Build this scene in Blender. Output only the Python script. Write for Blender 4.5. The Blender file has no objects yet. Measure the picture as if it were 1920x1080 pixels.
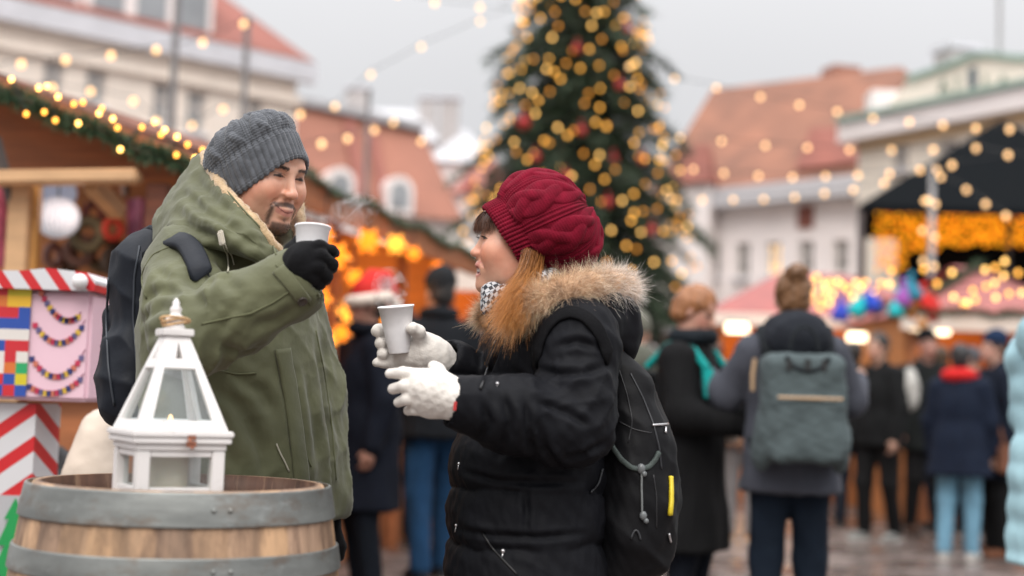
import bpy, bmesh, math, random
import numpy as np
from mathutils import Vector, Matrix
from mathutils.bvhtree import BVHTree

random.seed(7)
rng = np.random.default_rng(7)
scene = bpy.context.scene
COL = scene.collection
R = math.radians

# ------------------------------------------------------------------ camera
CAM_H = 1.1
cam_data = bpy.data.cameras.new("camera")
cam = bpy.data.objects.new("camera", cam_data)
COL.objects.link(cam)
cam_data.sensor_width = 36.0
cam_data.lens = 50.0
cam_data.clip_start = 0.1
cam_data.clip_end = 2000
cam_data.dof.use_dof = True
cam_data.dof.focus_distance = 2.98
cam_data.dof.aperture_fstop = 1.65
CAMROT = Matrix.Rotation(R(90 + 4.4), 3, 'X') @ Matrix.Rotation(R(1.8), 3, 'Z')
cam.matrix_world = Matrix.Translation((0, 0, CAM_H)) @ CAMROT.to_4x4()
scene.camera = cam
FPX = 50.0 / 36.0 * 1920.0

# ------------------------------------------------------------------ sky and sun
SUN_EL, SUN_AZ = R(50), R(183)        # high, behind the camera and to its left
world = bpy.data.worlds.new("World")
scene.world = world
world.use_nodes = True
wn, wl = world.node_tree.nodes, world.node_tree.links
wn.clear()
sky = wn.new("ShaderNodeTexSky")
sky.sky_type = 'NISHITA'
sky.sun_disc = False
sky.sun_elevation = SUN_EL
sky.sun_rotation = SUN_AZ
sky.air_density = 1.0
sky.dust_density = 4.0
hs = wn.new("ShaderNodeHueSaturation")
hs.inputs['Saturation'].default_value = 0.12
wl.new(sky.outputs[0], hs.inputs['Color'])
tc = wn.new("ShaderNodeTexCoord")
sx = wn.new("ShaderNodeSeparateXYZ")
wl.new(tc.outputs['Generated'], sx.inputs[0])
mr = wn.new("ShaderNodeMapRange")     # overcast dome: three times as bright overhead as at the horizon
mr.inputs['From Min'].default_value = 0.0
mr.inputs['From Max'].default_value = 1.0
mr.inputs['To Min'].default_value = 5.2
mr.inputs['To Max'].default_value = 28.0
zz2 = wn.new("ShaderNodeMath"); zz2.operation = 'MULTIPLY'
wl.new(sx.outputs['Z'], zz2.inputs[0]); wl.new(sx.outputs['Z'], zz2.inputs[1])
wl.new(zz2.outputs[0], mr.inputs['Value'])
cloud = wn.new("ShaderNodeTexNoise")
cloud.inputs['Scale'].default_value = 2.2
cloud.inputs['Detail'].default_value = 3.0
wl.new(tc.outputs['Generated'], cloud.inputs['Vector'])
cr = wn.new("ShaderNodeMapRange")
cr.inputs['To Min'].default_value = 0.92
cr.inputs['To Max'].default_value = 1.08
wl.new(cloud.outputs[0], cr.inputs['Value'])
mu = wn.new("ShaderNodeMath"); mu.operation = 'MULTIPLY'
wl.new(mr.outputs[0], mu.inputs[0]); wl.new(cr.outputs[0], mu.inputs[1])
tint = wn.new("ShaderNodeVectorMath"); tint.operation = 'SCALE'
tint.inputs[0].default_value = (0.985, 0.985, 1.01)
wl.new(mu.outputs[0], tint.inputs['Scale'])
mixw = wn.new("ShaderNodeMix"); mixw.data_type = 'RGBA'
mixw.inputs['Factor'].default_value = 0.93
wl.new(hs.outputs[0], mixw.inputs['A']); wl.new(tint.outputs[0], mixw.inputs['B'])
bg = wn.new("ShaderNodeBackground")
bg.inputs['Strength'].default_value = 0.11
wl.new(mixw.outputs['Result'], bg.inputs['Color'])
wo = wn.new("ShaderNodeOutputWorld")
wl.new(bg.outputs[0], wo.inputs[0])

sun_d = bpy.data.lights.new("sun", 'SUN')
sun_d.energy = 1.5
sun_d.angle = R(35)
sun_d.color = (1.0, 0.94, 0.86)
sun = bpy.data.objects.new("sun", sun_d)
COL.objects.link(sun)
# a lamp shines along its own -Z; sky azimuth is measured from +Y towards +X
sdir = Vector((math.sin(SUN_AZ) * math.cos(SUN_EL), math.cos(SUN_AZ) * math.cos(SUN_EL), math.sin(SUN_EL)))
sun.rotation_euler = sdir.to_track_quat('Z', 'Y').to_euler()

scene.view_settings.view_transform = 'Standard'
scene.view_settings.look = 'None'
scene.view_settings.exposure = 0.22
scene.view_settings.gamma = 1.0
scene.view_settings.use_curve_mapping = False
cy = scene.cycles
try:
    cy.use_denoising = True
    cy.denoiser = 'OPENIMAGEDENOISE'
    cy.max_bounces = 8
    cy.diffuse_bounces = 3
    cy.glossy_bounces = 3
    cy.transparent_max_bounces = 12
    cy.volume_bounces = 1
    cy.sample_clamp_indirect = 6.0
except Exception:
    pass

# ------------------------------------------------------------------ pixel helper
def ray(px, py):
    v = Vector(((px - 960) / FPX, -(py - 540) / FPX, -1.0))
    return CAMROT @ v

def at(px, py, Y):
    """World point on the plane Y seen at photo pixel (px, py)."""
    d = ray(px, py)
    t = Y / d.y
    return Vector((d.x * t, Y, CAM_H + d.z * t))

def A(px, py, Y):
    return np.array(at(px, py, Y))

def ground_x(px, Y):
    return at(px, 760, Y).x

# ------------------------------------------------------------------ materials
MATS = {}
def mat(name, color, rough=0.6, var=0.12, vscale=8.0, bump=0.0, bscale=40.0, metal=0.0, spec=0.5,
        attr=None, sss=0.0, sheen=0.0, stretch=(1, 1, 1), weave=0.0, wscale=400.0, bdist=0.004, ascl=1.0):
    if name in MATS:
        return MATS[name]
    m = bpy.data.materials.new(name)
    m.use_nodes = True
    n, l = m.node_tree.nodes, m.node_tree.links
    b = n['Principled BSDF']
    t = n.new('ShaderNodeTexCoord')
    mp = n.new('ShaderNodeMapping')
    mp.inputs['Scale'].default_value = stretch
    l.new(t.outputs['Object'], mp.inputs['Vector'])
    base = n.new('ShaderNodeRGB')
    base.outputs[0].default_value = (*color, 1)
    src = base.outputs[0]
    if attr:
        a = n.new('ShaderNodeAttribute'); a.attribute_name = attr
        src = a.outputs['Color']
    if var > 0:
        nz = n.new('ShaderNodeTexNoise')
        nz.inputs['Scale'].default_value = vscale
        nz.inputs['Detail'].default_value = 3.9
        l.new(mp.outputs[0], nz.inputs['Vector'])
        r = n.new('ShaderNodeMapRange')
        r.inputs['From Min'].default_value = 0.3
        r.inputs['From Max'].default_value = 0.7
        r.inputs['To Min'].default_value = 1 - var
        r.inputs['To Max'].default_value = 1 + var
        l.new(nz.outputs[0], r.inputs['Value'])
        s = n.new('ShaderNodeVectorMath'); s.operation = 'SCALE'
        l.new(src, s.inputs[0]); l.new(r.outputs[0], s.inputs['Scale'])
        src = s.outputs[0]
        r2 = n.new('ShaderNodeMapRange')
        r2.inputs['To Min'].default_value = max(0, rough - 0.12)
        r2.inputs['To Max'].default_value = min(1, rough + 0.12)
        l.new(nz.outputs[0], r2.inputs['Value'])
        l.new(r2.outputs[0], b.inputs['Roughness'])
    else:
        b.inputs['Roughness'].default_value = rough
    l.new(src, b.inputs['Base Color'])
    b.inputs['Metallic'].default_value = metal
    b.inputs['Specular IOR Level'].default_value = spec
    if sss > 0:
        b.inputs['Subsurface Weight'].default_value = sss
        b.inputs['Subsurface Radius'].default_value = (0.012, 0.005, 0.003)
        b.inputs['Subsurface Scale'].default_value = 0.6
    if sheen > 0:
        b.inputs['Sheen Weight'].default_value = sheen
        b.inputs['Sheen Roughness'].default_value = 0.5
    last = None
    if bump > 0:
        nb = n.new('ShaderNodeTexNoise')
        nb.inputs['Scale'].default_value = bscale
        nb.inputs['Detail'].default_value = 6.0
        l.new(mp.outputs[0], nb.inputs['Vector'])
        bp = n.new('ShaderNodeBump')
        bp.inputs['Strength'].default_value = bump
        bp.inputs['Distance'].default_value = bdist
        l.new(nb.outputs[0], bp.inputs['Height'])
        last = bp
    if weave > 0:
        wv = n.new('ShaderNodeTexWave')
        wv.inputs['Scale'].default_value = wscale
        wv.inputs['Distortion'].default_value = 1.0
        l.new(mp.outputs[0], wv.inputs['Vector'])
        bp2 = n.new('ShaderNodeBump')
        bp2.inputs['Strength'].default_value = weave
        bp2.inputs['Distance'].default_value = 0.001
        l.new(wv.outputs['Fac'], bp2.inputs['Height'])
        if last: l.new(last.outputs[0], bp2.inputs['Normal'])
        last = bp2
    if last: l.new(last.outputs[0], b.inputs['Normal'])
    MATS[name] = m
    return m

def glow(name, color, strength):
    if name in MATS: return MATS[name]
    m = bpy.data.materials.new(name)
    m.use_nodes = True
    b = m.node_tree.nodes['Principled BSDF']
    b.inputs['Base Color'].default_value = (*color, 1)
    b.inputs['Emission Color'].default_value = (*color, 1)
    b.inputs['Emission Strength'].default_value = strength
    m.cycles.emission_sampling = 'NONE'
    MATS[name] = m
    return m

def glass(name, tint=(0.9, 0.95, 0.95), alpha=0.25, rough=0.05):
    """Thin pane: mostly clear, with a reflection."""
    if name in MATS: return MATS[name]
    m = bpy.data.materials.new(name)
    m.use_nodes = True
    n, l = m.node_tree.nodes, m.node_tree.links
    n.clear()
    tr = n.new('ShaderNodeBsdfTransparent'); tr.inputs[0].default_value = (*tint, 1)
    gl = n.new('ShaderNodeBsdfGlossy')
    gl.inputs['Color'].default_value = (*tint, 1)
    gl.inputs['Roughness'].default_value = rough
    mx = n.new('ShaderNodeMixShader'); mx.inputs[0].default_value = alpha
    l.new(tr.outputs[0], mx.inputs[1]); l.new(gl.outputs[0], mx.inputs[2])
    o = n.new('ShaderNodeOutputMaterial')
    l.new(mx.outputs[0], o.inputs[0])
    MATS[name] = m
    return m

# ------------------------------------------------------------------ objects
def tag(o, label=None, cat=None, group=None, kind=None):
    if label: o['label'] = label
    if cat: o['category'] = cat
    if group: o['group'] = group
    if kind: o['kind'] = kind
    return o

def thing(name, label, cat, loc=(0, 0, 0), group=None):
    o = bpy.data.objects.new(name, None)
    o.empty_display_size = 0.1
    COL.objects.link(o)
    o.location = loc
    return tag(o, label, cat, group)

def wloc(o):
    v = Vector((0, 0, 0))
    while o:
        v = v + o.location; o = o.parent
    return v

def obj(name, V, F, m, parent=None, smooth=True, attrs=None, label=None):
    """Link verts (world coordinates) and faces as one mesh object under parent."""
    V = np.asarray(V, dtype=np.float32).reshape(-1, 3)
    loc = np.array((0, 0, 0), dtype=np.float32)
    if parent is not None:
        loc = np.array(wloc(parent), dtype=np.float32)
    me = bpy.data.meshes.new(name)
    if isinstance(F, np.ndarray):
        k = F.shape[1]
        me.vertices.add(len(V)); me.loops.add(F.size); me.polygons.add(len(F))
        me.vertices.foreach_set('co', (V - loc).ravel())
        me.loops.foreach_set('vertex_index', F.astype(np.int32).ravel())
        me.polygons.foreach_set('loop_start', np.arange(0, F.size, k, dtype=np.int32))
        me.polygons.foreach_set('loop_total', np.full(len(F), k, dtype=np.int32))
        me.update(calc_edges=True)
    else:
        me.from_pydata([tuple(v) for v in (V - loc)], [], [tuple(f) for f in F])
        me.update()
    me.polygons.foreach_set('use_smooth', np.full(len(me.polygons), smooth, dtype=bool))
    if attrs is not None:
        ca = me.color_attributes.new('col', 'FLOAT_COLOR', 'POINT')
        c4 = np.ones((len(V), 4), dtype=np.float32); c4[:, :3] = attrs
        ca.data.foreach_set('color', c4.ravel())
    me.materials.append(m)
    o = bpy.data.objects.new(name, me)
    COL.objects.link(o)
    if parent is not None: o.parent = parent
    if label: o['label'] = label
    return o

class MB:
    """Collects simple solids; build() links them as ONE mesh object."""
    def __init__(s): s.V = []; s.F = []; s.mi = []; s.cur = 0
    def add(s, V, F):
        b = len(s.V)
        s.V += [tuple(v) for v in V]
        s.F += [tuple(i + b for i in f) for f in F]
        s.mi += [s.cur]*len(F)
        return s
    def box(s, c, size, rz=0.0, M=None, bev=0.0):
        x, y, z = [q / 2 for q in size]
        if bev > 0:
            bm = bmesh.new()
            bmesh.ops.create_cube(bm, size=1.0)
            bmesh.ops.scale(bm, vec=size, verts=bm.verts)
            bmesh.ops.bevel(bm, geom=bm.edges[:], offset=bev, segments=2, affect='EDGES')
            bm.verts.index_update()
            P = [v.co.copy() for v in bm.verts]
            F = [[v.index for v in f.verts] for f in bm.faces]
            bm.free()
        else:
            P = [Vector((a * x, b * y, d * z)) for a, b, d in ((-1,-1,-1),(1,-1,-1),(1,1,-1),(-1,1,-1),(-1,-1,1),(1,-1,1),(1,1,1),(-1,1,1))]
            F = [(0,3,2,1),(4,5,6,7),(0,1,5,4),(1,2,6,5),(2,3,7,6),(3,0,4,7)]
        mx = M if M is not None else Matrix.Rotation(rz, 3, 'Z')
        return s.add([mx @ p + Vector(c) for p in P], F)
    def bar(s, a, b, w, h=None, up=(0, 0, 1), bev=0.0):
        """Box beam from a to b, w wide, h deep."""
        a, b = Vector(a), Vector(b)
        h = h or w
        d = b - a; L = d.length; d.normalize()
        u = Vector(up)
        if abs(d.dot(u)) > 0.98: u = Vector((0, 1, 0))
        sdv = d.cross(u).normalized(); u = sdv.cross(d)
        M = Matrix((d, sdv, u)).transposed()
        return s.box((a + b) / 2, (L, w, h), M=M, bev=bev)
    def tube(s, pts, r, n=8, caps=True):
        pts = [Vector(p) for p in pts]
        rr = list(r) if hasattr(r, '__len__') else [r] * len(pts)
        V = []; F = []
        prev = None
        for i, p in enumerate(pts):
            d = (pts[min(i + 1, len(pts) - 1)] - pts[max(i - 1, 0)])
            if d.length < 1e-9: d = Vector((0, 0, 1))
            d.normalize()
            if prev is None:
                u = Vector((0, 0, 1)) if abs(d.z) < 0.9 else Vector((1, 0, 0))
                a = d.cross(u).normalized()
            else:
                a = (prev - d * prev.dot(d)).normalized()
            prev = a
            b = d.cross(a)
            for k in range(n):
                t = 2 * math.pi * k / n
                V.append(p + (a * math.cos(t) + b * math.sin(t)) * rr[i])
        for i in range(len(pts) - 1):
            for k in range(n):
                F.append((i*n + k, i*n + (k+1) % n, (i+1)*n + (k+1) % n, (i+1)*n + k))
        if caps:
            F.append(tuple(range(n - 1, -1, -1)))
            F.append(tuple((len(pts)-1)*n + k for k in range(n)))
        return s.add(V, F)
    def lathe(s, prof, c=(0, 0, 0), n=32, M=None, closed=False):
        V = []; F = []
        for r, z in prof:
            for k in range(n):
                t = 2 * math.pi * k / n
                p = Vector((r * math.cos(t), r * math.sin(t), z))
                if M is not None: p = M @ p
                V.append(p + Vector(c))
        m = len(prof)
        rngi = range(m if closed else m - 1)
        for i in rngi:
            j = (i + 1) % m
            for k in range(n):
                F.append((i*n + k, i*n + (k+1) % n, j*n + (k+1) % n, j*n + k))
        return s.add(V, F)
    def quad(s, *p): return s.add(p, [tuple(range(len(p)))])
    def slab(s, poly, thick):
        """Flat polygon given a thickness vector."""
        n = len(poly); t = Vector(thick)
        V = [Vector(p) for p in poly] + [Vector(p) + t for p in poly]
        F = [tuple(range(n - 1, -1, -1)), tuple(range(n, 2*n))]
        F += [(i, (i+1) % n, n + (i+1) % n, n + i) for i in range(n)]
        return s.add(V, F)
    def ball(s, c, r, n=10, m=7, sc=(1, 1, 1), M=None):
        V = []; F = []
        for i in range(m + 1):
            ph = math.pi * i / m
            for k in range(n):
                t = 2 * math.pi * k / n
                p = Vector((math.sin(ph)*math.cos(t)*sc[0], math.sin(ph)*math.sin(t)*sc[1], math.cos(ph)*sc[2])) * r
                if M is not None: p = M @ p
                V.append(p + Vector(c))
        for i in range(m):
            for k in range(n):
                F.append((i*n + k, (i+1)*n + k, (i+1)*n + (k+1) % n, i*n + (k+1) % n))
        return s.add(V, F)
    def build(s, name, m, parent=None, smooth=False, label=None, attrs=None):
        ms = m if isinstance(m, list) else [m]
        o = obj(name, np.array([tuple(v) for v in s.V]), s.F, ms[0], parent, smooth, attrs, label)
        for x in ms[1:]: o.data.materials.append(x)
        if len(ms) > 1: o.data.polygons.foreach_set('material_index', np.array(s.mi, dtype=np.int32))
        bm = bmesh.new(); bm.from_mesh(o.data)
        bmesh.ops.recalc_face_normals(bm, faces=bm.faces)
        bm.to_mesh(o.data); bm.free()
        return o

def copy_tree(o, parent=None):
    c = o.copy(); COL.objects.link(c); c.parent = parent
    for ch in list(o.children): copy_tree(ch, c)
    return c

def fontmesh(txt, size, depth, m, name, parent, M):
    """Raised lettering turned into a mesh."""
    cu = bpy.data.curves.new(name, 'FONT')
    cu.body = txt; cu.size = size; cu.extrude = depth; cu.align_x = 'CENTER'; cu.align_y = 'CENTER'
    t = bpy.data.objects.new(name, cu); COL.objects.link(t)
    dg = bpy.context.evaluated_depsgraph_get()
    me = bpy.data.meshes.new_from_object(t.evaluated_get(dg))
    V = np.array([tuple(M @ v.co) for v in me.vertices]); F = [tuple(p.vertices) for p in me.polygons]
    bpy.data.objects.remove(t); bpy.data.meshes.remove(me); bpy.data.curves.remove(cu)
    return obj(name, V, F, m, parent, smooth=False)

# ------------------------------------------------------------------ implicit surfaces
def axis(lo, hi, h, fine=None):
    """Graded axis: step h, finer inside the (lo, hi, h) of fine."""
    if not fine: return np.arange(lo, hi + h, h, dtype=np.float32)
    a, b, hf = fine
    return np.concatenate([np.arange(lo, a, h), np.arange(a, b, hf), np.arange(b, hi + h, h)]).astype(np.float32)

class Vol:
    """Signed distance volume on a rectilinear grid, meshed by surface nets."""
    def __init__(s, xs, ys, zs, T=None):
        s.ax = [np.asarray(xs, np.float32), np.asarray(ys, np.float32), np.asarray(zs, np.float32)]
        s.D = np.full([len(a) for a in s.ax], 1.0, np.float32)
    @classmethod
    def cube(cls, lo, hi, h):
        return cls(*[axis(lo[i], hi[i], h) for i in range(3)])
    def sub(s, lo, hi):
        sl = []
        for i in range(3):
            a = max(0, int(np.searchsorted(s.ax[i], lo[i])) - 1)
            b = min(len(s.ax[i]), int(np.searchsorted(s.ax[i], hi[i])) + 1)
            if b <= a: return None, None
            sl.append(slice(a, b))
        sl = tuple(sl)
        g = np.meshgrid(s.ax[0][sl[0]], s.ax[1][sl[1]], s.ax[2][sl[2]], indexing='ij', sparse=True)
        return sl, g
    def put(s, sl, d, k, op):
        a = s.D[sl]
        if op == 'u':
            if k > 0:
                h = np.maximum(k - np.abs(a - d), 0) / k
                s.D[sl] = np.minimum(a, d) - h * h * k * 0.25
            else: s.D[sl] = np.minimum(a, d)
        else:
            d = -d if op == 's' else d
            if k > 0:
                h = np.maximum(k - np.abs(a - d), 0) / k
                s.D[sl] = np.maximum(a, d) + h * h * k * 0.25
            else: s.D[sl] = np.maximum(a, d)
        return s
    def cone(s, a, b, ra, rb, k=0.01, op='u'):
        a, b = np.asarray(a, float), np.asarray(b, float)
        m = max(ra, rb) + k + 0.012
        sl, g = s.sub(np.minimum(a, b) - m, np.maximum(a, b) + m)
        if sl is None: return s
        ab = b - a; L2 = max(float(ab @ ab), 1e-12)
        dx, dy, dz = g[0] - a[0], g[1] - a[1], g[2] - a[2]
        t = np.clip((dx*ab[0] + dy*ab[1] + dz*ab[2]) / L2, 0, 1)
        d = np.sqrt((dx - t*ab[0])**2 + (dy - t*ab[1])**2 + (dz - t*ab[2])**2) - (ra + t*(rb - ra))
        return s.put(sl, d, k, op)
    def chain(s, pts, rads, k=0.01, op='u'):
        rads = rads if hasattr(rads, '__len__') else [rads]*len(pts)
        for i in range(len(pts) - 1): s.cone(pts[i], pts[i+1], rads[i], rads[i+1], k, op)
        return s
    def ell(s, c, r, k=0.01, op='u', M=None):
        c = np.asarray(c, float); r = np.asarray(r, float)
        m = r.max() + k + 0.012
        sl, g = s.sub(c - m, c + m)
        if sl is None: return s
        x, y, z = g[0] - c[0], g[1] - c[1], g[2] - c[2]
        if M is not None:
            M = np.asarray(M, float)   # columns: the local axes
            x, y, z = [x*M[0, i] + y*M[1, i] + z*M[2, i] for i in range(3)]
        k0 = np.sqrt((x/r[0])**2 + (y/r[1])**2 + (z/r[2])**2)
        k1 = np.sqrt((x/r[0]**2)**2 + (y/r[1]**2)**2 + (z/r[2]**2)**2)
        d = np.where(k1 > 1e-6, k0*(k0 - 1)/np.maximum(k1, 1e-6), -r.min()).astype(np.float32)
        return s.put(sl, d, k, op)
    def box(s, c, half, rad=0.01, k=0.0, op='u', M=None):
        c = np.asarray(c, float); half = np.asarray(half, float)
        m = float(np.linalg.norm(half)) + k + 0.012
        sl, g = s.sub(c - m, c + m)
        if sl is None: return s
        x, y, z = g[0] - c[0], g[1] - c[1], g[2] - c[2]
        if M is not None:
            M = np.asarray(M, float)
            x, y, z = [x*M[0, i] + y*M[1, i] + z*M[2, i] for i in range(3)]
        q = [np.abs(v) - (h - rad) for v, h in zip((x, y, z), half)]
        d = np.sqrt(sum(np.maximum(v, 0)**2 for v in q)) + np.minimum(np.maximum(np.maximum(q[0], q[1]), q[2]), 0) - rad
        return s.put(sl, d.astype(np.float32), k, op)
    def plane(s, p, n, k=0.0, op='i'):
        """Keep ('i') or cut ('s') the side the normal points away from."""
        n = np.asarray(n, float); n = n / np.linalg.norm(n)
        g = np.meshgrid(*s.ax, indexing='ij', sparse=True)
        d = (g[0]-p[0])*n[0] + (g[1]-p[1])*n[1] + (g[2]-p[2])*n[2]
        return s.put((slice(None),)*3, d.astype(np.float32), k, op)
    def disp(s, f):
        g = np.meshgrid(*s.ax, indexing='ij', sparse=True)
        s.D = (s.D + f(*g)).astype(np.float32)
        return s
    def mesh(s, relax=2):
        D = s.D; nx, ny, nz = D.shape
        S = D < 0
        acc = np.zeros((nx-1, ny-1, nz-1, 3), np.float32); cnt = np.zeros((nx-1, ny-1, nz-1), np.float32)
        cr = []
        for axn in range(3):
            lo = [slice(None)]*3; hi = [slice(None)]*3
            lo[axn] = slice(0, -1); hi[axn] = slice(1, None)
            c = S[tuple(lo)] != S[tuple(hi)]
            idx = np.argwhere(c)
            cr.append(idx)
            if len(idx) == 0: continue
            i2 = idx.copy(); i2[:, axn] += 1
            d0 = D[tuple(idx.T)]; d1 = D[tuple(i2.T)]
            t = d0 / (d0 - d1)
            P = np.stack([s.ax[i][idx[:, i]] for i in range(3)], 1)
            P[:, axn] += t * (s.ax[axn][i2[:, axn]] - s.ax[axn][idx[:, axn]])
            o = [i for i in range(3) if i != axn]
            for da in (0, -1):
                for db in (0, -1):
                    c2 = idx.copy(); c2[:, o[0]] += da; c2[:, o[1]] += db
                    ok = (c2 >= 0).all(1) & (c2 < np.array([nx-1, ny-1, nz-1])).all(1)
                    np.add.at(acc, tuple(c2[ok].T), P[ok]); np.add.at(cnt, tuple(c2[ok].T), 1)
        has = cnt > 0
        vid = np.full(cnt.shape, -1, np.int64); vid[has] = np.arange(has.sum())
        V = acc[has] / cnt[has][:, None]
        F = []
        for axn in range(3):
            idx = cr[axn]
            if len(idx) == 0: continue
            o = [i for i in range(3) if i != axn]
            if axn == 1: o = o[::-1]
            ok = np.ones(len(idx), bool)
            for q in o: ok &= (idx[:, q] > 0) & (idx[:, q] < D.shape[q]-1)
            idx = idx[ok]
            def cell(da, db):
                c2 = idx.copy(); c2[:, o[0]] += da; c2[:, o[1]] += db
                return vid[tuple(c2.T)]
            q = np.stack([cell(-1, -1), cell(0, -1), cell(0, 0), cell(-1, 0)], 1)
            flip = ~S[tuple(idx.T)]
            q[flip] = q[flip][:, ::-1]
            F.append(q)
        F = np.concatenate(F)
        for _ in range(relax):           # light smoothing takes the grid steps off
            sm = np.zeros_like(V); c = np.zeros(len(V), np.float32)
            for a, b in ((0, 1), (1, 2), (2, 3), (3, 0)):
                np.add.at(sm, F[:, a], V[F[:, b]]); np.add.at(sm, F[:, b], V[F[:, a]])
                np.add.at(c, F[:, a], 1); np.add.at(c, F[:, b], 1)
            V = 0.5*V + 0.5*sm/np.maximum(c, 1)[:, None]
        return V.astype(np.float32), F

def normals(V, F):
    n = np.cross(V[F[:, 2]] - V[F[:, 0]], V[F[:, 3]] - V[F[:, 1]])
    N = np.zeros_like(V)
    for i in range(4): np.add.at(N, F[:, i], n)
    return N / np.maximum(np.linalg.norm(N, axis=1), 1e-9)[:, None]

def smooth01(x, a, b):
    t = np.clip((x - a) / (b - a), 0, 1)
    return t*t*(3 - 2*t)

def fnoise(P, seed=0, octaves=3, f=1.0):
    """Cheap smooth noise: a sum of randomly turned sines, about -1..1."""
    r = np.random.default_rng(seed)
    o = np.zeros(P.shape[0], np.float32); a = 1.0
    for i in range(octaves):
        for j in range(4):
            k = r.normal(size=3); k = k/np.linalg.norm(k)*f*(2**i)*2*np.pi*r.uniform(0.6, 1.4)
            o += a*0.35*np.sin(P @ k + r.uniform(0, 6.28)).astype(np.float32)
        a *= 0.5
    return o

def bvh(o):
    dg = bpy.context.evaluated_depsgraph_get()
    me = o.data; off = wloc(o)
    return BVHTree.FromPolygons([v.co + off for v in me.vertices], [tuple(p.vertices) for p in me.polygons])

CAMP = Vector((0, 0, CAM_H))
def hit(trees, px, py, lift=0.0):
    """First surface met from the camera position through a photo pixel, with its normal."""
    best = None
    for t in (trees if isinstance(trees, (list, tuple)) else [trees]):
        h = t.ray_cast(CAMP, ray(px, py).normalized())
        if h[0] is not None and (best is None or h[3] < best[3]): best = h
    if best is None: return None
    nrm = best[1]
    if nrm.dot(ray(px, py)) > 0: nrm = -nrm
    return best[0] + nrm*lift, nrm

def hitpath(trees, pix, lift=0.0, step=10):
    """Points on a surface along a polyline of pixels."""
    out = []
    for (a, b) in zip(pix[:-1], pix[1:]):
        n = max(1, int(math.hypot(b[0]-a[0], b[1]-a[1])/step))
        for i in range(n + (1 if b is pix[-1] else 0)):
            t = i/n
            h = hit(trees, a[0]+(b[0]-a[0])*t, a[1]+(b[1]-a[1])*t, lift)
            if h: out.append(h)
    return out

def strands(name, roots, dirs, lens, width, m, parent, bend=None, seg=3, cols0=None, cols1=None, curl=0.15, jit=0.25, grav=0.0):
    """Hair as narrow tapering blades, all in one mesh."""
    roots = np.asarray(roots, np.float32); n = len(roots)
    d = np.asarray(dirs, np.float32) + rng.normal(size=(n, 3)).astype(np.float32)*jit
    d /= np.linalg.norm(d, axis=1)[:, None]
    lens = np.broadcast_to(np.asarray(lens, np.float32), (n,))
    side = np.cross(d, rng.normal(size=(n, 3)).astype(np.float32)); side /= np.maximum(np.linalg.norm(side, axis=1), 1e-6)[:, None]
    bnd = rng.normal(size=(n, 3)).astype(np.float32)*curl
    if bend is not None: bnd = bnd + np.asarray(bend, np.float32)
    bnd[:, 2] -= grav
    V = np.zeros((n, (seg+1)*2, 3), np.float32); C = np.zeros((n, (seg+1)*2, 3), np.float32)
    for i in range(seg+1):
        t = i/seg
        p = roots + d*(lens*t)[:, None] + bnd*(lens*t*t)[:, None]
        w = width*(1 - 0.85*t)*0.5
        V[:, 2*i] = p - side*w; V[:, 2*i+1] = p + side*w
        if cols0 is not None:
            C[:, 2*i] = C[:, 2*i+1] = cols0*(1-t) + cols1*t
    base = (np.arange(n)*(seg+1)*2)[:, None]
    F = np.concatenate([base + np.array([[2*i, 2*i+1, 2*i+3, 2*i+2]]) for i in range(seg)])
    return obj(name, V.reshape(-1, 3), F, m, parent, True, C.reshape(-1, 3) if cols0 is not None else None)
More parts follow.
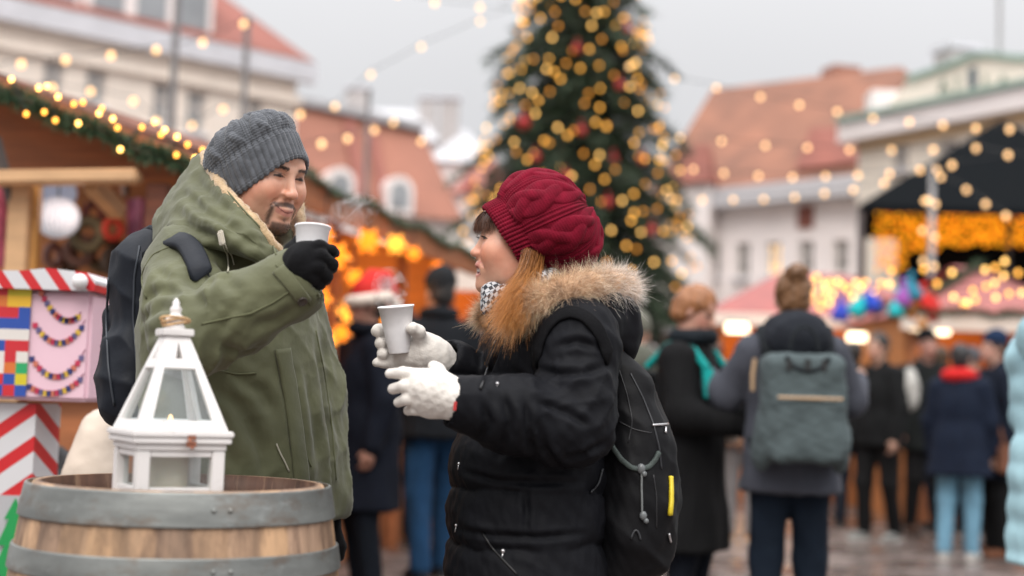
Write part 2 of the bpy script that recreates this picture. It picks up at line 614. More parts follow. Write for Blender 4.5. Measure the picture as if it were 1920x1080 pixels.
# ================================================================== SETTING
def ground_material():
    m = bpy.data.materials.new("wet_cobbles"); m.use_nodes = True
    n, l = m.node_tree.nodes, m.node_tree.links
    b = n['Principled BSDF']
    t = n.new('ShaderNodeTexCoord')
    nz = n.new('ShaderNodeTexNoise'); nz.inputs['Scale'].default_value = 3.0; nz.inputs['Detail'].default_value = 2
    l.new(t.outputs['Object'], nz.inputs['Vector'])
    add = n.new('ShaderNodeVectorMath'); add.operation = 'MULTIPLY_ADD'
    add.inputs[1].default_value = (0.06, 0.06, 0)
    l.new(nz.outputs['Color'], add.inputs[0]); l.new(t.outputs['Object'], add.inputs[2])
    v = n.new('ShaderNodeTexVoronoi'); v.inputs['Scale'].default_value = 6.5; v.feature = 'F1'
    l.new(add.outputs[0], v.inputs['Vector'])
    ve = n.new('ShaderNodeTexVoronoi'); ve.inputs['Scale'].default_value = 6.5; ve.feature = 'DISTANCE_TO_EDGE'
    l.new(add.outputs[0], ve.inputs['Vector'])
    st = n.new('ShaderNodeMapRange'); st.inputs['From Max'].default_value = 0.12
    l.new(ve.outputs['Distance'], st.inputs['Value'])
    rmp = n.new('ShaderNodeValToRGB')
    e = rmp.color_ramp.elements
    e[0].color = (0.10, 0.075, 0.065, 1); e[1].color = (0.25, 0.195, 0.175, 1)
    sp = n.new('ShaderNodeSeparateColor'); l.new(v.outputs['Color'], sp.inputs[0])
    l.new(sp.outputs[0], rmp.inputs['Fac'])
    mx = n.new('ShaderNodeMix'); mx.data_type = 'RGBA'
    mx.inputs['A'].default_value = (0.035, 0.028, 0.025, 1)
    l.new(st.outputs[0], mx.inputs['Factor']); l.new(rmp.outputs[0], mx.inputs['B'])
    l.new(mx.outputs['Result'], b.inputs['Base Color'])
    pud = n.new('ShaderNodeTexNoise'); pud.inputs['Scale'].default_value = 0.9; pud.inputs['Detail'].default_value = 4
    l.new(t.outputs['Object'], pud.inputs['Vector'])
    pr = n.new('ShaderNodeMapRange'); pr.inputs['From Min'].default_value = 0.42; pr.inputs['From Max'].default_value = 0.6
    pr.inputs['To Min'].default_value = 0.5; pr.inputs['To Max'].default_value = 0.08
    l.new(pud.outputs[0], pr.inputs['Value']); l.new(pr.outputs[0], b.inputs['Roughness'])
    bp = n.new('ShaderNodeBump'); bp.inputs['Strength'].default_value = 0.5; bp.inputs['Distance'].default_value = 0.012
    l.new(st.outputs[0], bp.inputs['Height']); l.new(bp.outputs[0], b.inputs['Normal'])
    return m

g = MB(); g.quad((-300, -60, 0), (300, -60, 0), (300, 500, 0), (-300, 500, 0))
tag(g.build('ground', ground_material()), kind='structure', label='wet cobbled square')

M_cream = mat('cream_render', (0.86, 0.76, 0.67), 0.8, 0.06, 1.5)
M_white_r = mat('white_render', (0.88, 0.81, 0.79), 0.8, 0.05, 1.5)
M_yell_r = mat('yellow_render', (0.86, 0.77, 0.66), 0.8, 0.06, 1.2)
M_stone = mat('grey_stone_trim', (0.66, 0.66, 0.70), 0.8, 0.08, 3)
M_green_trim = mat('green_copper_trim', (0.30, 0.42, 0.36), 0.6, 0.1, 3)
M_tile = mat('orange_roof_tiles', (0.25, 0.108, 0.066), 0.8, 0.28, 1.0, bump=0.6, bscale=6, bdist=0.05)
M_tile_red = mat('red_roof_tiles', (0.29, 0.105, 0.080), 0.8, 0.2, 1.2, bump=0.6, bscale=6, bdist=0.05)
M_brick = mat('salmon_roof_tiles', (0.34, 0.15, 0.105), 0.85, 0.12, 0.8, bump=0.5, bscale=8, bdist=0.04)
M_winframe = mat('painted_window_frame', (0.62, 0.58, 0.55), 0.5, 0.05)
M_pane = mat('dark_window_pane', (0.15, 0.14, 0.14), 0.12, 0.1, 2)
M_pane_pale = mat('pale_window_pane', (0.34, 0.36, 0.38), 0.12, 0.1, 2)
M_lit = glow('lit_window_pane', (1.0, 0.66, 0.30), 0.75)
M_shutter = mat('brown_shutter', (0.22, 0.07, 0.05), 0.7, 0.1)
M_grey_roof = mat('grey_metal_roof', (0.42, 0.43, 0.45), 0.6, 0.1, 2)
M_chim = mat('chimney_plaster', (0.48, 0.45, 0.44), 0.85, 0.15, 3)
M_brick_chim = mat('chimney_brick', (0.36, 0.17, 0.12), 0.85, 0.2, 6)
M_pole = mat('dark_pole_metal', (0.10, 0.09, 0.09), 0.5, 0.1)
M_pole_grey = mat('grey_pole_metal', (0.33, 0.32, 0.32), 0.5, 0.1)

class Facade:
    """A vertical wall on the line through two ground points, with real window openings."""
    def __init__(s, A, B):
        s.A = Vector((A[0], A[1], 0)); s.B = Vector((B[0], B[1], 0))
        s.d = (s.B - s.A).normalized(); s.n = Vector((s.d.y, -s.d.x, 0))   # towards the camera
        if s.n.dot(Vector((0, 0, 0)) - s.A) < 0: s.n = -s.n
    def uv(s, px, py):
        r = ray(px, py); o = CAMP
        t = (s.A - o).dot(s.n) / r.dot(s.n)
        p = o + r*t
        return (p - s.A).dot(s.d), p.z
    def P(s, u, v, out=0.0): return s.A + s.d*u + Vector((0, 0, v)) + s.n*out
    def wall(s, name, parent, m, u0, u1, v0, v1, holes=(), reveal=0.18):
        mb = MB()
        us = sorted({u0, u1, *[h[0] for h in holes], *[h[1] for h in holes]})
        vs = sorted({v0, v1, *[h[2] for h in holes], *[h[3] for h in holes]})
        for a, b in zip(us[:-1], us[1:]):
            for c, d in zip(vs[:-1], vs[1:]):
                uc, vc = (a+b)/2, (c+d)/2
                if any(h[0] < uc < h[1] and h[2] < vc < h[3] for h in holes): continue
                mb.quad(s.P(a, c), s.P(b, c), s.P(b, d), s.P(a, d))
        for h in holes:
            a, b, c, d = h
            for p, q in (((a, c), (b, c)), ((b, c), (b, d)), ((b, d), (a, d)), ((a, d), (a, c))):
                mb.quad(s.P(*p), s.P(*q), s.P(*q, -reveal), s.P(*p, -reveal))
        return mb.build(name, m, parent)
    def window(s, parent, h, pane, recess=0.12, bars=1):
        a, b, c, d = h
        f = MB(); w = 0.07
        for p, q in (((a, c+w/2), (b, c+w/2)), ((a, d-w/2), (b, d-w/2))):
            f.bar(s.P(*p, -recess), s.P(*q, -recess), 0.08, w, up=(0, 0, 1))
        for u in (a+w/2, b-w/2, (a+b)/2):
            f.bar(s.P(u, c+w, -recess), s.P(u, d-w, -recess), w, 0.07, up=tuple(s.n))
        f.bar(s.P(a+w, c+(d-c)*0.62, -recess), s.P(b-w, c+(d-c)*0.62, -recess), 0.06, w)
        fo = f.build('window', M_winframe, parent)
        g = MB(); g.quad(s.P(a, c, -recess-0.03), s.P(b, c, -recess-0.03), s.P(b, d, -recess-0.03), s.P(a, d, -recess-0.03))
        g.build('pane', pane, fo)
        sl = MB(); sl.bar(s.P(a-0.06, c-0.05, 0.03), s.P(b+0.06, c-0.05, 0.03), 0.22, 0.08)
        sl.build('sill', M_stone, fo)
    def band(s, name, parent, m, u0, u1, v, hgt, out):
        mb = MB(); mb.bar(s.P(u0, v, out/2 - 0.02), s.P(u1, v, out/2 - 0.02), out, hgt)
        return mb.build(name, m, parent)

def box_rest(f, parent, m, u0, u1, v1, depth, name='wall'):
    """Side and back walls behind a facade."""
    mb = MB(); q = -depth
    mb.quad(f.P(u0, 0), f.P(u0, v1), f.P(u0, v1, q), f.P(u0, 0, q))
    mb.quad(f.P(u1, 0), f.P(u1, 0, q), f.P(u1, v1, q), f.P(u1, v1))
    mb.quad(f.P(u0, 0, q), f.P(u0, v1, q), f.P(u1, v1, q), f.P(u1, 0, q))
    return mb.build(name, m, parent)

def rect(f, x0, y0, x1, y1):
    a, t = f.uv(x0, y0); b, t2 = f.uv(x1, y0)
    _, l1 = f.uv((x0+x1)/2, y1); _, t1 = f.uv((x0+x1)/2, y0)
    return (a, b, l1, t1)

# ---- cream house on the left
pL0, pL1 = at(0, 700, 30), at(558, 720, 35)
f1 = Facade(pL0, pL1)
h1 = thing('townhouse', 'long cream house with a red roof above the left market stall', 'house', (pL0.x, pL0.y, 0))
U1 = f1.uv(558, 130)[0]; UL = -7.0
v_c = f1.uv(270, 75)[1]
holes = [rect(f1, *r) for r in ((83, 114, 122, 182), (163, 130, 201, 200), (288, 154, 323, 234), (352, 170, 388, 250), (466, 186, 494, 250))]
low = [(h[0], h[1], h[2]-3.6, h[3]-3.6) for h in holes]
f1.wall('wall', h1, M_cream, UL, U1, 0, v_c-0.25, holes + low)
for h in holes: f1.window(h1, h, M_pane_pale)
for h in low: f1.window(h1, h, M_pane)
box_rest(f1, h1, M_cream, UL, U1, v_c-0.25, 9)
f1.band('cornice', h1, M_stone, UL, U1+0.4, v_c, 0.5, 0.3)
f1.band('moulding', h1, M_cream, UL, U1+0.1, v_c-0.75, 0.16, 0.16)
rz = v_c + 0.26
rf = MB()
e0, e1 = f1.P(UL, rz, 0.3), f1.P(U1+0.3, rz, 0.3)
r0, r1 = f1.P(UL, rz+3.9, -4.5), f1.P(U1-2.6, rz+3.9, -4.5)
b0, b1 = f1.P(UL, rz, -9.2), f1.P(U1+0.3, rz, -9.2)
rf.quad(e0, e1, r1, r0).quad(e1, b1, r1).quad(b1, b0, r0, r1).quad(e0, r0, b0).quad(e0, b0, b1, e1)
rf.build('roof', M_tile_red, h1)
for (x0, x1) in ((-150, 150), (158, 398)):
    a = f1.uv(x0, 60)[0]; b = f1.uv(x1, 60)[0]
    d = MB(); c = (f1.P(a, rz+0.1, 0.05) + f1.P(b, rz+0.1, -2.4))/2
    d.slab([f1.P(a, rz, 0.0), f1.P(b, rz, 0.0), f1.P(b, rz+2.0, 0.0), f1.P(a, rz+2.0, 0.0)], -f1.n*3.0)
    do = d.build('dormer', M_white_r, h1)
    nwin = 3
    for i in range(nwin):
        w = (b-a)/nwin
        p = MB(); p.slab([f1.P(a+w*(i+.15), rz+.25, 0.003), f1.P(a+w*(i+.85), rz+.25, 0.003), f1.P(a+w*(i+.85), rz+1.7, 0.003), f1.P(a+w*(i+.15), rz+1.7, 0.003)], f1.n*0.03)
        p.build('pane', M_pane_pale, do)
    p = MB(); p.slab([f1.P(a-.15, rz+2.003, 0.2), f1.P(b+.15, rz+2.003, 0.2), f1.P(b+.15, rz+2.003, -3), f1.P(a-.15, rz+2.003, -3)], (0, 0, 0.12))
    p.build('dormer_roof', M_grey_roof, do)

# ---- salmon mansard house behind the couple
pB0, pB1 = at(540, 720, 39), at(852, 730, 41)
f2 = Facade(pB0, pB1)
h2 = thing('townhouse', 'house with a steep salmon tiled roof and two white dormers, seen between the couple', 'house', (pB0.x, pB0.y, 0))
U2 = f2.uv(852, 400)[0]; v_e = f2.uv(700, 402)[1]
f2.wall('wall', h2, M_white_r, -3, U2, 0, v_e, [(u, u+0.8, v_e-2.2, v_e-0.9) for u in (0.2, 1.6, 3.0)])
for u in (0.2, 1.6, 3.0): f2.window(h2, (u, u+0.8, v_e-2.2, v_e-0.9), M_pane)
box_rest(f2, h2, M_white_r, -3, U2, v_e, 7)
rt0 = f2.uv(555, 172)[1]; rt1 = f2.uv(835, 232)[1]
rf = MB()
e0, e1 = f2.P(-3, v_e, 0.3), f2.P(U2+0.2, v_e, 0.3)
t0, t1 = f2.P(-3, rt0+0.3, -1.6), f2.P(U2-0.5, rt1, -1.6)
k0, k1 = f2.P(-3, v_e, -7), f2.P(U2+0.2, v_e, -7)
s0, s1 = f2.P(-3, rt0+0.3, -5), f2.P(U2-0.5, rt1, -5)
rf.quad(e0, e1, t1, t0).quad(t0, t1, s1, s0).quad(e1, k1, s1, t1).quad(k1, k0, s0, s1).quad(e0, t0, s0, k0).quad(e0, k0, k1, e1)
rf.build('roof', M_brick, h2)
gb = MB(); gb.bar(f2.P(-3, rt0+0.42, -1.6), f2.P(U2-0.5, rt1+0.12, -1.6), 0.5, 0.22)
gb.build('roof_edge', M_grey_roof, h2)
for (x, y) in ((632, 352), (742, 368)):
    u, v = f2.uv(x, y)
    d = MB()
    prof = [(-0.42, -0.55), (0.42, -0.55)] + [(0.42*math.cos(t), 0.12+0.42*math.sin(t)) for t in np.linspace(0, math.pi, 9)]
    d.slab([f2.P(u+a, v+b, 0.35) for a, b in prof], -f2.n*1.8)
    do = d.build('dormer', M_white_r, h2)
    p = MB(); p.slab([f2.P(u+a*.66, v+b*.7-.02, 0.353) for a, b in prof], f2.n*0.02)
    p.build('pane', M_pane_pale, do)
for (x, w) in ((684, 0.35), (726, 0.3)):
    a = f2.uv(x, 215)[0]; p = MB()
    p.bar(f2.P(a, v_e+0.1, 0.28), f2.P(a, rt1+0.1, -1.5), w, 0.1, up=tuple(f2.n))
    p.build('roof_rib', M_tile_red, h2)

# ---- pale grey houses far behind
def far_house(label, x0, x1, ytop, Y, m, mr, chim, ridge=None):
    a, b = at(x0, 730, Y), at(x1, 740, Y)
    f = Facade(a, b); r = thing('townhouse', label, 'house', (a.x, Y, 0))
    U = (b-a).length; v = f.uv((x0+x1)/2, ytop)[1]; ve = v - 2.2
    f.wall('wall', r, m, 0, U, 0, ve)
    box_rest(f, r, m, 0, U, ve, 8)
    q = MB(); q.quad(f.P(-.2, ve, .3), f.P(U+.2, ve, .3), f.P(U-1.2, v, -4), f.P(1.2, v, -4))
    q.quad(f.P(U+.2, ve, .3), f.P(U+.2, ve, -8.2), f.P(U-1.2, v, -4)).quad(f.P(-.2, ve, -8.2), f.P(-.2, ve, .3), f.P(1.2, v, -4))
    q.quad(f.P(U+.2, ve, -8.2), f.P(-.2, ve, -8.2), f.P(1.2, v, -4), f.P(U-1.2, v, -4)).quad(f.P(-.2, ve, .3), f.P(-.2, ve, -8.2), f.P(U+.2, ve, -8.2), f.P(U+.2, ve, .3))
    q.build('roof', mr, r)
    for (x, y, w) in chim:
        u, vv = f.uv(x, y); c = MB()
        c.box(f.P(u, (vv+ve)/2, -3), (w, 0.7, vv-ve))
        ch = c.build('chimney', M_chim, r)
        c = MB(); c.box(f.P(u, vv+.06, -3), (w+.2, 0.9, .12)); c.build('chimney_cap', M_stone, ch)
far_house('pale grey house far behind the salmon roof, two chimneys', 560, 800, 170, 62, M_white_r, mat('pale_slate', (0.55, 0.55, 0.57), 0.5, 0.08, 2), [(657, 142, 1.0), (836-40, 160, 0.8)])
far_house('tall pale house far away just left of the big Christmas tree', 795, 900, 205, 58, M_white_r, mat('pale_slate', (0.55, 0.55, 0.57)), [(838, 160, 0.8)])
far_house('low house with a reddish roof peeping out left of the Christmas tree', 835, 960, 250, 50, M_white_r, M_tile_red, [])

# ---- white house with the big orange roof on the right
pR0, pR1 = at(1240, 760, 40), at(1650, 770, 35)
f3 = Facade(pR0, pR1)
h3 = thing('townhouse', 'white house under a big orange tiled roof right of the Christmas tree', 'house', (pR0.x, pR0.y, 0))
U3 = f3.uv(1650, 350)[0]; v3 = f3.uv(1450, 366)[1]
rects = ((1326, 460, 1350, 520), (1380, 456, 1406, 520), (1437, 454, 1464, 518), (1497, 452, 1526, 516), (1562, 450, 1592, 514))
H3 = [rect(f3, *r) for r in rects]; SH = rect(f3, 1498, 386, 1526, 428)
f3.wall('wall', h3, M_white_r, -1.5, U3, 0, v3-0.2, H3)
for i, h in enumerate(H3): f3.window(h3, h, M_pane if i not in (0, 2) else (M_pane_pale if i == 0 else M_lit))
sh = MB(); sh.slab([f3.P(SH[0], SH[2], .003), f3.P(SH[1], SH[2], .003), f3.P(SH[1], SH[3], .003), f3.P(SH[0], SH[3], .003)], f3.n*0.06)
sh.build('shutter', M_shutter, h3)
box_rest(f3, h3, M_white_r, -1.5, U3, v3-0.2, 10)
f3.band('cornice', h3, mat('pale_blue_cornice', (0.55, 0.54, 0.56), 0.8, 0.05), -1.6, U3, v3, 0.5, 0.5)
def ridge_pt(px, py, dep):
    """Point behind the facade plane at depth dep seen at a pixel."""
    r = ray(px, py); t = (f3.P(0, 0, -dep) - CAMP).dot(f3.n)/r.dot(f3.n)
    return CAMP + r*t
rz3 = v3 + 0.26
e0, e1 = f3.P(-0.4, rz3, 0.35), f3.P(U3+0.5, rz3, 0.35)
r0, r1 = ridge_pt(1335, 168, 4.5), ridge_pt(1690, 125, 4.5)
b0, b1 = f3.P(-0.4, rz3, -10), f3.P(U3+0.5, rz3, -10)
rf = MB(); rf.quad(e0, e1, r1, r0).quad(b0, e0, r0).quad(e1, b1, r1).quad(b1, b0, r0, r1).quad(e0, b0, b1, e1)
rfo = rf.build('roof', M_tile, h3)
for (x, y, w, m) in ((1577, 128, 0.9, M_brick_chim), (1333, 228, 0.7, M_chim)):
    p = ridge_pt(x, y, 5.2); c = MB(); c.box((p.x, p.y, p.z-1.0), (w, 0.8, 2.0), rz=0.3); c.build('chimney', m, rfo)
u, v = f3.uv(1550, 290)
d = MB(); d.slab([f3.P(u-.9, v-.3, .1), f3.P(u+.9, v-.3, .1), f3.P(u+.5, v+.75, -.6), f3.P(u-.9, v+.9, -.6)], -f3.n*2.2)
d.build('dormer', M_tile_red, h3)
f5a, f5b = at(1258, 765, 38.6), at(1320, 767, 38.1)
h5 = thing('annex_house', 'low red tiled annex in front of the white house, beside the Christmas tree', 'house', (f5a.x, f5a.y, 0))
f5 = Facade(f5a, f5b); U5 = (f5b-f5a).length; v5 = f5.uv(1300, 345)[1]
f5.wall('wall', h5, M_white_r, 0, U5, 0, v5); box_rest(f5, h5, M_white_r, 0, U5, v5, .5)
q = MB(); vt = f5.uv(1300, 268)[1]
q.quad(f5.P(-.1, v5, .2), f5.P(U5+.1, v5, .2), f5.P(U5-.1, vt, -.3), f5.P(.1, vt, -.3)).quad(f5.P(-.1, v5, .2), f5.P(.1, vt, -.3), f5.P(-.1, v5, -.5)).quad(f5.P(U5+.1, v5, .2), f5.P(U5+.1, v5, -.5), f5.P(U5-.1, vt, -.3)).quad(f5.P(U5+.1, v5, -.5), f5.P(-.1, v5, -.5), f5.P(.1, vt, -.3), f5.P(U5-.1, vt, -.3))
q.build('roof', M_tile_red, h5)

# ---- yellow house with lettering on the far right
pY0, pY1 = at(1603, 770, 30), at(1960, 775, 26)
f4 = Facade(pY0, pY1)
h4 = thing('townhouse', 'cream house with a lettered parapet and flagpole at the far right', 'house', (pY0.x, pY0.y, 0))
U4 = f4.uv(1960, 200)[0] + 4; v4 = f4.uv(1760, 218)[1]
W4 = [rect(f4, 1672, 272, 1702, 318), rect(f4, 1760, 262, 1796, 318), rect(f4, 1672, 420, 1702, 490)]
f4.wall('wall', h4, M_yell_r, 0, U4, 0, v4-0.2, W4)
for h in W4: f4.window(h4, h, M_pane)
box_rest(f4, h4, M_yell_r, 0, U4, v4+0.2, 9)
f4.band('cornice', h4, M_white_r, -0.3, U4, v4-0.02, 0.42, 0.34)
f4.band('cornice_flashing', h4, M_green_trim, -0.3, U4, v4+0.25, 0.12, 0.42)
f4.band('frieze', h4, mat('ochre_frieze', (0.66, 0.47, 0.28), 0.8, 0.05), 0, U4, v4-0.34, 0.18, 0.1)
pk = [(1690, 150), (1758, 128), (1812, 106), (1842, 104), (1900, 110), (1990, 108)]
pp = [f4.uv(x, y) for x, y in pk]
poly = [f4.P(pp[0][0]-.5, v4+.31, -.2)] + [f4.P(pp[-1][0], v4+.31, -.2)] + [f4.P(u, v, -.2) for u, v in reversed(pp)] + [f4.P(pp[0][0]-.5, pp[0][1]-.35, -.2)]
q = MB(); q.slab(poly, -f4.n*0.5); par = q.build('parapet', M_yell_r, h4)
q = MB()
for a, b in zip(pp[:-1], pp[1:]): q.bar(f4.P(a[0], a[1]+.05, -.42), f4.P(b[0], b[1]+.05, -.42), .62, .1)
q.build('parapet_coping', M_green_trim, par)
q = MB(); q.box(f4.P(f4.uv(1636, 205)[0], f4.uv(1636, 203)[1], -.3), (.6, .6, .75)); q.build('pedestal', M_white_r, h4)
u0, v0 = f4.uv(1812, 143)
q = MB(); q.slab([f4.P(u0-.09, v0-.2, -.196), f4.P(u0+.09, v0-.2, -.196), f4.P(u0+.09, v0+.2, -.196), f4.P(u0-.09, v0+.2, -.196)], f4.n*.03)
q.build('attic_window', mat('blue_dark_pane', (0.07, 0.11, 0.14), 0.2, 0.1), par)
M_letter = mat('grey_green_letters', (0.33, 0.36, 0.30), 0.6, 0.05)
Mf = Matrix((f4.d, Vector((0, 0, 1)), f4.n)).transposed()
for ch, x, y in (('A', 1759, 160), ('J', 1785, 155), ('L', 1840, 150), ('A', 1870, 153)):
    u, v = f4.uv(x, y); o = f4.P(u, v, -.17)
    fontmesh(ch, 0.42, 0.03, M_letter, 'letter', par, Matrix.Translation(o) @ Mf.to_4x4())
c = MB(); u, v = f4.uv(1716, 80); v_b = f4.uv(1716, 175)[1]
c.box(f4.P(u, (v+v_b)/2, -1.2), (.62, .6, v-v_b), rz=.3); ch = c.build('chimney', M_chim, h4)
c = MB(); c.box(f4.P(u, v+.05, -1.2), (.74, .72, .12), rz=.3); c.build('chimney_cap', M_stone, ch)
u, v = f4.uv(1826, 106); c = MB(); c.tube([f4.P(u, v-.4, -.75), f4.P(u, v+3.4, -.75)], .045, 8); c.build('flagpole', M_pole_grey, h4)
q = MB(); q.quad(f4.P(0, v4+.3, .2), f4.P(U4, v4+.3, .2), f4.P(U4, v4+.9, -4.5), f4.P(0, v4+.9, -4.5)).quad(f4.P(0, v4+.9, -4.5), f4.P(U4, v4+.9, -4.5), f4.P(U4, v4+.3, -9.2), f4.P(0, v4+.3, -9.2))
q.build('roof', M_grey_roof, h4)

# ================================================================== CHRISTMAS TREE
TY = 30.0
tp = at(1068, 760, TY); TX = tp.x; T_H = 14.8
tree = thing('christmas_tree', 'tall dark green Christmas tree wound with amber lights and red baubles', 'tree', (TX, TY, 0))
q = MB(); q.tube([(TX, TY, z) for z in (0, 2, 6, 10, 14.5)], [.2, .18, .13, .08, .02], 10); trunk = q.build('trunk', mat('spruce_bark', (0.09, 0.06, 0.04), 0.9, 0.2), tree, smooth=True)
def tree_r(z): return 0.06 + 0.245*max(0.0, T_H - z)
rt = np.random.default_rng(3)
limb = MB(); nr, nd, nl, c0 = [], [], [], []
z = 0.7
while z < T_H - 0.15:
    rr = tree_r(z); nb = max(5, int(7 + rr*5))
    for k in range(nb):
        az = 2*math.pi*(k + rt.uniform(-.4, .4))/nb
        L = rr*rt.uniform(0.55, 1.2)*(1 + .10*math.sin(z*5.2)); d = np.array((math.cos(az), math.sin(az), 0.0))
        base = np.array((TX, TY, z + rt.uniform(-.12, .12)))
        npt = max(4, int(L*7)); pts = []
        for i in range(npt+1):
            t = i/npt
            pts.append(base + d*L*t + np.array((0, 0, 1.0))*(0.10*L*math.sin(t*3.1) - 0.34*L*t*t))
        if k % 2 == 0: limb.tube([tuple(p) for p in pts[::2]], [0.03*(1-.8*j/max(1, len(pts[::2])-1)) for j in range(len(pts[::2]))], 4, caps=False)
        dark = rt.uniform(.6, 1.25)
        for i in range(1, npt+1):
            t = i/npt; w = 0.42*(1 - t*.75)*min(1, L/1.6) + .1
            for j in range(12):
                side = np.array((-d[1], d[0], 0))*rt.uniform(-1, 1)
                nr.append(pts[i] + side*w*rt.uniform(0, .8) + np.array((0, 0, rt.uniform(-.1, .05))))
                nd.append(d*0.7 + side*0.8 + np.array((0, 0, rt.uniform(-.75, .15)))); nl.append(rt.uniform(.18, .36)); c0.append(dark*rt.uniform(.7, 1.3))
    z += 0.30 + 0.12*rr/3
tag(limb.build('limb', mat('spruce_bark', (0.09, 0.06, 0.04)), trunk), kind='stuff')
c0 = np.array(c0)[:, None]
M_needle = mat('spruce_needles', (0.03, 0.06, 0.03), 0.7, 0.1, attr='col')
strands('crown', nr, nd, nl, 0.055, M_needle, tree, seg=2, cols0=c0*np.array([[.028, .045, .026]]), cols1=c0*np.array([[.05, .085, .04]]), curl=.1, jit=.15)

_bulb = {}
def bulb_mesh(r, m):
    key = (r, m.name)
    if key not in _bulb:
        q = MB(); q.ball((0, 0, 0), r, 8, 6, (1, 1, 1.15))
        me = bpy.data.meshes.new('bulb'); me.from_pydata(q.V, [], q.F); me.materials.append(m)
        me.polygons.foreach_set('use_smooth', np.full(len(me.polygons), True))
        _bulb[key] = me
    return _bulb[key]
def add_bulb(p, r, m, parent):
    o = bpy.data.objects.new('bulb', bulb_mesh(r, m)); COL.objects.link(o); o.parent = parent
    o.location = Vector(p) - parent.location
M_cable = mat('black_cable', (0.02, 0.02, 0.02), 0.6, 0)
def light_string(label, cablepts, bulbs, r, m, group, cr=0.008, name='light_string', cat='string lights'):
    p0 = Vector(cablepts[0]); root = thing(name, label, cat, p0, group)
    q = MB(); q.tube([tuple(p) for p in cablepts], cr, 4); q.build('cable', M_cable, root)
    ms = m if isinstance(m, list) else [m]
    for i, b in enumerate(bulbs): add_bulb(b, r, ms[i % len(ms)], root)
    return root

M_amber = glow('amber_bulb', (1.0, 0.47, 0.075), 2.6)
M_amber2 = glow('amber_bulb_pale', (1.0, 0.56, 0.15), 3.4)
M_amber3 = glow('amber_bulb_dim', (1.0, 0.40, 0.05), 1.2)
M_warm = glow('warm_festoon_bulb', (1.0, 0.60, 0.27), 2.0)
zones = [(10.3, 9.0), (9.0, 8.0), (8.0, 7.0), (7.0, 6.0), (6.0, 5.0), (5.0, 3.9), (3.9, 2.4)]
ords = ['topmost', 'second from the top', 'third from the top', 'middle', 'third from the bottom', 'second from the bottom', 'lowest']
for zi, (za, zb) in enumerate(zones):
    cab, bl = [], []
    n = 74
    turns = 3
    for i in range(n):
        t = i/(n-1)
        ph = t*turns; s = ph % 1.0
        s = s if int(ph) % 2 == 0 else 1 - s
        az = -math.pi/2 + (s*2-1)*R(112)
        zz = za + (zb-za)*t + 0.16*math.sin(i*1.7) - 0.10*math.cos((s-.5)*6.0)
        rr = tree_r(zz)*rt.uniform(0.84, 1.02)
        p = Vector((TX + rr*math.cos(az), TY + rr*math.sin(az), zz + rt.uniform(-.1, .1)))
        cab.append(p)
        if rt.uniform() < 0.62: bl.append(p + Vector((0, -.03, 0)))
    light_string('%s amber light string wound round the tall Christmas tree' % ords[zi], cab, bl, 0.036, [M_amber, M_amber3, M_amber2, M_amber, M_amber3], 'amber light strings on the Christmas tree')
M_red = mat('red_bauble', (0.38, 0.015, 0.015), 0.3, 0.05)
for i, (x, y) in enumerate(((1175, 55), (1082, 92), (1162, 160), (982, 230), (1090, 245), (1150, 300), (1140, 380), (1060, 330), (880, 352), (1222, 432), (1205, 300), (1005, 295))):
    zz = at(x, y, TY-1.5).z; rr = tree_r(zz)
    dx = (x-1078)/FPX*TY; dx = max(-rr*.95, min(rr*.95, dx)); dy = math.sqrt(max(.02, rr*rr - dx*dx))
    p = at(x, y, TY - dy*1.02)
    q = MB(); q.ball((0, 0, 0), 0.10 if i != 3 else .14, 14, 10); q.tube([(0, 0, .13), (0, 0, .2)], .03, 8)
    o = q.build('bauble', M_red, smooth=True); o.location = p
    lab = {0: 'red bauble at the upper right edge of the Christmas tree', 3: 'largest bright red bauble left of the middle of the Christmas tree', 8: 'red bauble at the far left edge of the Christmas tree', 9: 'red bauble low on the right side of the Christmas tree'}
    tag(o, lab.get(i, 'small dark red bauble among the amber lights of the Christmas tree'), 'bauble', 'red baubles on the Christmas tree')

# ================================================================== FESTOON LIGHTS AND POLES
def festoon(label, pix, Y0, Y1, ends=None, r=0.032, m=None):
    n = len(pix); pts = [at(x, y, Y0 + (Y1-Y0)*i/max(1, n-1)) for i, (x, y) in enumerate(pix)]
    cab = [p + Vector((0, 0, .05)) for p in pts]
    if ends:
        cab = [at(*ends[0], Y0)] + cab + [at(*ends[1], Y1)]
    fine = []
    for a, b in zip(cab[:-1], cab[1:]): fine += [a, (a+b)/2 - Vector((0, 0, .015))]
    fine.append(cab[-1])
    light_string(label, fine, pts, r, m or M_warm, 'festoon light strings over the square', cr=.006)
festoon('festoon string crossing the orange roof and ending above the black tent', [(1180, 125), (1265, 148), (1343, 165), (1426, 182), (1499, 197), (1570, 210), (1637, 222), (1705, 229), (1768, 235), (1830, 241), (1893, 243)], 22, 16.5, ((1100, 95), (1980, 250)))
festoon('festoon string across the lower slope of the orange roof', [(1275, 258), (1353, 265), (1435, 273), (1514, 277), (1593, 281), (1672, 282), (1750, 281), (1830, 278), (1890, 291)], 22, 16.5, ((1200, 250), (1990, 300)))
festoon('festoon string along the eaves of the orange roof', [(1300, 318), (1357, 325), (1422, 330), (1486, 333), (1548, 331), (1608, 329), (1668, 326), (1725, 319), (1785, 310)], 22, 16.5, ((1225, 310), (1880, 290)))
festoon('festoon string along the cornice of the white house', [(1258, 373), (1317, 375), (1375, 375), (1432, 374), (1490, 370), (1546, 363), (1600, 356), (1658, 344)], 22, 18.8, ((1200, 372), (1742, 318)))
festoon('festoon string running down the front of the black tent', [(1740, 376), (1757, 318), (1764, 332), (1812, 356), (1848, 383), (1886, 405)], 18.6, 17.0, ((1730, 395), (1960, 450)))
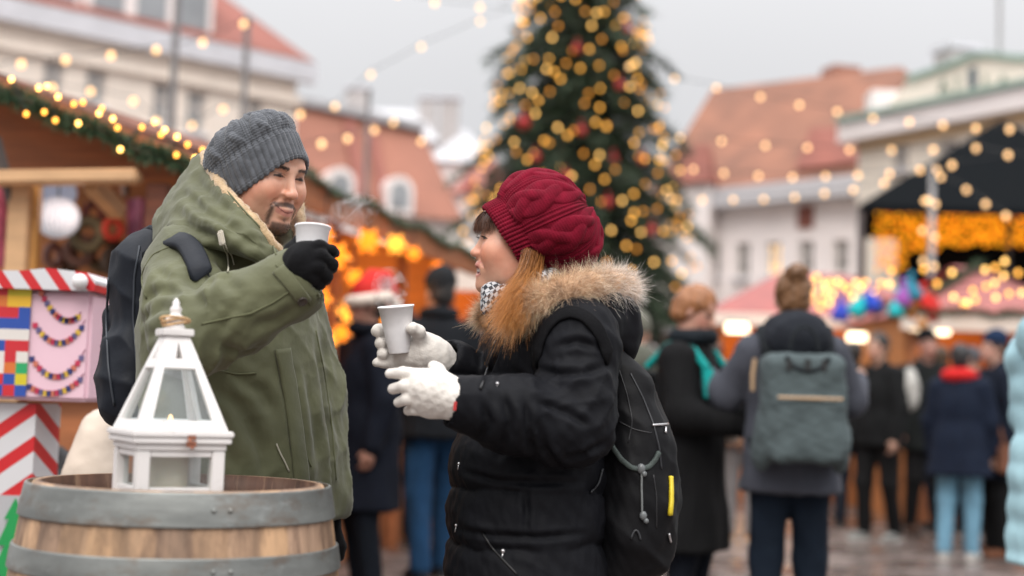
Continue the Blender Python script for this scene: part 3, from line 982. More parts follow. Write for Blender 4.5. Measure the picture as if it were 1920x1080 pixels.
festoon('festoon string running down the grey pole by the black tent', [(1734, 377), (1754, 383), (1730, 433), (1752, 445), (1731, 490), (1751, 500)], 18.6, 18.5)
festoon('festoon string across the front of the cream house', [(40, 120), (123, 113), (208, 104), (293, 94), (380, 80), (457, 45)], 13.5, 15.0, ((-60, 128), (463, 38)))
festoon('festoon string low across the windows of the cream house', [(20, 160), (98, 165), (170, 172), (250, 190), (293, 228), (360, 236), (418, 205)], 13, 17, ((-60, 150), (463, 190)))
festoon('upper festoon string in front of the salmon roof', [(563, 215), (628, 200), (695, 140), (790, 88), (900, 40)], 15.5, 22, ((463, 232), (985, 5)))
festoon('lower festoon string in front of the salmon roof', [(603, 270), (652, 260), (702, 244), (738, 230), (790, 265), (850, 288)], 15, 20, ((463, 292), (905, 300)))
festoon('festoon string high in the sky above the couple', [(690, -30), (745, -12), (815, 5), (900, 14)], 14, 19, ((600, -60), (1000, 20)))
def pole(label, x0, y0, Y, r, m, cat='pole'):
    p = at(x0, y0, Y); t = thing('light_pole', label, cat, (p.x, Y, 0))
    q = MB(); q.tube([(p.x, Y, .12), (p.x, Y, p.z)], [r, r*.75], 12); q.build('shaft', m, t, smooth=True)
    q = MB(); q.lathe([(0, 0), (r*2.6, 0), (r*2.6, .07), (r*1.4, .14), (0, .14)], (p.x, Y, 0), 14); q.build('base', m, t)
    q = MB(); q.ball((p.x, Y, p.z+r*.6), r*1.1, 10, 6); q.build('finial', m, t)
pole('taller dark pole in front of the cream house, rising out of the picture', 336, -60, 14, .045, M_pole)
pole('dark pole before the right end of the cream house, its top bulb lit', 464, 42, 16, .045, M_pole)
pole('thin dark pole in front of the salmon roof', 692, 175, 20, .04, M_pole)
pole('slim grey pole in front of the black tent', 1748, 322, 18.9, .05, M_pole_grey)
# ================================================================== STALLS
M_wood_or = mat('orange_stained_boards', (0.36, 0.125, 0.045), 0.6, 0.25, 3, stretch=(1, 1, 9), bump=.3, bscale=14)
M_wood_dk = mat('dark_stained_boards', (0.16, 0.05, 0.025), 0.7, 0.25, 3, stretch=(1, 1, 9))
M_wood_pale = mat('pale_planed_wood', (0.62, 0.38, 0.20), 0.55, 0.15, 4, stretch=(1, 1, 6))
M_wood_yel = mat('yellow_varnished_wood', (0.66, 0.34, 0.10), 0.45, 0.15, 4, stretch=(6, 6, 1))
M_shingle = mat('brown_shingles', (0.20, 0.085, 0.06), 0.8, 0.25, 6, bump=.5, bscale=20)
M_fir = mat('fir_garland', (0.03, 0.06, 0.03), 0.7, 0.1, attr='col')
M_maroon = mat('maroon_canvas', (0.33, 0.105, 0.095), 0.7, 0.12, 3)
M_white_cv = mat('white_canvas', (0.78, 0.68, 0.60), 0.7, 0.06, 3)
M_black_cv = mat('black_canvas', (0.0045, 0.006, 0.0075), 0.85, 0.15, 2, spec=.08)
M_back = mat('warm_back_boards', (0.45, 0.17, 0.05), 0.7, 0.2, 3, stretch=(1, 1, 6))

def garland(name, label, pts, rad, n, group=None, cat='garland'):
    """A fir garland: needles all round a sagging line."""
    P = [Vector(p) for p in pts]; root = thing(name, label, cat, P[0], group)
    q = MB(); q.tube(pts, rad*.25, 6); q.build('core', mat('spruce_bark', (0.09, 0.06, 0.04)), root)
    seg = rng.integers(0, len(P)-1, n); t = rng.uniform(size=n)
    A0 = np.array([tuple(p) for p in P]); base = A0[seg]*(1-t)[:, None] + A0[seg+1]*t[:, None]
    d = rng.normal(size=(n, 3)); d /= np.linalg.norm(d, axis=1)[:, None]
    sh = rng.uniform(.6, 1.4, size=(n, 1))
    strands('needles', base, d, rng.uniform(.6, 1.2, n)*rad, rad*.16, M_fir, root, seg=1, cols0=sh*np.array([[.02, .04, .02]]), cols1=sh*np.array([[.05, .11, .05]]))
    return root

# ---- near wooden stall on the left
SY = 5.6
st = thing('market_stall', 'orange brown wooden market stall with a garlanded roof at the left', 'stall', at(150, 1100, SY+.8)*1)
st.location.z = 0
def L(x, y, Y=SY): return at(x, y, Y)
pkL, pkR = L(-330, 22), L(400, 318)
pkA = L(-330, 22)
back = Vector((0, 2.6, 0))
q = MB(); rr0, rr1 = L(-330, 8), L(388, 296)
q.slab([rr0, rr1, rr1+back, rr0+back], (0, 0, -.04)); ro = q.build('roof', M_shingle, st)
q = MB(); q.bar(L(-330, 36), L(390, 324), .05, .075, up=(0, 0, 1)); q.build('fascia', M_wood_or, ro)
q = MB(); a, b = L(-330, 45, SY+.25), L(395, 335, SY+.25)
bl, br = L(-330, 330, SY+.25), L(380, 335, SY+.25)
q.slab([a, b, br, bl], (0, .04, 0)); q.build('gable_board', M_wood_or, st)
q = MB(); q.bar(L(-330, 338, SY-.05), L(262, 331, SY-.05), .10, .055, bev=.01); q.build('front_beam', M_wood_pale, st)
q = MB(); q.bar(L(172, 345, SY), L(222, 398, SY+.2), .06, .06); q.build('brace', M_wood_pale, st)
q = MB(); q.bar(L(-10, 258, SY-.03), L(48, 470, SY+.1), .035, .035); q.build('brace', M_pole, st)
for x, m, w in ((43, M_wood_pale, .085), (64, M_wood_yel, .06), (300, M_wood_dk, .09)):
    p = L(x, 345, SY+.06 if w > .07 else SY+.1); q = MB(); q.box((p.x, p.y, p.z/2), (w, w, p.z-.004), bev=.006); q.build('post', m, st)
q = MB(); p0, p1 = L(-330, 715, SY), L(330, 715, SY); q.slab([p0, p1, p1+Vector((0, .5, 0)), p0+Vector((0, .5, 0))], (0, 0, -.05)); q.build('counter', M_wood_pale, st)
q = MB(); q.slab([Vector((p0.x, SY+.06, .02)), Vector((p1.x, SY+.06, .02)), Vector((p1.x, SY+.06, p1.z-.052)), Vector((p0.x, SY+.06, p0.z-.052))], (0, .04, 0)); q.build('front_panel', M_wood_or, st)
q = MB(); bx0, bx1 = L(-330, 700, SY+2.4), L(520, 700, SY+2.4)
q.slab([Vector((bx0.x, SY+2.4, .0)), Vector((bx1.x, SY+2.4, 0)), Vector((bx1.x, SY+2.4, 2.4)), Vector((bx0.x, SY+2.4, 2.4))], (0, .05, 0))
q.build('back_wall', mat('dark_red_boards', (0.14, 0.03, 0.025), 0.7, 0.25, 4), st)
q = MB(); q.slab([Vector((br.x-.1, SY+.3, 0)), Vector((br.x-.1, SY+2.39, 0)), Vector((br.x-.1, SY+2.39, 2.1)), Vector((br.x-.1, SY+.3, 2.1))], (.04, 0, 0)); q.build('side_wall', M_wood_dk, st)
rake = [L(-330 + 730*i/16, 40 + 294*i/16 + 8*math.sin(i*2.1), SY-.06) for i in range(17)]
garland('fir_garland', 'dark fir garland along the roof edge of the left wooden stall', rake, .060, 4600)
bp = [(41, 287), (95, 412), (160, 405), (140, 318), (170, 312), (200, 435), (210, 350), (267, 376), (300, 370), (283, 446), (368, 392), (358, 410), (408, 430), (425, 462), (435, 540), (513, 460), (560, 440), (596, 470), (582, 487), (640, 495), (678, 523), (638, 560), (705, 572), (732, 543), (-60, 250)]
bp = sorted([(x/1.928, y/1.928) for x, y in bp])
light_string('string of small amber lights along the roof edge of the left wooden stall', [L(x, y-3, SY-.12) for x, y in bp], [L(x, y, SY-.12) for x, y in bp], .009, [glow('small_amber_dim', (1, .42, .06), 4.0), glow('small_amber', (1, .55, .13), 7.0)], 'stall light strings', cr=.003)
# goods inside
M_pinkgood = mat('pink_bunting_cloth', (0.62, 0.20, 0.32), 0.8, 0.35, 14)
dl = bpy.data.lights.new('stall_lamp', 'POINT'); dl.energy = 4; dl.color = (1, .75, .62); dl.shadow_soft_size = .12
lo_ = bpy.data.objects.new('stall_lamp', dl); COL.objects.link(lo_); lo_.location = at(140, 380, SY+.55)
def hanging_cloth(label, x0, y0, x1, y1, Y, m, seed):
    r = np.random.default_rng(seed); q = MB(); n = 10
    for i in range(n):
        a = x0+(x1-x0)*i/n; b = x0+(x1-x0)*(i+1)/n
        dy0, dy1 = .03*math.sin(i*1.9), .03*math.sin((i+1)*1.9)
        q.slab([at(a, y0, Y)+Vector((0, dy0, 0)), at(b, y0, Y)+Vector((0, dy1, 0)), at(b, y1, Y)+Vector((0, dy1, 0)), at(a, y1, Y)+Vector((0, dy0, 0))], (0, .012, 0))
    o = q.build('cloth_banner', m); tag(o, label, 'banner', 'pink cloths hanging in the left stall')
hanging_cloth('pink patterned cloth hanging at the far left of the wooden stall', -60, 352, 34, 502, SY+.9, M_pinkgood, 1)
hanging_cloth('pink and lilac cloth hanging in the stall behind the man', 238, 372, 330, 500, SY+1.4, mat('lilac_bunting_cloth', (0.55, 0.26, 0.42), 0.8, 0.3, 10), 2)
def star_lantern(label, p, r, m, group, n=12, name='star_lantern', rod=.5):
    """A many-pointed paper star."""
    root = thing(name, label, 'star lantern', p, group); q = MB()
    bm = bmesh.new(); bmesh.ops.create_icosphere(bm, subdivisions=1, radius=r*.5)
    bm.faces.ensure_lookup_table()
    V = [v.co.copy() for v in bm.verts]; F = []
    for f in list(bm.faces):
        tip = f.calc_center_median().normalized()*r; V.append(tip); k = len(V)-1
        ids = [v.index for v in f.verts]; F += [(ids[i], ids[(i+1) % 3], k) for i in range(3)]
    bm.free(); q.add([v + Vector(p) for v in V], F); q.build('shade', m, root)
    q = MB(); q.tube([Vector(p)+Vector((0, 0, r*.5)), Vector(p)+Vector((0, 0, r*.5+rod))], .004, 4); q.build('hanger', M_cable, root)
def paper_globe(label, p, r, m):
    root = thing('paper_globe', label, 'ornament', p, 'white paper ornaments in the left stall'); n = 24
    q = MB(); V = []
    for i in range(13):
        ph = math.pi*i/12
        for k in range(n*2):
            t = math.pi*k/n; rr = r*math.sin(ph)*(1 if k % 2 else .88)
            V.append(Vector(p)+Vector((rr*math.cos(t), rr*math.sin(t), r*.95*math.cos(ph))))
    q.add(V, [(i*2*n+k, (i+1)*2*n+k, (i+1)*2*n+(k+1) % (2*n), i*2*n+(k+1) % (2*n)) for i in range(12) for k in range(2*n)]); q.build('shade', m, root)
    q = MB(); q.tube([Vector(p)+Vector((0, 0, r*.93)), Vector(p)+Vector((0, 0, r*.93+.12))], .004, 4); q.build('hanger', M_cable, root)
paper_globe('big white glowing pleated paper ball hanging in the left wooden stall', at(108, 408, SY+.8), .10, glow('white_paper_globe', (0.50, 0.56, 0.64), 0.3))
paper_globe('small bluish white paper ball just above the big white one', at(112, 362, SY+1.1), .08, glow('bluish_paper_globe', (.35, .42, .55), .25))
paper_globe('grey blue paper ball left of the big white one in the stall', at(84, 400, SY+1.2), .09, glow('grey_paper_globe', (.32, .36, .45), .2))
goods = [(165, 440, .09, (0.10, .09, .05)), (150, 470, .08, (.20, .12, .10)), (195, 475, .1, (.13, .11, .07)), (175, 400, .06, (.25, .08, .07)), (212, 430, .06, (.45, .05, .03)), (215, 490, .08, (.07, .06, .05)), (100, 480, .07, (.33, .2, .18)), (130, 490, .08, (.12, .08, .05)), (235, 350, .05, (.2, .17, .16))]
for i, (x, y, r, c) in enumerate(goods):
    p = at(x, y, SY+1.0 + .12*(i % 4)); root = thing('wreath', ['brown twig wreath', 'dusty pink wreath', 'olive twig wreath', 'small dark red wreath', 'bright red wreath', 'near black wreath', 'greyish pink wreath', 'dark brown wreath', 'small grey wreath'][i] + ' hanging inside the left wooden stall', 'wreath', p, 'wreaths hanging in the left stall')
    q = MB(); q.lathe([(r*(.7+.3*math.cos(t)), r*.3*math.sin(t)) for t in np.linspace(0, 2*math.pi, 9)[:-1]], p, 18, M=Matrix.Rotation(R(90), 3, 'X') @ Matrix.Rotation(.2*i, 3, 'Y'), closed=True)
    q.build('ring', mat('wreath_twigs_%d' % i, c, .8, .4, 30, bump=.8, bscale=40), root, smooth=True)
    q = MB(); q.tube([p+Vector((0, 0, r*.9)), p+Vector((0, 0, r*.9+.25))], .003, 4); q.build('ribbon', M_cable, root)

# ---- candy striped letter box with posters
PY = 3.9
def stripes(name, ax, scale, c1=(.62, .62, .64), c2=(.55, .015, .02), dist=0.0, duty=.58):
    m = bpy.data.materials.new(name); m.use_nodes = True; n, l = m.node_tree.nodes, m.node_tree.links
    b = n['Principled BSDF']; b.inputs['Roughness'].default_value = .45
    t = n.new('ShaderNodeTexCoord'); dp = n.new('ShaderNodeVectorMath'); dp.operation = 'DOT_PRODUCT'; dp.inputs[1].default_value = ax
    l.new(t.outputs['Object'], dp.inputs[0])
    mu = n.new('ShaderNodeMath'); mu.operation = 'MULTIPLY'; mu.inputs[1].default_value = scale; l.new(dp.outputs['Value'], mu.inputs[0])
    fr = n.new('ShaderNodeMath'); fr.operation = 'FRACT'; l.new(mu.outputs[0], fr.inputs[0])
    gt = n.new('ShaderNodeMath'); gt.operation = 'GREATER_THAN'; gt.inputs[1].default_value = duty; l.new(fr.outputs[0], gt.inputs[0])
    mx = n.new('ShaderNodeMix'); mx.data_type = 'RGBA'; mx.inputs['A'].default_value = (*c1, 1); mx.inputs['B'].default_value = (*c2, 1)
    l.new(gt.outputs[0], mx.inputs['Factor']); l.new(mx.outputs['Result'], b.inputs['Base Color'])
    return m
lb = thing('display_stand', 'candy striped stand with a pink bunting poster and red striped pillar behind the barrel', 'stand', at(-20, 1100, PY+.15)*1); lb.location.z = 0
zt, zb = at(100, 545, PY).z, at(100, 752, PY).z
xr, xl = at(165, 640, PY).x, at(-260, 640, PY).x
q = MB(); q.box(((xl+xr)/2, PY+.17, (zt+zb)/2), (xr-xl, .30, zt-zb), bev=.01); bxo = q.build('cabinet', mat('pink_painted_board', (.74, .50, .58), .5, .06, 5), lb)
# arched striped lid
q = MB(); prof = [(xl-.02, zt+.002), (xr+.012, zt+.002), (xr+.015, zt+.03), (xr-.01, zt+.052), (at(92, 505, PY).x, at(92, 503, PY).z), (at(40, 508, PY).x, at(40, 508, PY).z), (xl-.02, zt+.045)]
q.slab([Vector((x, PY-.01, z)) for x, z in prof], (0, .36, 0)); q.build('lid', stripes('candy_stripes_lid', (.8, 0, .6), 16), lb)
q = MB(); c = at(150, 528, PY-.03); q.ball(c, .022, 12, 8); q.build('knob', mat('white_knob', (.75, .74, .74), .4, 0), lb, smooth=True)
q = MB(); px0 = at(-75, 800, PY).x; px1 = at(52, 800, PY).x
q.box(((px0+px1)/2, PY+.17, zb/2 - .004), (px1-px0, .22, zb-.012)); pl = q.build('pillar', stripes('candy_stripes_pillar', (-.55, .3, .75), 13), lb)
pz = at(20, 925, PY).z
q = MB(); q.box(((px0+px1)/2, PY+.17, pz/2), (px1-px0+.006, .226, pz-.02)); q.build('pillar_base', mat('grey_painted_board', (.42, .42, .44), .5, .05), pl)
q = MB(); tx, tz, ty = at(18, 940, PY).x, at(18, 936, PY).z, PY+.05
trp = [(0, 0), (.022, -.045), (.012, -.045), (.034, -.10), (.018, -.10), (.046, -.17), (.01, -.17), (.01, -.24), (-.01, -.24), (-.01, -.17), (-.046, -.17), (-.018, -.10), (-.034, -.10), (-.012, -.045), (-.022, -.045)]
q.slab([Vector((tx+a*1.3, ty-.002, tz+b*1.3)) for a, b in trp], (0, -.003, 0)); q.build('tree_sign', mat('green_painted_tree', (.01, .28, .07), .5, .05), pl)
# colour block poster and bunting on the pink front
q = MB(); z0p, z1p = at(0, 742, PY-.005).z, at(0, 532, PY-.005).z
x0p, x1p = at(-150, 640, PY-.005).x, at(50, 640, PY-.005).x
cols = [(.6, .5, .02), (.02, .07, .35), (.02, .35, .12), (.75, .45, .03), (.55, .02, .03), (.10, .45, .25), (.7, .66, .62), (.62, .16, .03), (.05, .35, .6), (.6, .5, .02)]
grd = {}
rp = np.random.default_rng(12)
NX, NZ = 9, 10
for i in range(NX):
    for j in range(NZ):
        ci = int(rp.integers(0, len(cols)))
        if i > 0 and rp.uniform() < .35: ci = grd.get((i-1, j), ci)
        grd[(i, j)] = ci
q = MB(); pv = {}
for i in range(NX+1):
    for j in range(NZ+1):
        pv[(i, j)] = len(q.V); q.V.append((x0p+(x1p-x0p)*i/NX, PY+.012, z0p+(z1p-z0p)*j/NZ))
for (i, j), c in grd.items():
    q.F.append((pv[i, j], pv[i+1, j], pv[i+1, j+1], pv[i, j+1])); q.mi.append(c)
q.build('flag_poster', [mat('poster_ink_%d' % i, c, .5, .05) for i, c in enumerate(cols)], bxo)
bcol = [(.03, .04, .16), (.5, .03, .08), (.62, .40, .05), (.55, .16, .10), (.12, .10, .22)]
binks = [mat('bunting_cord', (.35, .12, .2), .7, 0)] + [mat('bunting_ink_%d' % i, c, .6, 0) for i, c in enumerate(bcol)]
for (x0, y0, x1, y1, sag) in ((78, 545, 152, 585, 28), (66, 605, 160, 600, 36), (60, 668, 160, 655, 40), (55, 720, 158, 700, 22)):
    q = MB(); pp = []
    for i in range(15):
        t = i/14; x = x0+(x1-x0)*t; y = y0+(y1-y0)*t+sag*4*t*(1-t); p = at(x, y, PY+.018); p.y = PY+.0185; pp.append(p)
        s = .0075; q.cur = 1 + (i*3+int(x0)) % 5
        if i < 14: q.slab([p+Vector((-s, 0, 0)), p+Vector((s, 0, 0)), p+Vector((s*.8, 0, -2*s)), p+Vector((-s*.8, 0, -2*s))], (0, -.002, 0))
    q.cur = 0; q.tube(pp, .0015, 4)
    q.build('bunting', binks, bxo)
# pale sack and dark bag behind the barrel
def lump(name, label, cat, c, r, m, seed, h=.012, amp=.01, f=9, extra=()):
    lo, hi = np.array(c)-np.array(r)*1.5-.03, np.array(c)+np.array(r)*1.5+.03
    v = Vol.cube(lo, hi, h); v.ell(c, r)
    for cc, rr in extra: v.ell(np.array(c)+np.array(cc), rr, k=.06)
    V, F = v.mesh(); N = normals(V, F); V = V + N*(fnoise(V, seed, 3, f)*amp)[:, None]
    V[:, 2] = np.maximum(V[:, 2], .003)
    o = obj(name, V, F, m); return tag(o, label, cat)
p = at(170, 840, 3.75)
lump('cloth_sack', 'cream cloth sack slumped behind the barrel beside the white lantern', 'sack', (p.x, 3.8, .52), (.10, .14, .52), mat('cream_cloth', (.56, .47, .39), .85, .1, 6, bump=.3, bscale=60), 4, extra=(((-.02, 0, -.1), (.12, .15, .40)),), amp=.006, f=5)
p = at(85, 870, 4.6)
lump('duffel_bag', 'black bag lying on crates under the left stall counter', 'bag', (p.x, 4.7, .45), (.16, .12, .45), mat('black_bag_cloth', (.015, .015, .017), .6, .1), 5, amp=.01)

# ---- stall row between the couple
Z_E = 2.20
ra, rb = at(500, 745, 7.2), at(888, 745, 11.8)
ra.z = rb.z = 0
dv = (rb-ra).normalized(); nv = Vector((dv.y, -dv.x, 0))       # nv: towards the square
ra = ra - nv*.36; rb = rb - nv*.36
s2 = thing('market_stall', 'wooden stall with an orange lit interior and fir garland between the couple', 'stall', ra)
Lr = (rb-ra).length
def S2(u, out, z): return ra + dv*u + nv*out + Vector((0, 0, z))
q = MB(); q.slab([S2(0, .35, Z_E), S2(Lr, .35, Z_E), S2(Lr, -1.4, Z_E+.55), S2(0, -1.4, Z_E+.55)], (0, 0, .05)); ro = q.build('roof', mat('pinkish_roof_felt', (.36, .20, .16), .8, .15, 3), s2)
q = MB(); q.bar(S2(0, .36, Z_E-.03), S2(Lr, .36, Z_E-.03), .04, .16); q.build('fascia', M_wood_or, ro)
q = MB(); q.slab([S2(0, -1.3, 0), S2(Lr, -1.3, 0), S2(Lr, -1.3, Z_E+.4), S2(0, -1.3, Z_E+.4)], -nv*.05); q.build('back_wall', M_back, s2)
for u in (0.04, Lr-.04): q = MB(); q.slab([S2(u, .1, 0), S2(u, -1.29, 0), S2(u, -1.29, Z_E+.4), S2(u, .1, Z_E)], dv*.03); q.build('side_wall', M_back, s2)
q = MB(); q.slab([S2(.1, .1, .0), S2(Lr-.1, .1, .0), S2(Lr-.1, .1, .95), S2(.1, .1, .95)], -nv*.04); q.build('front_panel', M_wood_or, s2)
q = MB(); q.slab([S2(.1, .22, .954), S2(Lr-.1, .22, .954), S2(Lr-.1, -.3, .954), S2(.1, -.3, .954)], (0, 0, .04)); q.build('counter', M_wood_pale, s2)
for u in (.12, Lr*.33, Lr*.66, Lr-.12):
    q = MB(); q.box(S2(u, .16, (Z_E-.02)/2), (.08, .08, Z_E-.03)); q.build('post', M_wood_or, s2)
garland('fir_garland', 'fir garland along the eave of the orange lit stall between the couple', [S2(Lr*i/12, .40, Z_E+.04+.03*math.sin(i*2)) for i in range(13)], .05, 2400)
M_ostar = glow('orange_paper_star', (1.0, 0.30, 0.02), 1.1)
M_ostar2 = glow('yellow_orange_star', (1.0, 0.42, 0.05), 1.5)
ost = [(612, 640, 7.9, .085, 1), (655, 585, 8.3, .11, 1), (600, 560, 7.8, .1, 0), (690, 610, 8.6, .07, 0), (630, 480, 7.9, .12, 0), (690, 452, 8.5, .12, 0), (742, 458, 9.0, .1, 1), (665, 520, 8.2, .08, 0), (775, 475, 9.6, .08, 0), (640, 625, 8.1, .08, 0), (596, 610, 7.7, .08, 0), (610, 440, 7.8, .07, 0), (720, 600, 9.0, .07, 1), (590, 500, 7.6, .09, 1), (820, 500, 10.4, .07, 0)]
names = ['lowest yellow orange star', 'big yellow orange star low beside the dark green coat', 'orange star under the raised black glove', 'orange star left of the santa hat wearer', 'large orange star under the roof next to the white cup', 'large orange star near the garland', 'yellow orange star under the middle of the roof', 'orange star above the santa hat', 'small orange star towards the far end of the roof', 'orange star just above the lowest one', 'orange star half behind the green coat cuff', 'small orange star near the cup rim', 'yellow star deep in the stall', 'yellow star close to the green sleeve', 'small orange star at the far end of the stall']
for (x, y, Y, r, k), nm in zip(ost, names):
    star_lantern(nm + ', glowing in the stall', at(x, y, Y), r*.8, M_ostar2 if k else M_ostar, 'orange star lanterns in the stall between the couple', rod=.25)
def warm_light(p, e, r=.15):
    d = bpy.data.lights.new('stall_lamp', 'POINT'); d.energy = e; d.color = (1, .55, .2); d.shadow_soft_size = r
    o = bpy.data.objects.new('stall_lamp', d); COL.objects.link(o); o.location = p
for u in (.9, 2.6, 4.0): warm_light(S2(u, -.5, 1.9), 14)

# ---- stall with white awning behind the woman
def box_stall(label, x0, x1, y_eave, Y, m_roof, m_val, depth=1.8, rise=.55, val=.2, ridge_shift=0, hip=.3, lamp=None, backm=None, energy=16):
    a, b = at(x0, y_eave, Y), at(x1, y_eave, Y); z = (a.z+b.z)/2
    root = thing('market_stall', label, 'stall', ((a.x+b.x)/2, Y, 0)); w = b.x-a.x
    e = [Vector((a.x-.1, Y-.15, z)), Vector((b.x+.1, Y-.15, z)), Vector((b.x+.1, Y+depth, z)), Vector((a.x-.1, Y+depth, z))]
    r0, r1 = Vector((a.x+hip, Y+depth/2, z+rise)), Vector((b.x-hip, Y+depth/2, z+rise))
    q = MB(); q.quad(e[0], e[1], r1, r0).quad(e[1], e[2], r1).quad(e[2], e[3], r0, r1).quad(e[3], e[0], r0).quad(e[3], e[2], e[1], e[0]); ro = q.build('roof', m_roof, root)
    q = MB(); q.slab([e[0]+Vector((0, -.01, -val)), e[1]+Vector((0, -.01, -val)), e[1]+Vector((0, -.01, 0)), e[0]+Vector((0, -.01, 0))], (0, -.015, 0)); q.build('valance', m_val, ro)
    q = MB(); q.slab([Vector((a.x, Y+depth-.1, 0)), Vector((b.x, Y+depth-.1, 0)), Vector((b.x, Y+depth-.1, z-.01)), Vector((a.x, Y+depth-.1, z-.01))], (0, .04, 0)); q.build('back_wall', backm or M_back, root)
    for x in (a.x, b.x-.04): q = MB(); q.slab([Vector((x, Y+.05, 0)), Vector((x, Y+depth-.11, 0)), Vector((x, Y+depth-.11, z-.01)), Vector((x, Y+.05, z-.01))], (.04, 0, 0)); q.build('side_wall', backm or M_back, root)
    q = MB(); q.box(((a.x+b.x)/2, Y+.12, .475), (w-.12, .05, .94)); q.build('front_panel', M_wood_or, root)
    q = MB(); q.box(((a.x+b.x)/2, Y+.2, .972), (w-.12, .5, .04)); q.build('counter', M_wood_pale, root)
    for x in (a.x+.06, b.x-.06): q = MB(); q.box((x, Y+.0, (z-val)/2), (.07, .07, z-val-.004)); q.build('post', M_wood_or, root)
    n = max(1, int(w/1.3))
    for i in range(n): warm_light((a.x + w*(i+.5)/n, Y+depth*.55, z-.25), energy)
    return root, a, b, z
box_stall('stall with a white awning and orange lit goods just left of the woman', 705, 925, 492, 13.5, M_white_cv, M_white_cv, val=.27, rise=.3)
# ---- right hand stalls
box_stall('right far stall under a maroon canopy covered in amber lights', 1340, 1800, 594, 16.5, M_maroon, M_white_cv, rise=.62, hip=1.0, val=.14, depth=2.6, energy=28)
_, na, nb, nz_ = box_stall('nearer stall under a maroon canopy at the right edge below the black tent', 1700, 2060, 596, 14.0, M_maroon, M_white_cv, rise=.62, hip=1.1, val=.15, depth=2.4, energy=26)
garland('fir_garland', 'fir garland along the eave of the right hand maroon canopy', [Vector((na.x-.1+(nb.x-na.x+.2)*i/12, 13.82, nz_+.03+.02*math.sin(i*2.2))) for i in range(13)], .07, 2200)
garland('fir_garland', 'fir garland climbing the sloping left edge of the maroon canopy', [Vector((na.x-.1, 13.85, nz_)).lerp(Vector((na.x+1.1, 15.1, nz_+.66)), i/8) for i in range(9)], .07, 1500)
cl = [(1503, 536), (1520, 530), (1523, 545), (1512, 556), (1545, 533), (1556, 530), (1570, 529), (1540, 560), (1561, 551), (1590, 543), (1605, 531), (1623, 530), (1637, 546), (1652, 532), (1668, 533), (1520, 563), (1555, 568), (1538, 576), (1600, 556), (1672, 508), (1711, 516), (1531, 520), (1548, 545), (1580, 535), (1615, 540)]
light_string('cluster of amber lights draped over the far maroon canopy', [at(x, y, 15.9) for x, y in cl], [at(x, y, 15.9) for x, y in cl], .028, [M_amber2, M_amber], 'light strings on the maroon canopies', cr=.004)
cl = [(1785, 511), (1732, 505), (1847, 506), (1866, 502), (1884, 490), (1909, 512), (1882, 517), (1849, 537), (1865, 531), (1824, 545), (1788, 557), (1806, 568), (1814, 568), (1829, 562), (1867, 558), (1892, 551), (1916, 549), (1757, 532), (1950, 540)]
light_string('scattered amber lights on the canopy at the right edge', [at(x, y, 13.6) for x, y in cl], [at(x, y, 13.6) for x, y in cl], .023, [M_amber2, M_amber], 'light strings on the maroon canopies', cr=.004)
M_lamp = glow('white_shop_lamp', (1.0, .86, .60), 3.2)
for i, (x0, x1, y0, y1, Y, lab) in enumerate(((1590, 1624, 624, 640, 15.6, 'bright boxy lamp hanging left of the seller of woolly hats'), (1668, 1728, 614, 627, 15.8, 'long bright lamp in the far maroon stall'), (1746, 1780, 614, 628, 15.2, 'bright lamp beside the beam of the right stall'), (1362, 1402, 606, 624, 15.6, 'bright lamp between the black coat and the grey backpack'), (1470, 1500, 618, 632, 15.9, 'lamp behind the grey backpack wearer'))):
    a, b = at(x0, y0, Y), at(x1, y1, Y); root = thing('shop_lamp', lab, 'lamp', (a+b)/2, 'lit lamps in the right hand stalls')
    q = MB(); q.box((a+b)/2, (b.x-a.x, .08, a.z-b.z), bev=.01); q.build('tube', M_lamp, root)
    q = MB(); q.box(((a.x+b.x)/2, Y+.01, a.z+.02), (b.x-a.x+.02, .1, .035)); q.build('housing', M_pole_grey, root)
hats = [(1576, 586, (.03, .06, .45), 'violet blue'), (1608, 577, (.01, .45, .47), 'turquoise'), (1634, 567, (.02, .07, .50), 'royal blue'), (1684, 577, (.02, .48, .52), 'pale turquoise'), (1693, 558, (.30, .08, .36), 'purple'), (1710, 546, (.03, .20, .30), 'dark teal'), (1708, 580, (.70, .20, .02), 'orange'), (1730, 566, (.62, .02, .015), 'scarlet'), (1748, 586, (.50, .02, .02), 'deep red'), (1652, 590, (.05, .05, .06), 'black'), (1725, 600, (.62, .30, .12), 'tan')]
for x, y, c, nm in hats:
    p = at(x, y, 13.9 if x > 1660 else 15.2); sc = p.y/13.9; root = thing('knitted_hat', nm + ' knitted hat hanging below the maroon canopies', 'hat', p, 'knitted hats hanging at the right hand stalls')
    q = MB(); q.lathe([(.002, .15), (.03, .12), (.07, .05), (.095, -.03), (.1, -.09), (.085, -.09), (.06, -.02), (.002, .03)], p, 14, M=Matrix.Rotation(rng.uniform(-.5, .5), 3, 'Y')*1); q.build('crown', mat('hat_wool_%s' % nm, c, .9, .15, 30), root, smooth=True)
    q = MB(); q.ball(p+Vector((0, 0, .16)), .035, 10, 7); q.build('pompom', mat('hat_wool_%s' % nm, c), root, smooth=True)

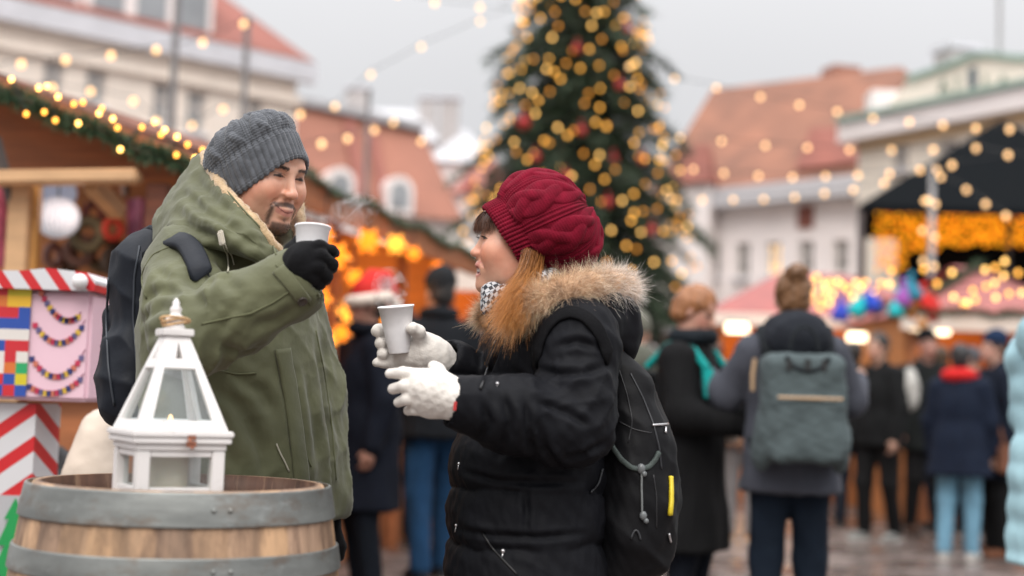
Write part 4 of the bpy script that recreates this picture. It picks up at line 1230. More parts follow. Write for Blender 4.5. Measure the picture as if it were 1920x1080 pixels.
# ---- black tent with a curtain of lights
BY = 19.5
apx = at(1876, 224, BY+1.5); cl_, zc = at(1612, 386, BY), at(1612, 384, BY).z
hw = apx.x - cl_.x
bt = thing('canopy_tent', 'big black pyramid canopy tent at the right edge, a curtain of yellow lights inside', 'tent', (apx.x, BY+1.5, 0))
e = [Vector((apx.x+sx*hw + (.40 if sy > 0 else -.0)*1.9, BY+1.5+sy*1.5, zc)) for sx, sy in ((-1, -1), (1, -1), (1, 1), (-1, 1))]
q = MB()
for i in range(4): q.quad(e[i], e[(i+1) % 4], apx)
for i in range(4):
    a, b = e[i], e[(i+1) % 4]; q.quad(a, b, b-Vector((0, 0, .1)), a-Vector((0, 0, .1)))
q.build('canopy', M_black_cv, bt)
for v in e: q = MB(); q.tube([(v.x*.99+apx.x*.01, v.y*.97+(BY+1.5)*.03, 0), (v.x*.99+apx.x*.01, v.y*.97+(BY+1.5)*.03, zc-.02)], .045, 8); q.build('leg', M_pole, bt)
q = MB(); q.slab([Vector((e[3].x+.55, e[3].y-.1, 0)), Vector((e[2].x-.1, e[2].y-.1, 0)), Vector((e[2].x-.1, e[2].y-.1, zc+.1)), Vector((e[3].x+.55, e[3].y-.1, zc+.1))], (0, .02, 0)); q.build('back_wall', M_black_cv, bt)
q = MB(); q.tube([(apx.x+.1, BY+1.4, 0), (apx.x+.1, BY+1.4, apx.z-.05)], .03, 8); q.build('centre_pole', M_pole, bt)
M_curt = glow('yellow_curtain_bulb', (1.0, .42, .015), 0.9)
M_curt2 = glow('orange_curtain_bulb', (1.0, .28, .01), 0.55)
rc = np.random.default_rng(9)
cuts = [(1640, 1700, 380, 508), (1700, 1762, 382, 470), (1762, 1822, 380, 462), (1822, 1880, 380, 458), (1880, 1945, 378, 462)]
labs = ['leftmost, longest hanging part of the yellow light curtain', 'part of the yellow light curtain left of the grey pole', 'middle part of the yellow light curtain in the tent', 'part of the yellow light curtain right of the middle', 'part of the yellow light curtain at the right edge']
for (x0, x1, y0, y1), lab in zip(cuts, labs):
    pts = []
    for i in range(10):
        x = x0 + (x1-x0)*(i+.5)/10
        ys = [y0 + (y1-y0)*(j+.5)/10 for j in range(10)]
        if i % 2: ys = ys[::-1]
        for y in ys: pts.append(at(x+rc.uniform(-3, 3), y+rc.uniform(-6, 6), BY+1.9+rc.uniform(-.15, .15)))
    light_string(lab, pts, pts, .026, [M_curt, M_curt, M_curt2], 'yellow light curtain in the black tent', cr=.002, name='light_curtain', cat='light curtain')
# ================================================================== PEOPLE IN THE CROWD
M_skin_c = mat('crowd_skin', (0.5, 0.3, 0.22), 0.5, 0.06, 20, attr='col', sss=.05)
def cloth(name, c, rough=.85, bump=.35, bscale=45, sheen=.02): return mat(name, tuple(q*(.62 if max(c) < .06 else 1) for q in c), rough, .14, 7, bump, bscale, sheen=sheen if max(c) > .06 else 0, spec=.15)

def hand(v, w, d, up, s=1.0, curl=.4, k=.006):
    """Palm, four bent fingers and a thumb, growing from wrist w along d; up is the thumb side."""
    w, d, up = np.array(w), np.array(d)/np.linalg.norm(d), np.array(up)/np.linalg.norm(up)
    n = np.cross(d, up); n /= np.linalg.norm(n); up = np.cross(n, d)
    v.cone(w, w + d*.06*s, .024*s, .030*s, k)
    v.cone(w + d*.05*s + up*.018*s, w + d*.085*s + up*.03*s, .018*s, .012*s, k); v.cone(w + d*.05*s - up*.018*s, w + d*.085*s - up*.028*s, .018*s, .011*s, k)
    for i, (o, L) in enumerate(((.03, .062), (.011, .07), (-.009, .065), (-.028, .05))):
        a = w + d*.085*s + up*o*s; b = a + (d*math.cos(curl) + n*math.sin(curl))*L*.5*s; c = b + (d*math.cos(2.4*curl) + n*math.sin(2.4*curl))*L*.5*s
        v.chain([a, b, c], [.0095*s, .009*s, .0075*s], .003)
    a = w + d*.025*s + up*.022*s; b = a + (d*.6 + up*.7 + n*.3)*.035*s; c = b + (d*.85 + up*.2 + n*.4)*.03*s
    v.chain([a, b, c], [.013*s, .011*s, .009*s], .004)

def person(label, x, Y, H, yaw, arms, coat, coat_len, trousers, hair=None, hat=None, shoes=(.03, .03, .03), tone=(.50, .30, .22), look=0.0, tilt=0.0,
           stride=(0, 0), hairlen=.0, bulk=1.0, collar=None, hood=None, wrinkle=.006, flare=.02, quilt=0, group='people in the market crowd', bun=False):
    s = H/1.75
    root = thing('person', label, 'person', (x, Y, 0), group)
    rot = Matrix.Rotation(yaw, 3, 'Z'); Rm = np.array(rot)
    def T(V): return (V*s) @ Rm.T + np.array((x, Y, 0))
    def emit(name, v, m, seed=None, amp=0, f=7, attrs=None, par=root):
        V, F = v.mesh()
        if amp: V = V + normals(V, F)*(fnoise(V*np.array([1, 1, .55]), seed, 3, f)*amp)[:, None]
        c = attrs(V) if attrs else None
        return obj(name, T(V), F, m, par, attrs=c)
    hipz, shz = .90, 1.43
    feet = []
    for sd, st in ((-1, stride[0]), (1, stride[1])):
        hip = (sd*.085, 0, .88); kn = (sd*.098, -st*.5 - .025, .49); an = (sd*.10, -st + .03, .085)
        feet.append((hip, kn, an))
    hc = np.array((0, -.03, 1.635)); cl, sl = math.cos(look), math.sin(look)
    HR = np.array(Matrix.Rotation(look, 3, 'Z') @ Matrix.Rotation(tilt, 3, 'X'))
    def h(p): return hc + HR @ np.array(p)
    # body ---------------------------------------------------------
    v = Vol(axis(-.75, .75, .014, (-.11, .11, .006)), axis(-.6, .45, .014, (-.17, .11, .006)), axis(0, 1.8, .014, (1.45, 1.78, .006)))
    v.ell((0, 0, 1.22), (.15, .10, .26)).ell((0, .01, .93), (.15, .105, .14), k=.06)
    v.cone((0, .01, 1.38), h((0, .02, -.06)), .06, .052, .03)
    for hip, kn, an in feet:
        v.chain([hip, kn, an], [.075, .05, .035], .02); v.cone((an[0], an[1], .05), (an[0]*1.15, an[1]-.15, .03), .03, .022, .02)
    v.ell(h((0, .015, .04)), (.071, .09, .08), .02, M=HR).ell(h((0, -.035, -.03)), (.056, .053, .082), .03, M=HR)
    v.cone(h((0, -.06, -.085)), h((0, -.02, -.08)), .024, .035, .02)
    v.cone(h((0, -.085, .01)), h((0, -.103, -.028)), .009, .013, .012)
    for sd in (-1, 1):
        v.ell(h((sd*.071, .01, -.01)), (.010, .018, .03), .008, M=HR); v.ell(h((sd*.03, -.085, .006)), (.014, .008, .008), .008, 's', M=HR)
    v.cone(h((-.022, -.087, -.062)), h((.022, -.087, -.062)), .008, .008, .01)
    for sd, pts in zip((-1, 1), arms):
        sh = (sd*.165, .0, shz-.03); el, wr = pts[0], pts[1]
        v.chain([sh, el, wr], [.05, .038, .027], .02)
        d = np.array(wr)-np.array(el); d /= np.linalg.norm(d)
        upv = np.array((0, -.3, 1.0)) if abs(d[2]) < .7 else np.array((0, -1.0, 0.2))
        hand(v, np.array(wr)+d*.01, d, upv)
    def colf(V):
        L = (V - hc) @ HR; c = np.tile(np.array(tone, np.float32), (len(V), 1))
        m = (np.abs(L[:, 2]+.062) < .010) & (np.abs(L[:, 0]) < .026) & (L[:, 1] < -.07); c[m] *= np.array((1.0, .55, .5))
        e = ((np.abs(np.abs(L[:, 0])-.031)/.017)**2 + ((L[:, 2]-.006)/.008)**2 < 1) & (L[:, 1] < -.05); c[e] = (.05, .03, .025)
        b = ((np.abs(np.abs(L[:, 0])-.033)/.024)**2 + ((L[:, 2]-.028)/.006)**2 < 1) & (L[:, 1] < -.05); c[b] = np.array(hair or (.05, .03, .02))*.7
        ck = np.exp(-(((np.abs(L[:, 0])-.045)/.02)**2 + ((L[:, 2]+.03)/.025)**2)) * (L[:, 1] < -.03); c[:, 1:] *= (1 - .18*ck)[:, None]
        return c
    emit('body', v, M_skin_c, attrs=colf)
    # trousers and shoes -------------------------------------------
    v = Vol.cube((-.3, -.55, 0.02), (.3, .45, 1.05), .012)
    v.ell((0, .015, .95), (.168, .125, .14))
    for hip, kn, an in feet: v.chain([hip, kn, (an[0], an[1]+.005, .085)], [.098, .074, .058], .03)
    emit('trousers', v, cloth('trousers_%.2f_%.2f_%.2f' % trousers, trousers), 3, .005, 9)
    for i, (hip, kn, an) in enumerate(feet):
        v = Vol.cube((an[0]-.09, an[1]-.27, -.02), (an[0]+.09, an[1]+.1, .18), .008)
        v.chain([(an[0], an[1]+.01, .10), (an[0], an[1], .05)], [.043, .045], .02).chain([(an[0], an[1]+.03, .035), (an[0]*1.12, an[1]-.11, .035), (an[0]*1.16, an[1]-.18, .03)], [.036, .042, .032], .02)
        v.plane((0, 0, .004), (0, 0, -1), 0, 'i')
        so = emit('shoe', v, cloth('shoe_%.2f_%.2f_%.2f' % shoes, shoes, .5, .1))
        q = MB(); q.slab([Vector(T(np.array([[an[0]+a, an[1]+b, .002]]))[0]) for a, b in ((-.036, .062), (.036, .062), (.05, -.1), (.035, -.21), (-.02, -.21), (-.042, -.1))], (0, 0, .022*s)); q.build('sole', mat('pale_shoe_sole' if sum(shoes) > .3 else 'dark_shoe_sole', (.5, .48, .45) if sum(shoes) > .3 else (.02, .02, .02), .7, .1), so)
    # coat ----------------------------------------------------------
    B = bulk
    v = Vol.cube((-.8, -.6, coat_len-.05), (.8, .45, 1.62), .012)
    v.ell((0, .005, 1.22), (.195*B, .145*B, .26), .05); v.chain([(-.15, .0, 1.40), (.15, .0, 1.40)], [.075*B, .075*B], .06)
    v.ell((0, .01, .98), (.19*B, .145*B, .2), .08)
    z = coat_len
    if z < .95:
        v.chain([(-.045, .01, .98), (-.045-flare*.6, .01, z)], [.145*B, .15*B+flare*.5], .05); v.chain([(.045, .01, .98), (.045+flare*.6, .01, z)], [.145*B, .15*B+flare*.5], .05)
    v.cone((0, .012, 1.40), (0, -.0, 1.50), .10, .078, .05)
    for sd, pts in zip((-1, 1), arms):
        sh = (sd*.175, .0, shz-.04); el, wr = pts[0], pts[1]
        v.chain([sh, el, wr], [.082*B, .07*B, .056*B], .03)
    v.plane((0, 0, z), (0, 0, -1), .01, 'i')
    if collar or hood: pass
    v.cone(h((0, .01, -.14)), h((0, -.02, .12)), .058, .075, .01, 's')
    if quilt: v.disp(lambda X, Y_, Z: .010*np.abs(np.sin(Z*math.pi/quilt)) * -1 + .006 + 0*X)
    co = emit('coat', v, cloth('coat_%.3f_%.3f_%.3f' % coat, coat), 5, wrinkle, 6)
    if hood:
        v = Vol.cube((-.25, -.2, 1.28), (.25, .3, 1.72), .010)
        v.ell((0, .10, 1.46), (.15, .11, .12)).ell((0, .03, 1.49), (.13, .12, .08), .05).cone(h((0, .0, -.16)), h((0, -.05, .15)), .07, .095, .02, 's')
        emit('hood', v, cloth('coat_%.3f_%.3f_%.3f' % hood, hood), 6, .006, 9, par=co)
    if collar:
        q = MB(); q.lathe([(.085+.028*math.cos(t), .035*math.sin(t)) for t in np.linspace(0, 2*math.pi, 11)[:-1]], (0, .0, 0), 20, closed=True)
        V = np.array([tuple(p) for p in q.V])*np.array([1.05, 1.1, 1]) + np.array((0, -.01, 1.515)); V += (fnoise(V, 8, 2, 14)*.005)[:, None]
        obj('collar', T(V), q.F, cloth('collar_%.2f_%.2f_%.2f' % collar, collar), co)
    # hair and hat ---------------------------------------------------
    if hair:
        v = Vol(axis(-.2, .2, .007), axis(-.3, .2, .007), axis(1.3, 1.86, .007))
        v.ell(h((0, .022, .045)), (.083, .098, .085), M=HR)
        if hairlen > 0: v.chain([h((-.05, .05, -.01)), h((-.06, .05, -.02-hairlen))], [.045, .035], .04).chain([h((.05, .05, -.01)), h((.06, .05, -.02-hairlen))], [.045, .035], .04).chain([h((0, .07, 0)), h((0, .075, -.03-hairlen))], [.055, .045], .05)
        else: v.ell(h((0, .05, -.02)), (.068, .06, .06), .03, M=HR)
        if bun: v.ell(h((0, .09, .115)), (.05, .045, .045), .02, M=HR)
        v.ell(h((0, -.07, -.025)), (.061, .06, .08), .012, 's', M=HR)
        emit('hair', v, mat('hair_%.2f_%.2f_%.2f' % hair, hair, .5, .35, 14, stretch=(3, 3, .4), bump=.5, bscale=60), 9, .005, 18)
    if hat:
        v = Vol(axis(-.2, .2, .007), axis(-.25, .25, .007), axis(1.5, 1.92, .007))
        v.ell(h((0, .02, .06)), (.088, .104, .088), M=HR).ell(h((0, .035, .10)), (.07, .085, .06), .03, M=HR)
        n = HR @ np.array((0, -.22, -1.0)); v.plane(h((0, -.06, .045)), n, .01, 'i')
        ho = emit('hat', v, cloth('hat_%.2f_%.2f_%.2f' % hat, hat, .95, .5, 70), 11, .003, 22)
    return root, T, h

DOWN = lambda sd, f=0.0: [(sd*.235, .02-f, 1.13), (sd*.235, -.05-f, .88)]
def PX(px, Y): return at(px, 760, Y).x
NAVY = (.012, .016, .028); BLK = (.011, .011, .012)

# dark coat and blue jeans, back turned, between the couple
r, T, h_ = person('tall person seen from behind in dark coat, grey beanie and blue jeans, between the couple', PX(818, 8.6), 8.6, 1.84, R(200), [DOWN(-1), DOWN(1)], (.016, .019, .024), .80, (.012, .045, .105), hat=(.035, .038, .042), hair=(.03, .028, .027), shoes=(.01, .015, .025), stride=(.16, -.10), collar=(.02, .024, .03), bulk=1.08, look=.2)
# navy coat and santa hat
r, T, h_ = person('person in long navy coat and red santa hat, behind the steaming cup', PX(690, 7.5), 7.5, 1.66, R(-65), [DOWN(-1), DOWN(1)], (.009, .012, .022), .52, (.01, .014, .022), hair=(.03, .018, .012), tone=(.34, .17, .12), bulk=1.1, collar=(.01, .012, .02))
q = MB(); c = lambda p: Vector(T(np.array([h_(p)]))[0])
q.tube([c((0, .01, .05)), c((0, .01, .10)), c((.0, .05, .16)), c((.0, .11, .17)), c((.0, .15, .11)), c((0, .16, .05))], [.10, .088, .066, .045, .03, .018], 16); so = q.build('santa_hat', mat('red_felt', (.62, .015, .01), .85, .15), r, smooth=True)
q = MB(); q.tube([c((.093*math.cos(t), .015+.108*math.sin(t), .045+.02*math.sin(t))) for t in np.linspace(0, 6.2832, 21)], .034, 10, caps=False); q.build('fur_brim', mat('white_fur_trim', (.72, .62, .54), .95, .15, 40, bump=.8, bscale=80), so, smooth=True)
q = MB(); q.ball(c((0, .165, .03)), .035, 10, 8); q.build('pompom', mat('white_fur_trim', (.72, .62, .54)), so, smooth=True)

# woman in the long black coat
bw, Tb, hb = person('woman in long black coat with ginger hair looking down, teal backpack straps', PX(1293, 6.3), 6.3, 1.61, R(62), [[(-.24, -.06, 1.14), (-.12, -.30, 1.10)], [(.24, -.06, 1.14), (.10, -.32, 1.12)]], BLK, .50, (.012, .016, .026), hair=(.30, .125, .05), tone=(.56, .30, .22), tilt=.45, bulk=1.12, collar=(.025, .032, .04), flare=.05, hairlen=.02)
# woman with the grey backpack
gw, Tg, hg = person('woman seen from behind with a grey backpack, dark jacket and navy jeans', PX(1484, 6.0), 6.0, 1.66, R(180), [[(-.28, -.07, 1.19), (-.35, -.27, 1.27)], [(.28, -.08, 1.20), (.37, -.28, 1.29)]], (.062, .066, .082), .78, (.013, .022, .038), hair=(.16, .075, .03), bun=True, hood=(.03, .034, .044), bulk=1.05, hairlen=0)
# far figures on the right
person('person in an open dark jacket and black trousers facing left beyond the grey backpack', PX(1648, 12.0), 12.0, 1.73, R(-50), [DOWN(-1, .05), DOWN(1, .05)], (.014, .015, .016), .80, (.014, .014, .015), hair=(.02, .016, .014), tone=(.5, .29, .21), shoes=(.20, .20, .19), stride=(.08, -.08), bulk=1.05)
person('person in black beanie and dark coat facing the camera in front of the right stall', PX(1736, 12.8), 12.8, 1.80, R(5), [DOWN(-1), DOWN(1)], (.015, .018, .018), .72, (.012, .012, .013), hat=(.010, .010, .012), tone=(.42, .22, .17), shoes=(.06, .03, .02), stride=(-.05, .1))
jw, Tj, hj = person('woman in navy coat with red scarf, light blue jeans and white sneakers, turned away', PX(1800, 10.7), 10.7, 1.60, R(150), [DOWN(-1, .03), DOWN(1, .03)], (.014, .022, .045), .68, (.14, .28, .38), hair=(.018, .018, .02), shoes=(.45, .44, .42), stride=(.03, -.06), bulk=1.12, flare=.05, collar=(.42, .33, .27))
v = Vol.cube((-.25, -.25, 1.35), (.25, .25, 1.7), .01); v.ell((0, .02, 1.50), (.15, .13, .07)).cone((0, 0, 1.40), (0, -.02, 1.75), .05, .09, .02, 's'); V, F = v.mesh(); V += normals(V, F)*(fnoise(V, 2, 2, 12)*.008)[:, None]
obj('scarf', Tj(V), F, cloth('red_scarf', (.55, .02, .02)), jw)
person('person in navy beanie and navy coat with a brown shoulder strap, facing left', PX(1868, 10.9), 10.9, 1.70, R(-75), [DOWN(-1, .04), DOWN(1, .04)], (.012, .018, .034), .62, (.010, .010, .012), hat=(.012, .025, .06), hair=(.03, .02, .015), tone=(.50, .29, .22), shoes=(.13, .05, .025), bulk=1.08)
lp, Tl, hl = person('person in a pale blue puffer jacket cut by the right edge of the picture', PX(2006, 5.0), 5.0, 1.64, R(125), [[(-.24, -.12, 1.15), (-.12, -.33, 1.12)], [(.24, -.12, 1.15), (.12, -.33, 1.12)]], (.36, .56, .62), .62, (.02, .03, .06), hair=(.25, .13, .06), hood=(.36, .56, .62), bulk=1.15, quilt=.11)
person('person in a grey green hood half hidden behind the fur collar', PX(1192, 8.5), 8.5, 1.60, R(170), [DOWN(-1), DOWN(1)], (.10, .105, .085), .7, (.02, .02, .025), hat=(.16, .16, .13), hood=(.10, .105, .085))
person('person in beige coat standing deep between the black coat and the grey backpack', PX(1392, 11.6), 11.6, 1.58, R(160), [DOWN(-1), DOWN(1)], (.20, .11, .07), .85, (.16, .15, .15), hair=(.08, .04, .02), shoes=(.50, .22, .04))
person('distant person in a dark brown coat walking in front of the maroon stall', PX(1560, 14.5), 14.5, 1.70, R(190), [DOWN(-1), DOWN(1)], (.04, .03, .028), .7, (.05, .07, .12), hair=(.05, .03, .02))
person('distant person in grey coat behind the person with the pale shopping bag', PX(1705, 14.3), 14.3, 1.66, R(40), [DOWN(-1), DOWN(1)], (.10, .09, .09), .75, (.03, .03, .03), hair=(.06, .03, .02))

for lab, px, Y, H, yw, ct, ln_, tr, kw in (
    ('person in a dark plum coat standing at the orange lit stall behind the santa hat', 648, 9.6, 1.70, 75, (.030, .014, .020), .7, (.015, .015, .02), dict(hair=(.04, .02, .015))),
    ('person in a charcoal hooded jacket between the santa hat and the grey beanie', 752, 10.6, 1.74, 170, (.016, .017, .019), .75, (.012, .014, .02), dict(hood=(.016, .017, .019), hair=(.02, .015, .01))),
    ('person in a black coat deep in the crowd right of the grey beanie', 884, 11.2, 1.72, 150, (.012, .012, .013), .65, (.02, .02, .025), dict(hair=(.03, .02, .015))),
    ('person in a dark blue bobble hat far behind the white gloves', 915, 13.0, 1.68, 20, (.02, .026, .04), .7, (.015, .015, .018), dict(hat=(.02, .03, .07))),
    ('person in a brown coat at the far maroon stall, left of the grey backpack', 1338, 13.2, 1.66, 185, (.055, .035, .025), .7, (.02, .02, .022), dict(hair=(.03, .02, .012))),
    ('person in dark green jacket at the far stall, just right of the grey backpack', 1600, 13.4, 1.72, 160, (.018, .026, .020), .8, (.02, .024, .035), dict(hair=(.02, .016, .012))),
    ('person in a black puffer at the right stall, half behind the black beanie', 1762, 13.3, 1.70, 200, (.012, .012, .014), .78, (.03, .035, .05), dict(hair=(.07, .04, .02), quilt=.10)),
    ('person in a grey wool hat at the right stall behind the red scarf', 1822, 13.1, 1.66, 170, (.03, .03, .033), .7, (.015, .015, .016), dict(hat=(.10, .10, .11))),
    ('person in a dark coat passing far behind the woman in the black coat', 1255, 12.4, 1.74, 80, (.014, .015, .02), .6, (.014, .014, .016), dict(hair=(.02, .015, .012)))):
    person(lab, PX(px, Y), Y, H, R(yw), [DOWN(-1, .03), DOWN(1, .05)], ct, ln_, tr, stride=(.06, -.06), **kw)

# grey backpack (carried, so a thing of its own)
gb = thing('backpack', 'large grey backpack with a tan zip line worn by the woman seen from behind', 'backpack', Vector(Tg(np.array([[0, .2, 1.0]]))[0]))
M_gbag = cloth('grey_bag_cloth', (.078, .100, .104), .85, .3, 40)
v = Vol.cube((-.3, .08, .8), (.3, .42, 1.5), .008)
v.box((0, .235, 1.155), (.180, .10, .230), .06).box((0, .315, 1.06), (.140, .05, .14), .035, k=.02).ell((-.168, .22, 1.0), (.045, .08, .12), .03).ell((.168, .22, 1.0), (.045, .08, .12), .03)
V, F = v.mesh(); V += normals(V, F)*(fnoise(V, 12, 3, 6)*.006)[:, None]; obj('pack_body', Tg(V), F, M_gbag, gb)
tg = lambda p: Vector(Tg(np.array([p]))[0])
q = MB(); q.tube([tg((x, .372, 1.195)) for x in np.linspace(-.14, .13, 9)], .0075, 6); q.build('zip', mat('tan_zip_tape', (.42, .28, .16), .6, .1), gb)
q = MB(); q.tube([tg((.09*math.sin(t), .33, 1.375-.065*math.cos(t))) for t in np.linspace(-1.5, 1.5, 9)], .010, 6); q.build('haul_loop', cloth('dark_webbing', (.03, .035, .04)), gb)
q = MB(); q.tube([tg((.06*math.cos(t), .26, 1.40+.10*math.sin(t))) for t in np.linspace(0, math.pi, 9)], .008, 6); q.build('top_handle', cloth('dark_webbing', (.03, .035, .04)), gb)
for sx in (-.07, .0, .08):
    q = MB(); q.box(tg((sx, .335, 1.335)), (.02, .012, .05), bev=.003); q.build('buckle', mat('dark_buckle', (.02, .02, .02), .4, 0), gb)
for sd in (-1, 1):
    q = MB(); q.tube([tg(p) for p in ((sd*.14, .15, 1.38), (sd*.15, .05, 1.50), (sd*.155, -.08, 1.46), (sd*.16, -.15, 1.30), (sd*.19, -.06, 1.08), (sd*.18, .14, .96))], .018, 8); q.build('shoulder_strap', cloth('dark_webbing', (.03, .035, .04)), gb, smooth=True)
q = MB(); q.tube([tg((.190, .14, 1.36)), tg((.200, .15, 1.29)), tg((.20, .16, 1.22))], .009, 6); q.build('side_zip', mat('tan_zip_tape', (.42, .28, .16)), gb)
# teal straps of the black coat woman: a small backpack
tb = lambda p: Vector(Tb(np.array([p]))[0])
sb = thing('backpack', 'small dark backpack with teal straps on the woman in the black coat', 'backpack', tb((0, .2, 1.1)))
v = Vol.cube((-.25, .1, .85), (.25, .4, 1.45), .012); v.box((0, .24, 1.15), (.15, .08, .2), .05); V, F = v.mesh(); obj('pack_body', Tb(V), F, cloth('black_bag', (.012, .014, .015)), sb)
M_teal = cloth('teal_strap', (.01, .30, .28))
for sd in (-1, 1):
    q = MB()
    for a, b in zip(((sd*.13, .17, 1.36), (sd*.14, .05, 1.475), (sd*.145, -.06, 1.455), (sd*.15, -.14, 1.36)), ((sd*.14, .05, 1.475), (sd*.145, -.06, 1.455), (sd*.15, -.14, 1.36), (sd*.17, -.165, 1.22))): q.bar(tb(a), tb(b), .05, .022, bev=.004)
    q.build('shoulder_strap', M_teal, sb)
def carrier(name, label, p, w, hgt, m, cat='bag'):
    root = thing(name, label, cat, p); v = Vol.cube(np.array(p)-(w, .12, hgt), np.array(p)+(w, .12, .05), .012)
    v.ell((p[0], p[1], p[2]-hgt*.5), (w*.8, .06, hgt*.46)).cone((p[0], p[1], p[2]-hgt*.3), (p[0], p[1], p[2]-.04), w*.55, .02, .05); V, F = v.mesh(); V += normals(V, F)*(fnoise(V, 5, 2, 8)*.008)[:, None]; obj('bag_body', V, F, m, root)
    q = MB(); q.tube([(p[0]-.03, p[1], p[2]-.05), (p[0], p[1], p[2]+.03), (p[0]+.03, p[1], p[2]-.05)], .006, 5); q.build('handle', m, root)
carrier('shopping_bag', 'pale grey shopping bag carried beside the person in the open dark jacket', at(1707, 690, 11.85), .10, .38, cloth('pale_bag', (.50, .49, .46)))
carrier('shopping_bag', 'small cream bag hanging between the black coat and the grey backpack', at(1372, 780, 6.5), .06, .13, cloth('cream_bag', (.55, .50, .44)))
tq = at(1868, 740, 10.7)
cbg = thing('shoulder_bag', 'brown leather strap bag worn by the person in the navy beanie', 'bag', tq)
q = MB(); q.bar(at(1856, 742, 10.62), at(1882, 835, 10.62), .05, .02); q.build('strap', mat('brown_leather', (.16, .06, .03), .5, .2), cbg)
q = MB(); q.box(at(1890, 860, 10.62), (.16, .08, .22), bev=.02); q.build('bag_body', mat('brown_leather', (.16, .06, .03)), cbg)
# ================================================================== BARREL AND LANTERN
BYc = 2.60; bc = at(340, 903, BYc); RIM = bc.z
barrel = thing('wine_barrel', 'upright oak wine barrel with grey metal hoops carrying the white lantern', 'barrel', (bc.x, BYc, 0))
def b_r(z): return .3085 - .042*((z-.46)/.46)**2
nst = 30; n = nst*10; zs = list(np.linspace(0.0, RIM, 34))
V, C = [], []
rb_ = np.random.default_rng(21); tint = rb_.uniform(.72, 1.25, nst); hue = rb_.uniform(-.04, .05, nst)
for z in zs:
    for k in range(n):
        t = 2*math.pi*k/n; j = k//10; f = (k % 10)/9.0
        groove = .0022*max(0, 1 - min(f, 1-f)*9)
        r = b_r(z) - groove - (.010 if z > RIM-.001 else 0)
        V.append((bc.x + r*math.cos(t), BYc + r*math.sin(t), z)); C.append(np.array((.37+hue[j], .235+hue[j]*.5, .145))*tint[j])
F = [(i*n+k, i*n+(k+1) % n, (i+1)*n+(k+1) % n, (i+1)*n+k) for i in range(len(zs)-1) for k in range(n)]
# chime: over the rim and down to the recessed head
b0 = (len(zs)-1)*n
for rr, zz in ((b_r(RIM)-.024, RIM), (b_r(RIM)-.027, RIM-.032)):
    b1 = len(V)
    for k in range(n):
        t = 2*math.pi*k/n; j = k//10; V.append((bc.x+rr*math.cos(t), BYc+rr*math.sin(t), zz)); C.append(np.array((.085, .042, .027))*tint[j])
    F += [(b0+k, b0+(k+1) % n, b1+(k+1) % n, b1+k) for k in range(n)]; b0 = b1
def oak(name, attr):
    m = mat(name, (.42, .24, .13), .62, .3, 5, stretch=(9, 9, .8), bump=.35, bscale=9, attr=attr, bdist=.002)
    nn, ll = m.node_tree.nodes, m.node_tree.links; b = nn['Principled BSDF']
    src = b.inputs['Base Color'].links[0].from_socket
    t = nn.new('ShaderNodeTexCoord'); mp = nn.new('ShaderNodeMapping'); mp.inputs['Scale'].default_value = (3, 3, 1.2); ll.new(t.outputs['Object'], mp.inputs[0])
    nz = nn.new('ShaderNodeTexNoise'); nz.inputs['Scale'].default_value = 6; nz.inputs['Detail'].default_value = 7; nz.inputs['Roughness'].default_value = .65; ll.new(mp.outputs[0], nz.inputs['Vector'])
    r = nn.new('ShaderNodeMapRange'); r.inputs['From Min'].default_value = .5; r.inputs['From Max'].default_value = .72; ll.new(nz.outputs[0], r.inputs['Value'])
    mx = nn.new('ShaderNodeMix'); mx.data_type = 'RGBA'; mx.inputs['B'].default_value = (.13, .075, .05, 1); ll.new(r.outputs[0], mx.inputs['Factor']); ll.new(src, mx.inputs['A']); ll.new(mx.outputs['Result'], b.inputs['Base Color'])
    return m
M_oak = oak('oak_staves', 'col')
obj('staves', V, np.array(F), M_oak, barrel, True, np.array(C, np.float32))
M_hoop = mat('galvanised_hoop', (.22, .23, .22), .5, .30, 7, metal=.65, bump=.25, bscale=25, stretch=(1, 1, 3), bdist=.002)
for z0, z1 in ((RIM-.058, RIM-.001), (RIM-.148, RIM-.106), (.62, .655), (.265, .30), (.10, .142), (.004, .058)):
    q = MB(); q.lathe([(b_r(z0)+.0035, z0), (b_r(z0)+.0052, z0+.002), (b_r((z0+z1)/2)+.0055, (z0+z1)/2), (b_r(z1)+.0052, z1-.002), (b_r(z1)+.0035, z1), (b_r(z1)+.0005, z1), (b_r(z0)+.0005, z0)], (bc.x, BYc, 0), 120, closed=True)
    ho = q.build('hoop', M_hoop, barrel, smooth=False)
    for a in (-1.15, -1.05):
        rm = b_r((z0+z1)/2)+.0055; q = MB(); q.ball((bc.x+rm*math.cos(a), BYc+rm*math.sin(a), (z0+z1)/2), .0045, 10, 6); q.build('rivet', M_hoop, ho, smooth=True)
HZ = RIM-.032
q = MB(); w = .58/6
for i in range(6):
    x0, x1 = -.28+i*.56/6+.0006, -.28+(i+1)*.56/6-.0006
    R0 = b_r(RIM)-.028; m_ = lambda x: math.sqrt(max(1e-4, R0*R0-x*x))
    xs = np.linspace(x0, x1, 6); xs = [max(-R0+.001, min(R0-.001, x)) for x in xs]
    q.slab([Vector((bc.x+x, BYc-m_(x), HZ-.02)) for x in xs] + [Vector((bc.x+x, BYc+m_(x), HZ-.02)) for x in xs[::-1]], (0, 0, .02))
q.build('head', mat('dark_oak_head', (.15, .072, .045), .55, .35, 4, stretch=(6, 1, 6), bump=.3, bscale=14), barrel)

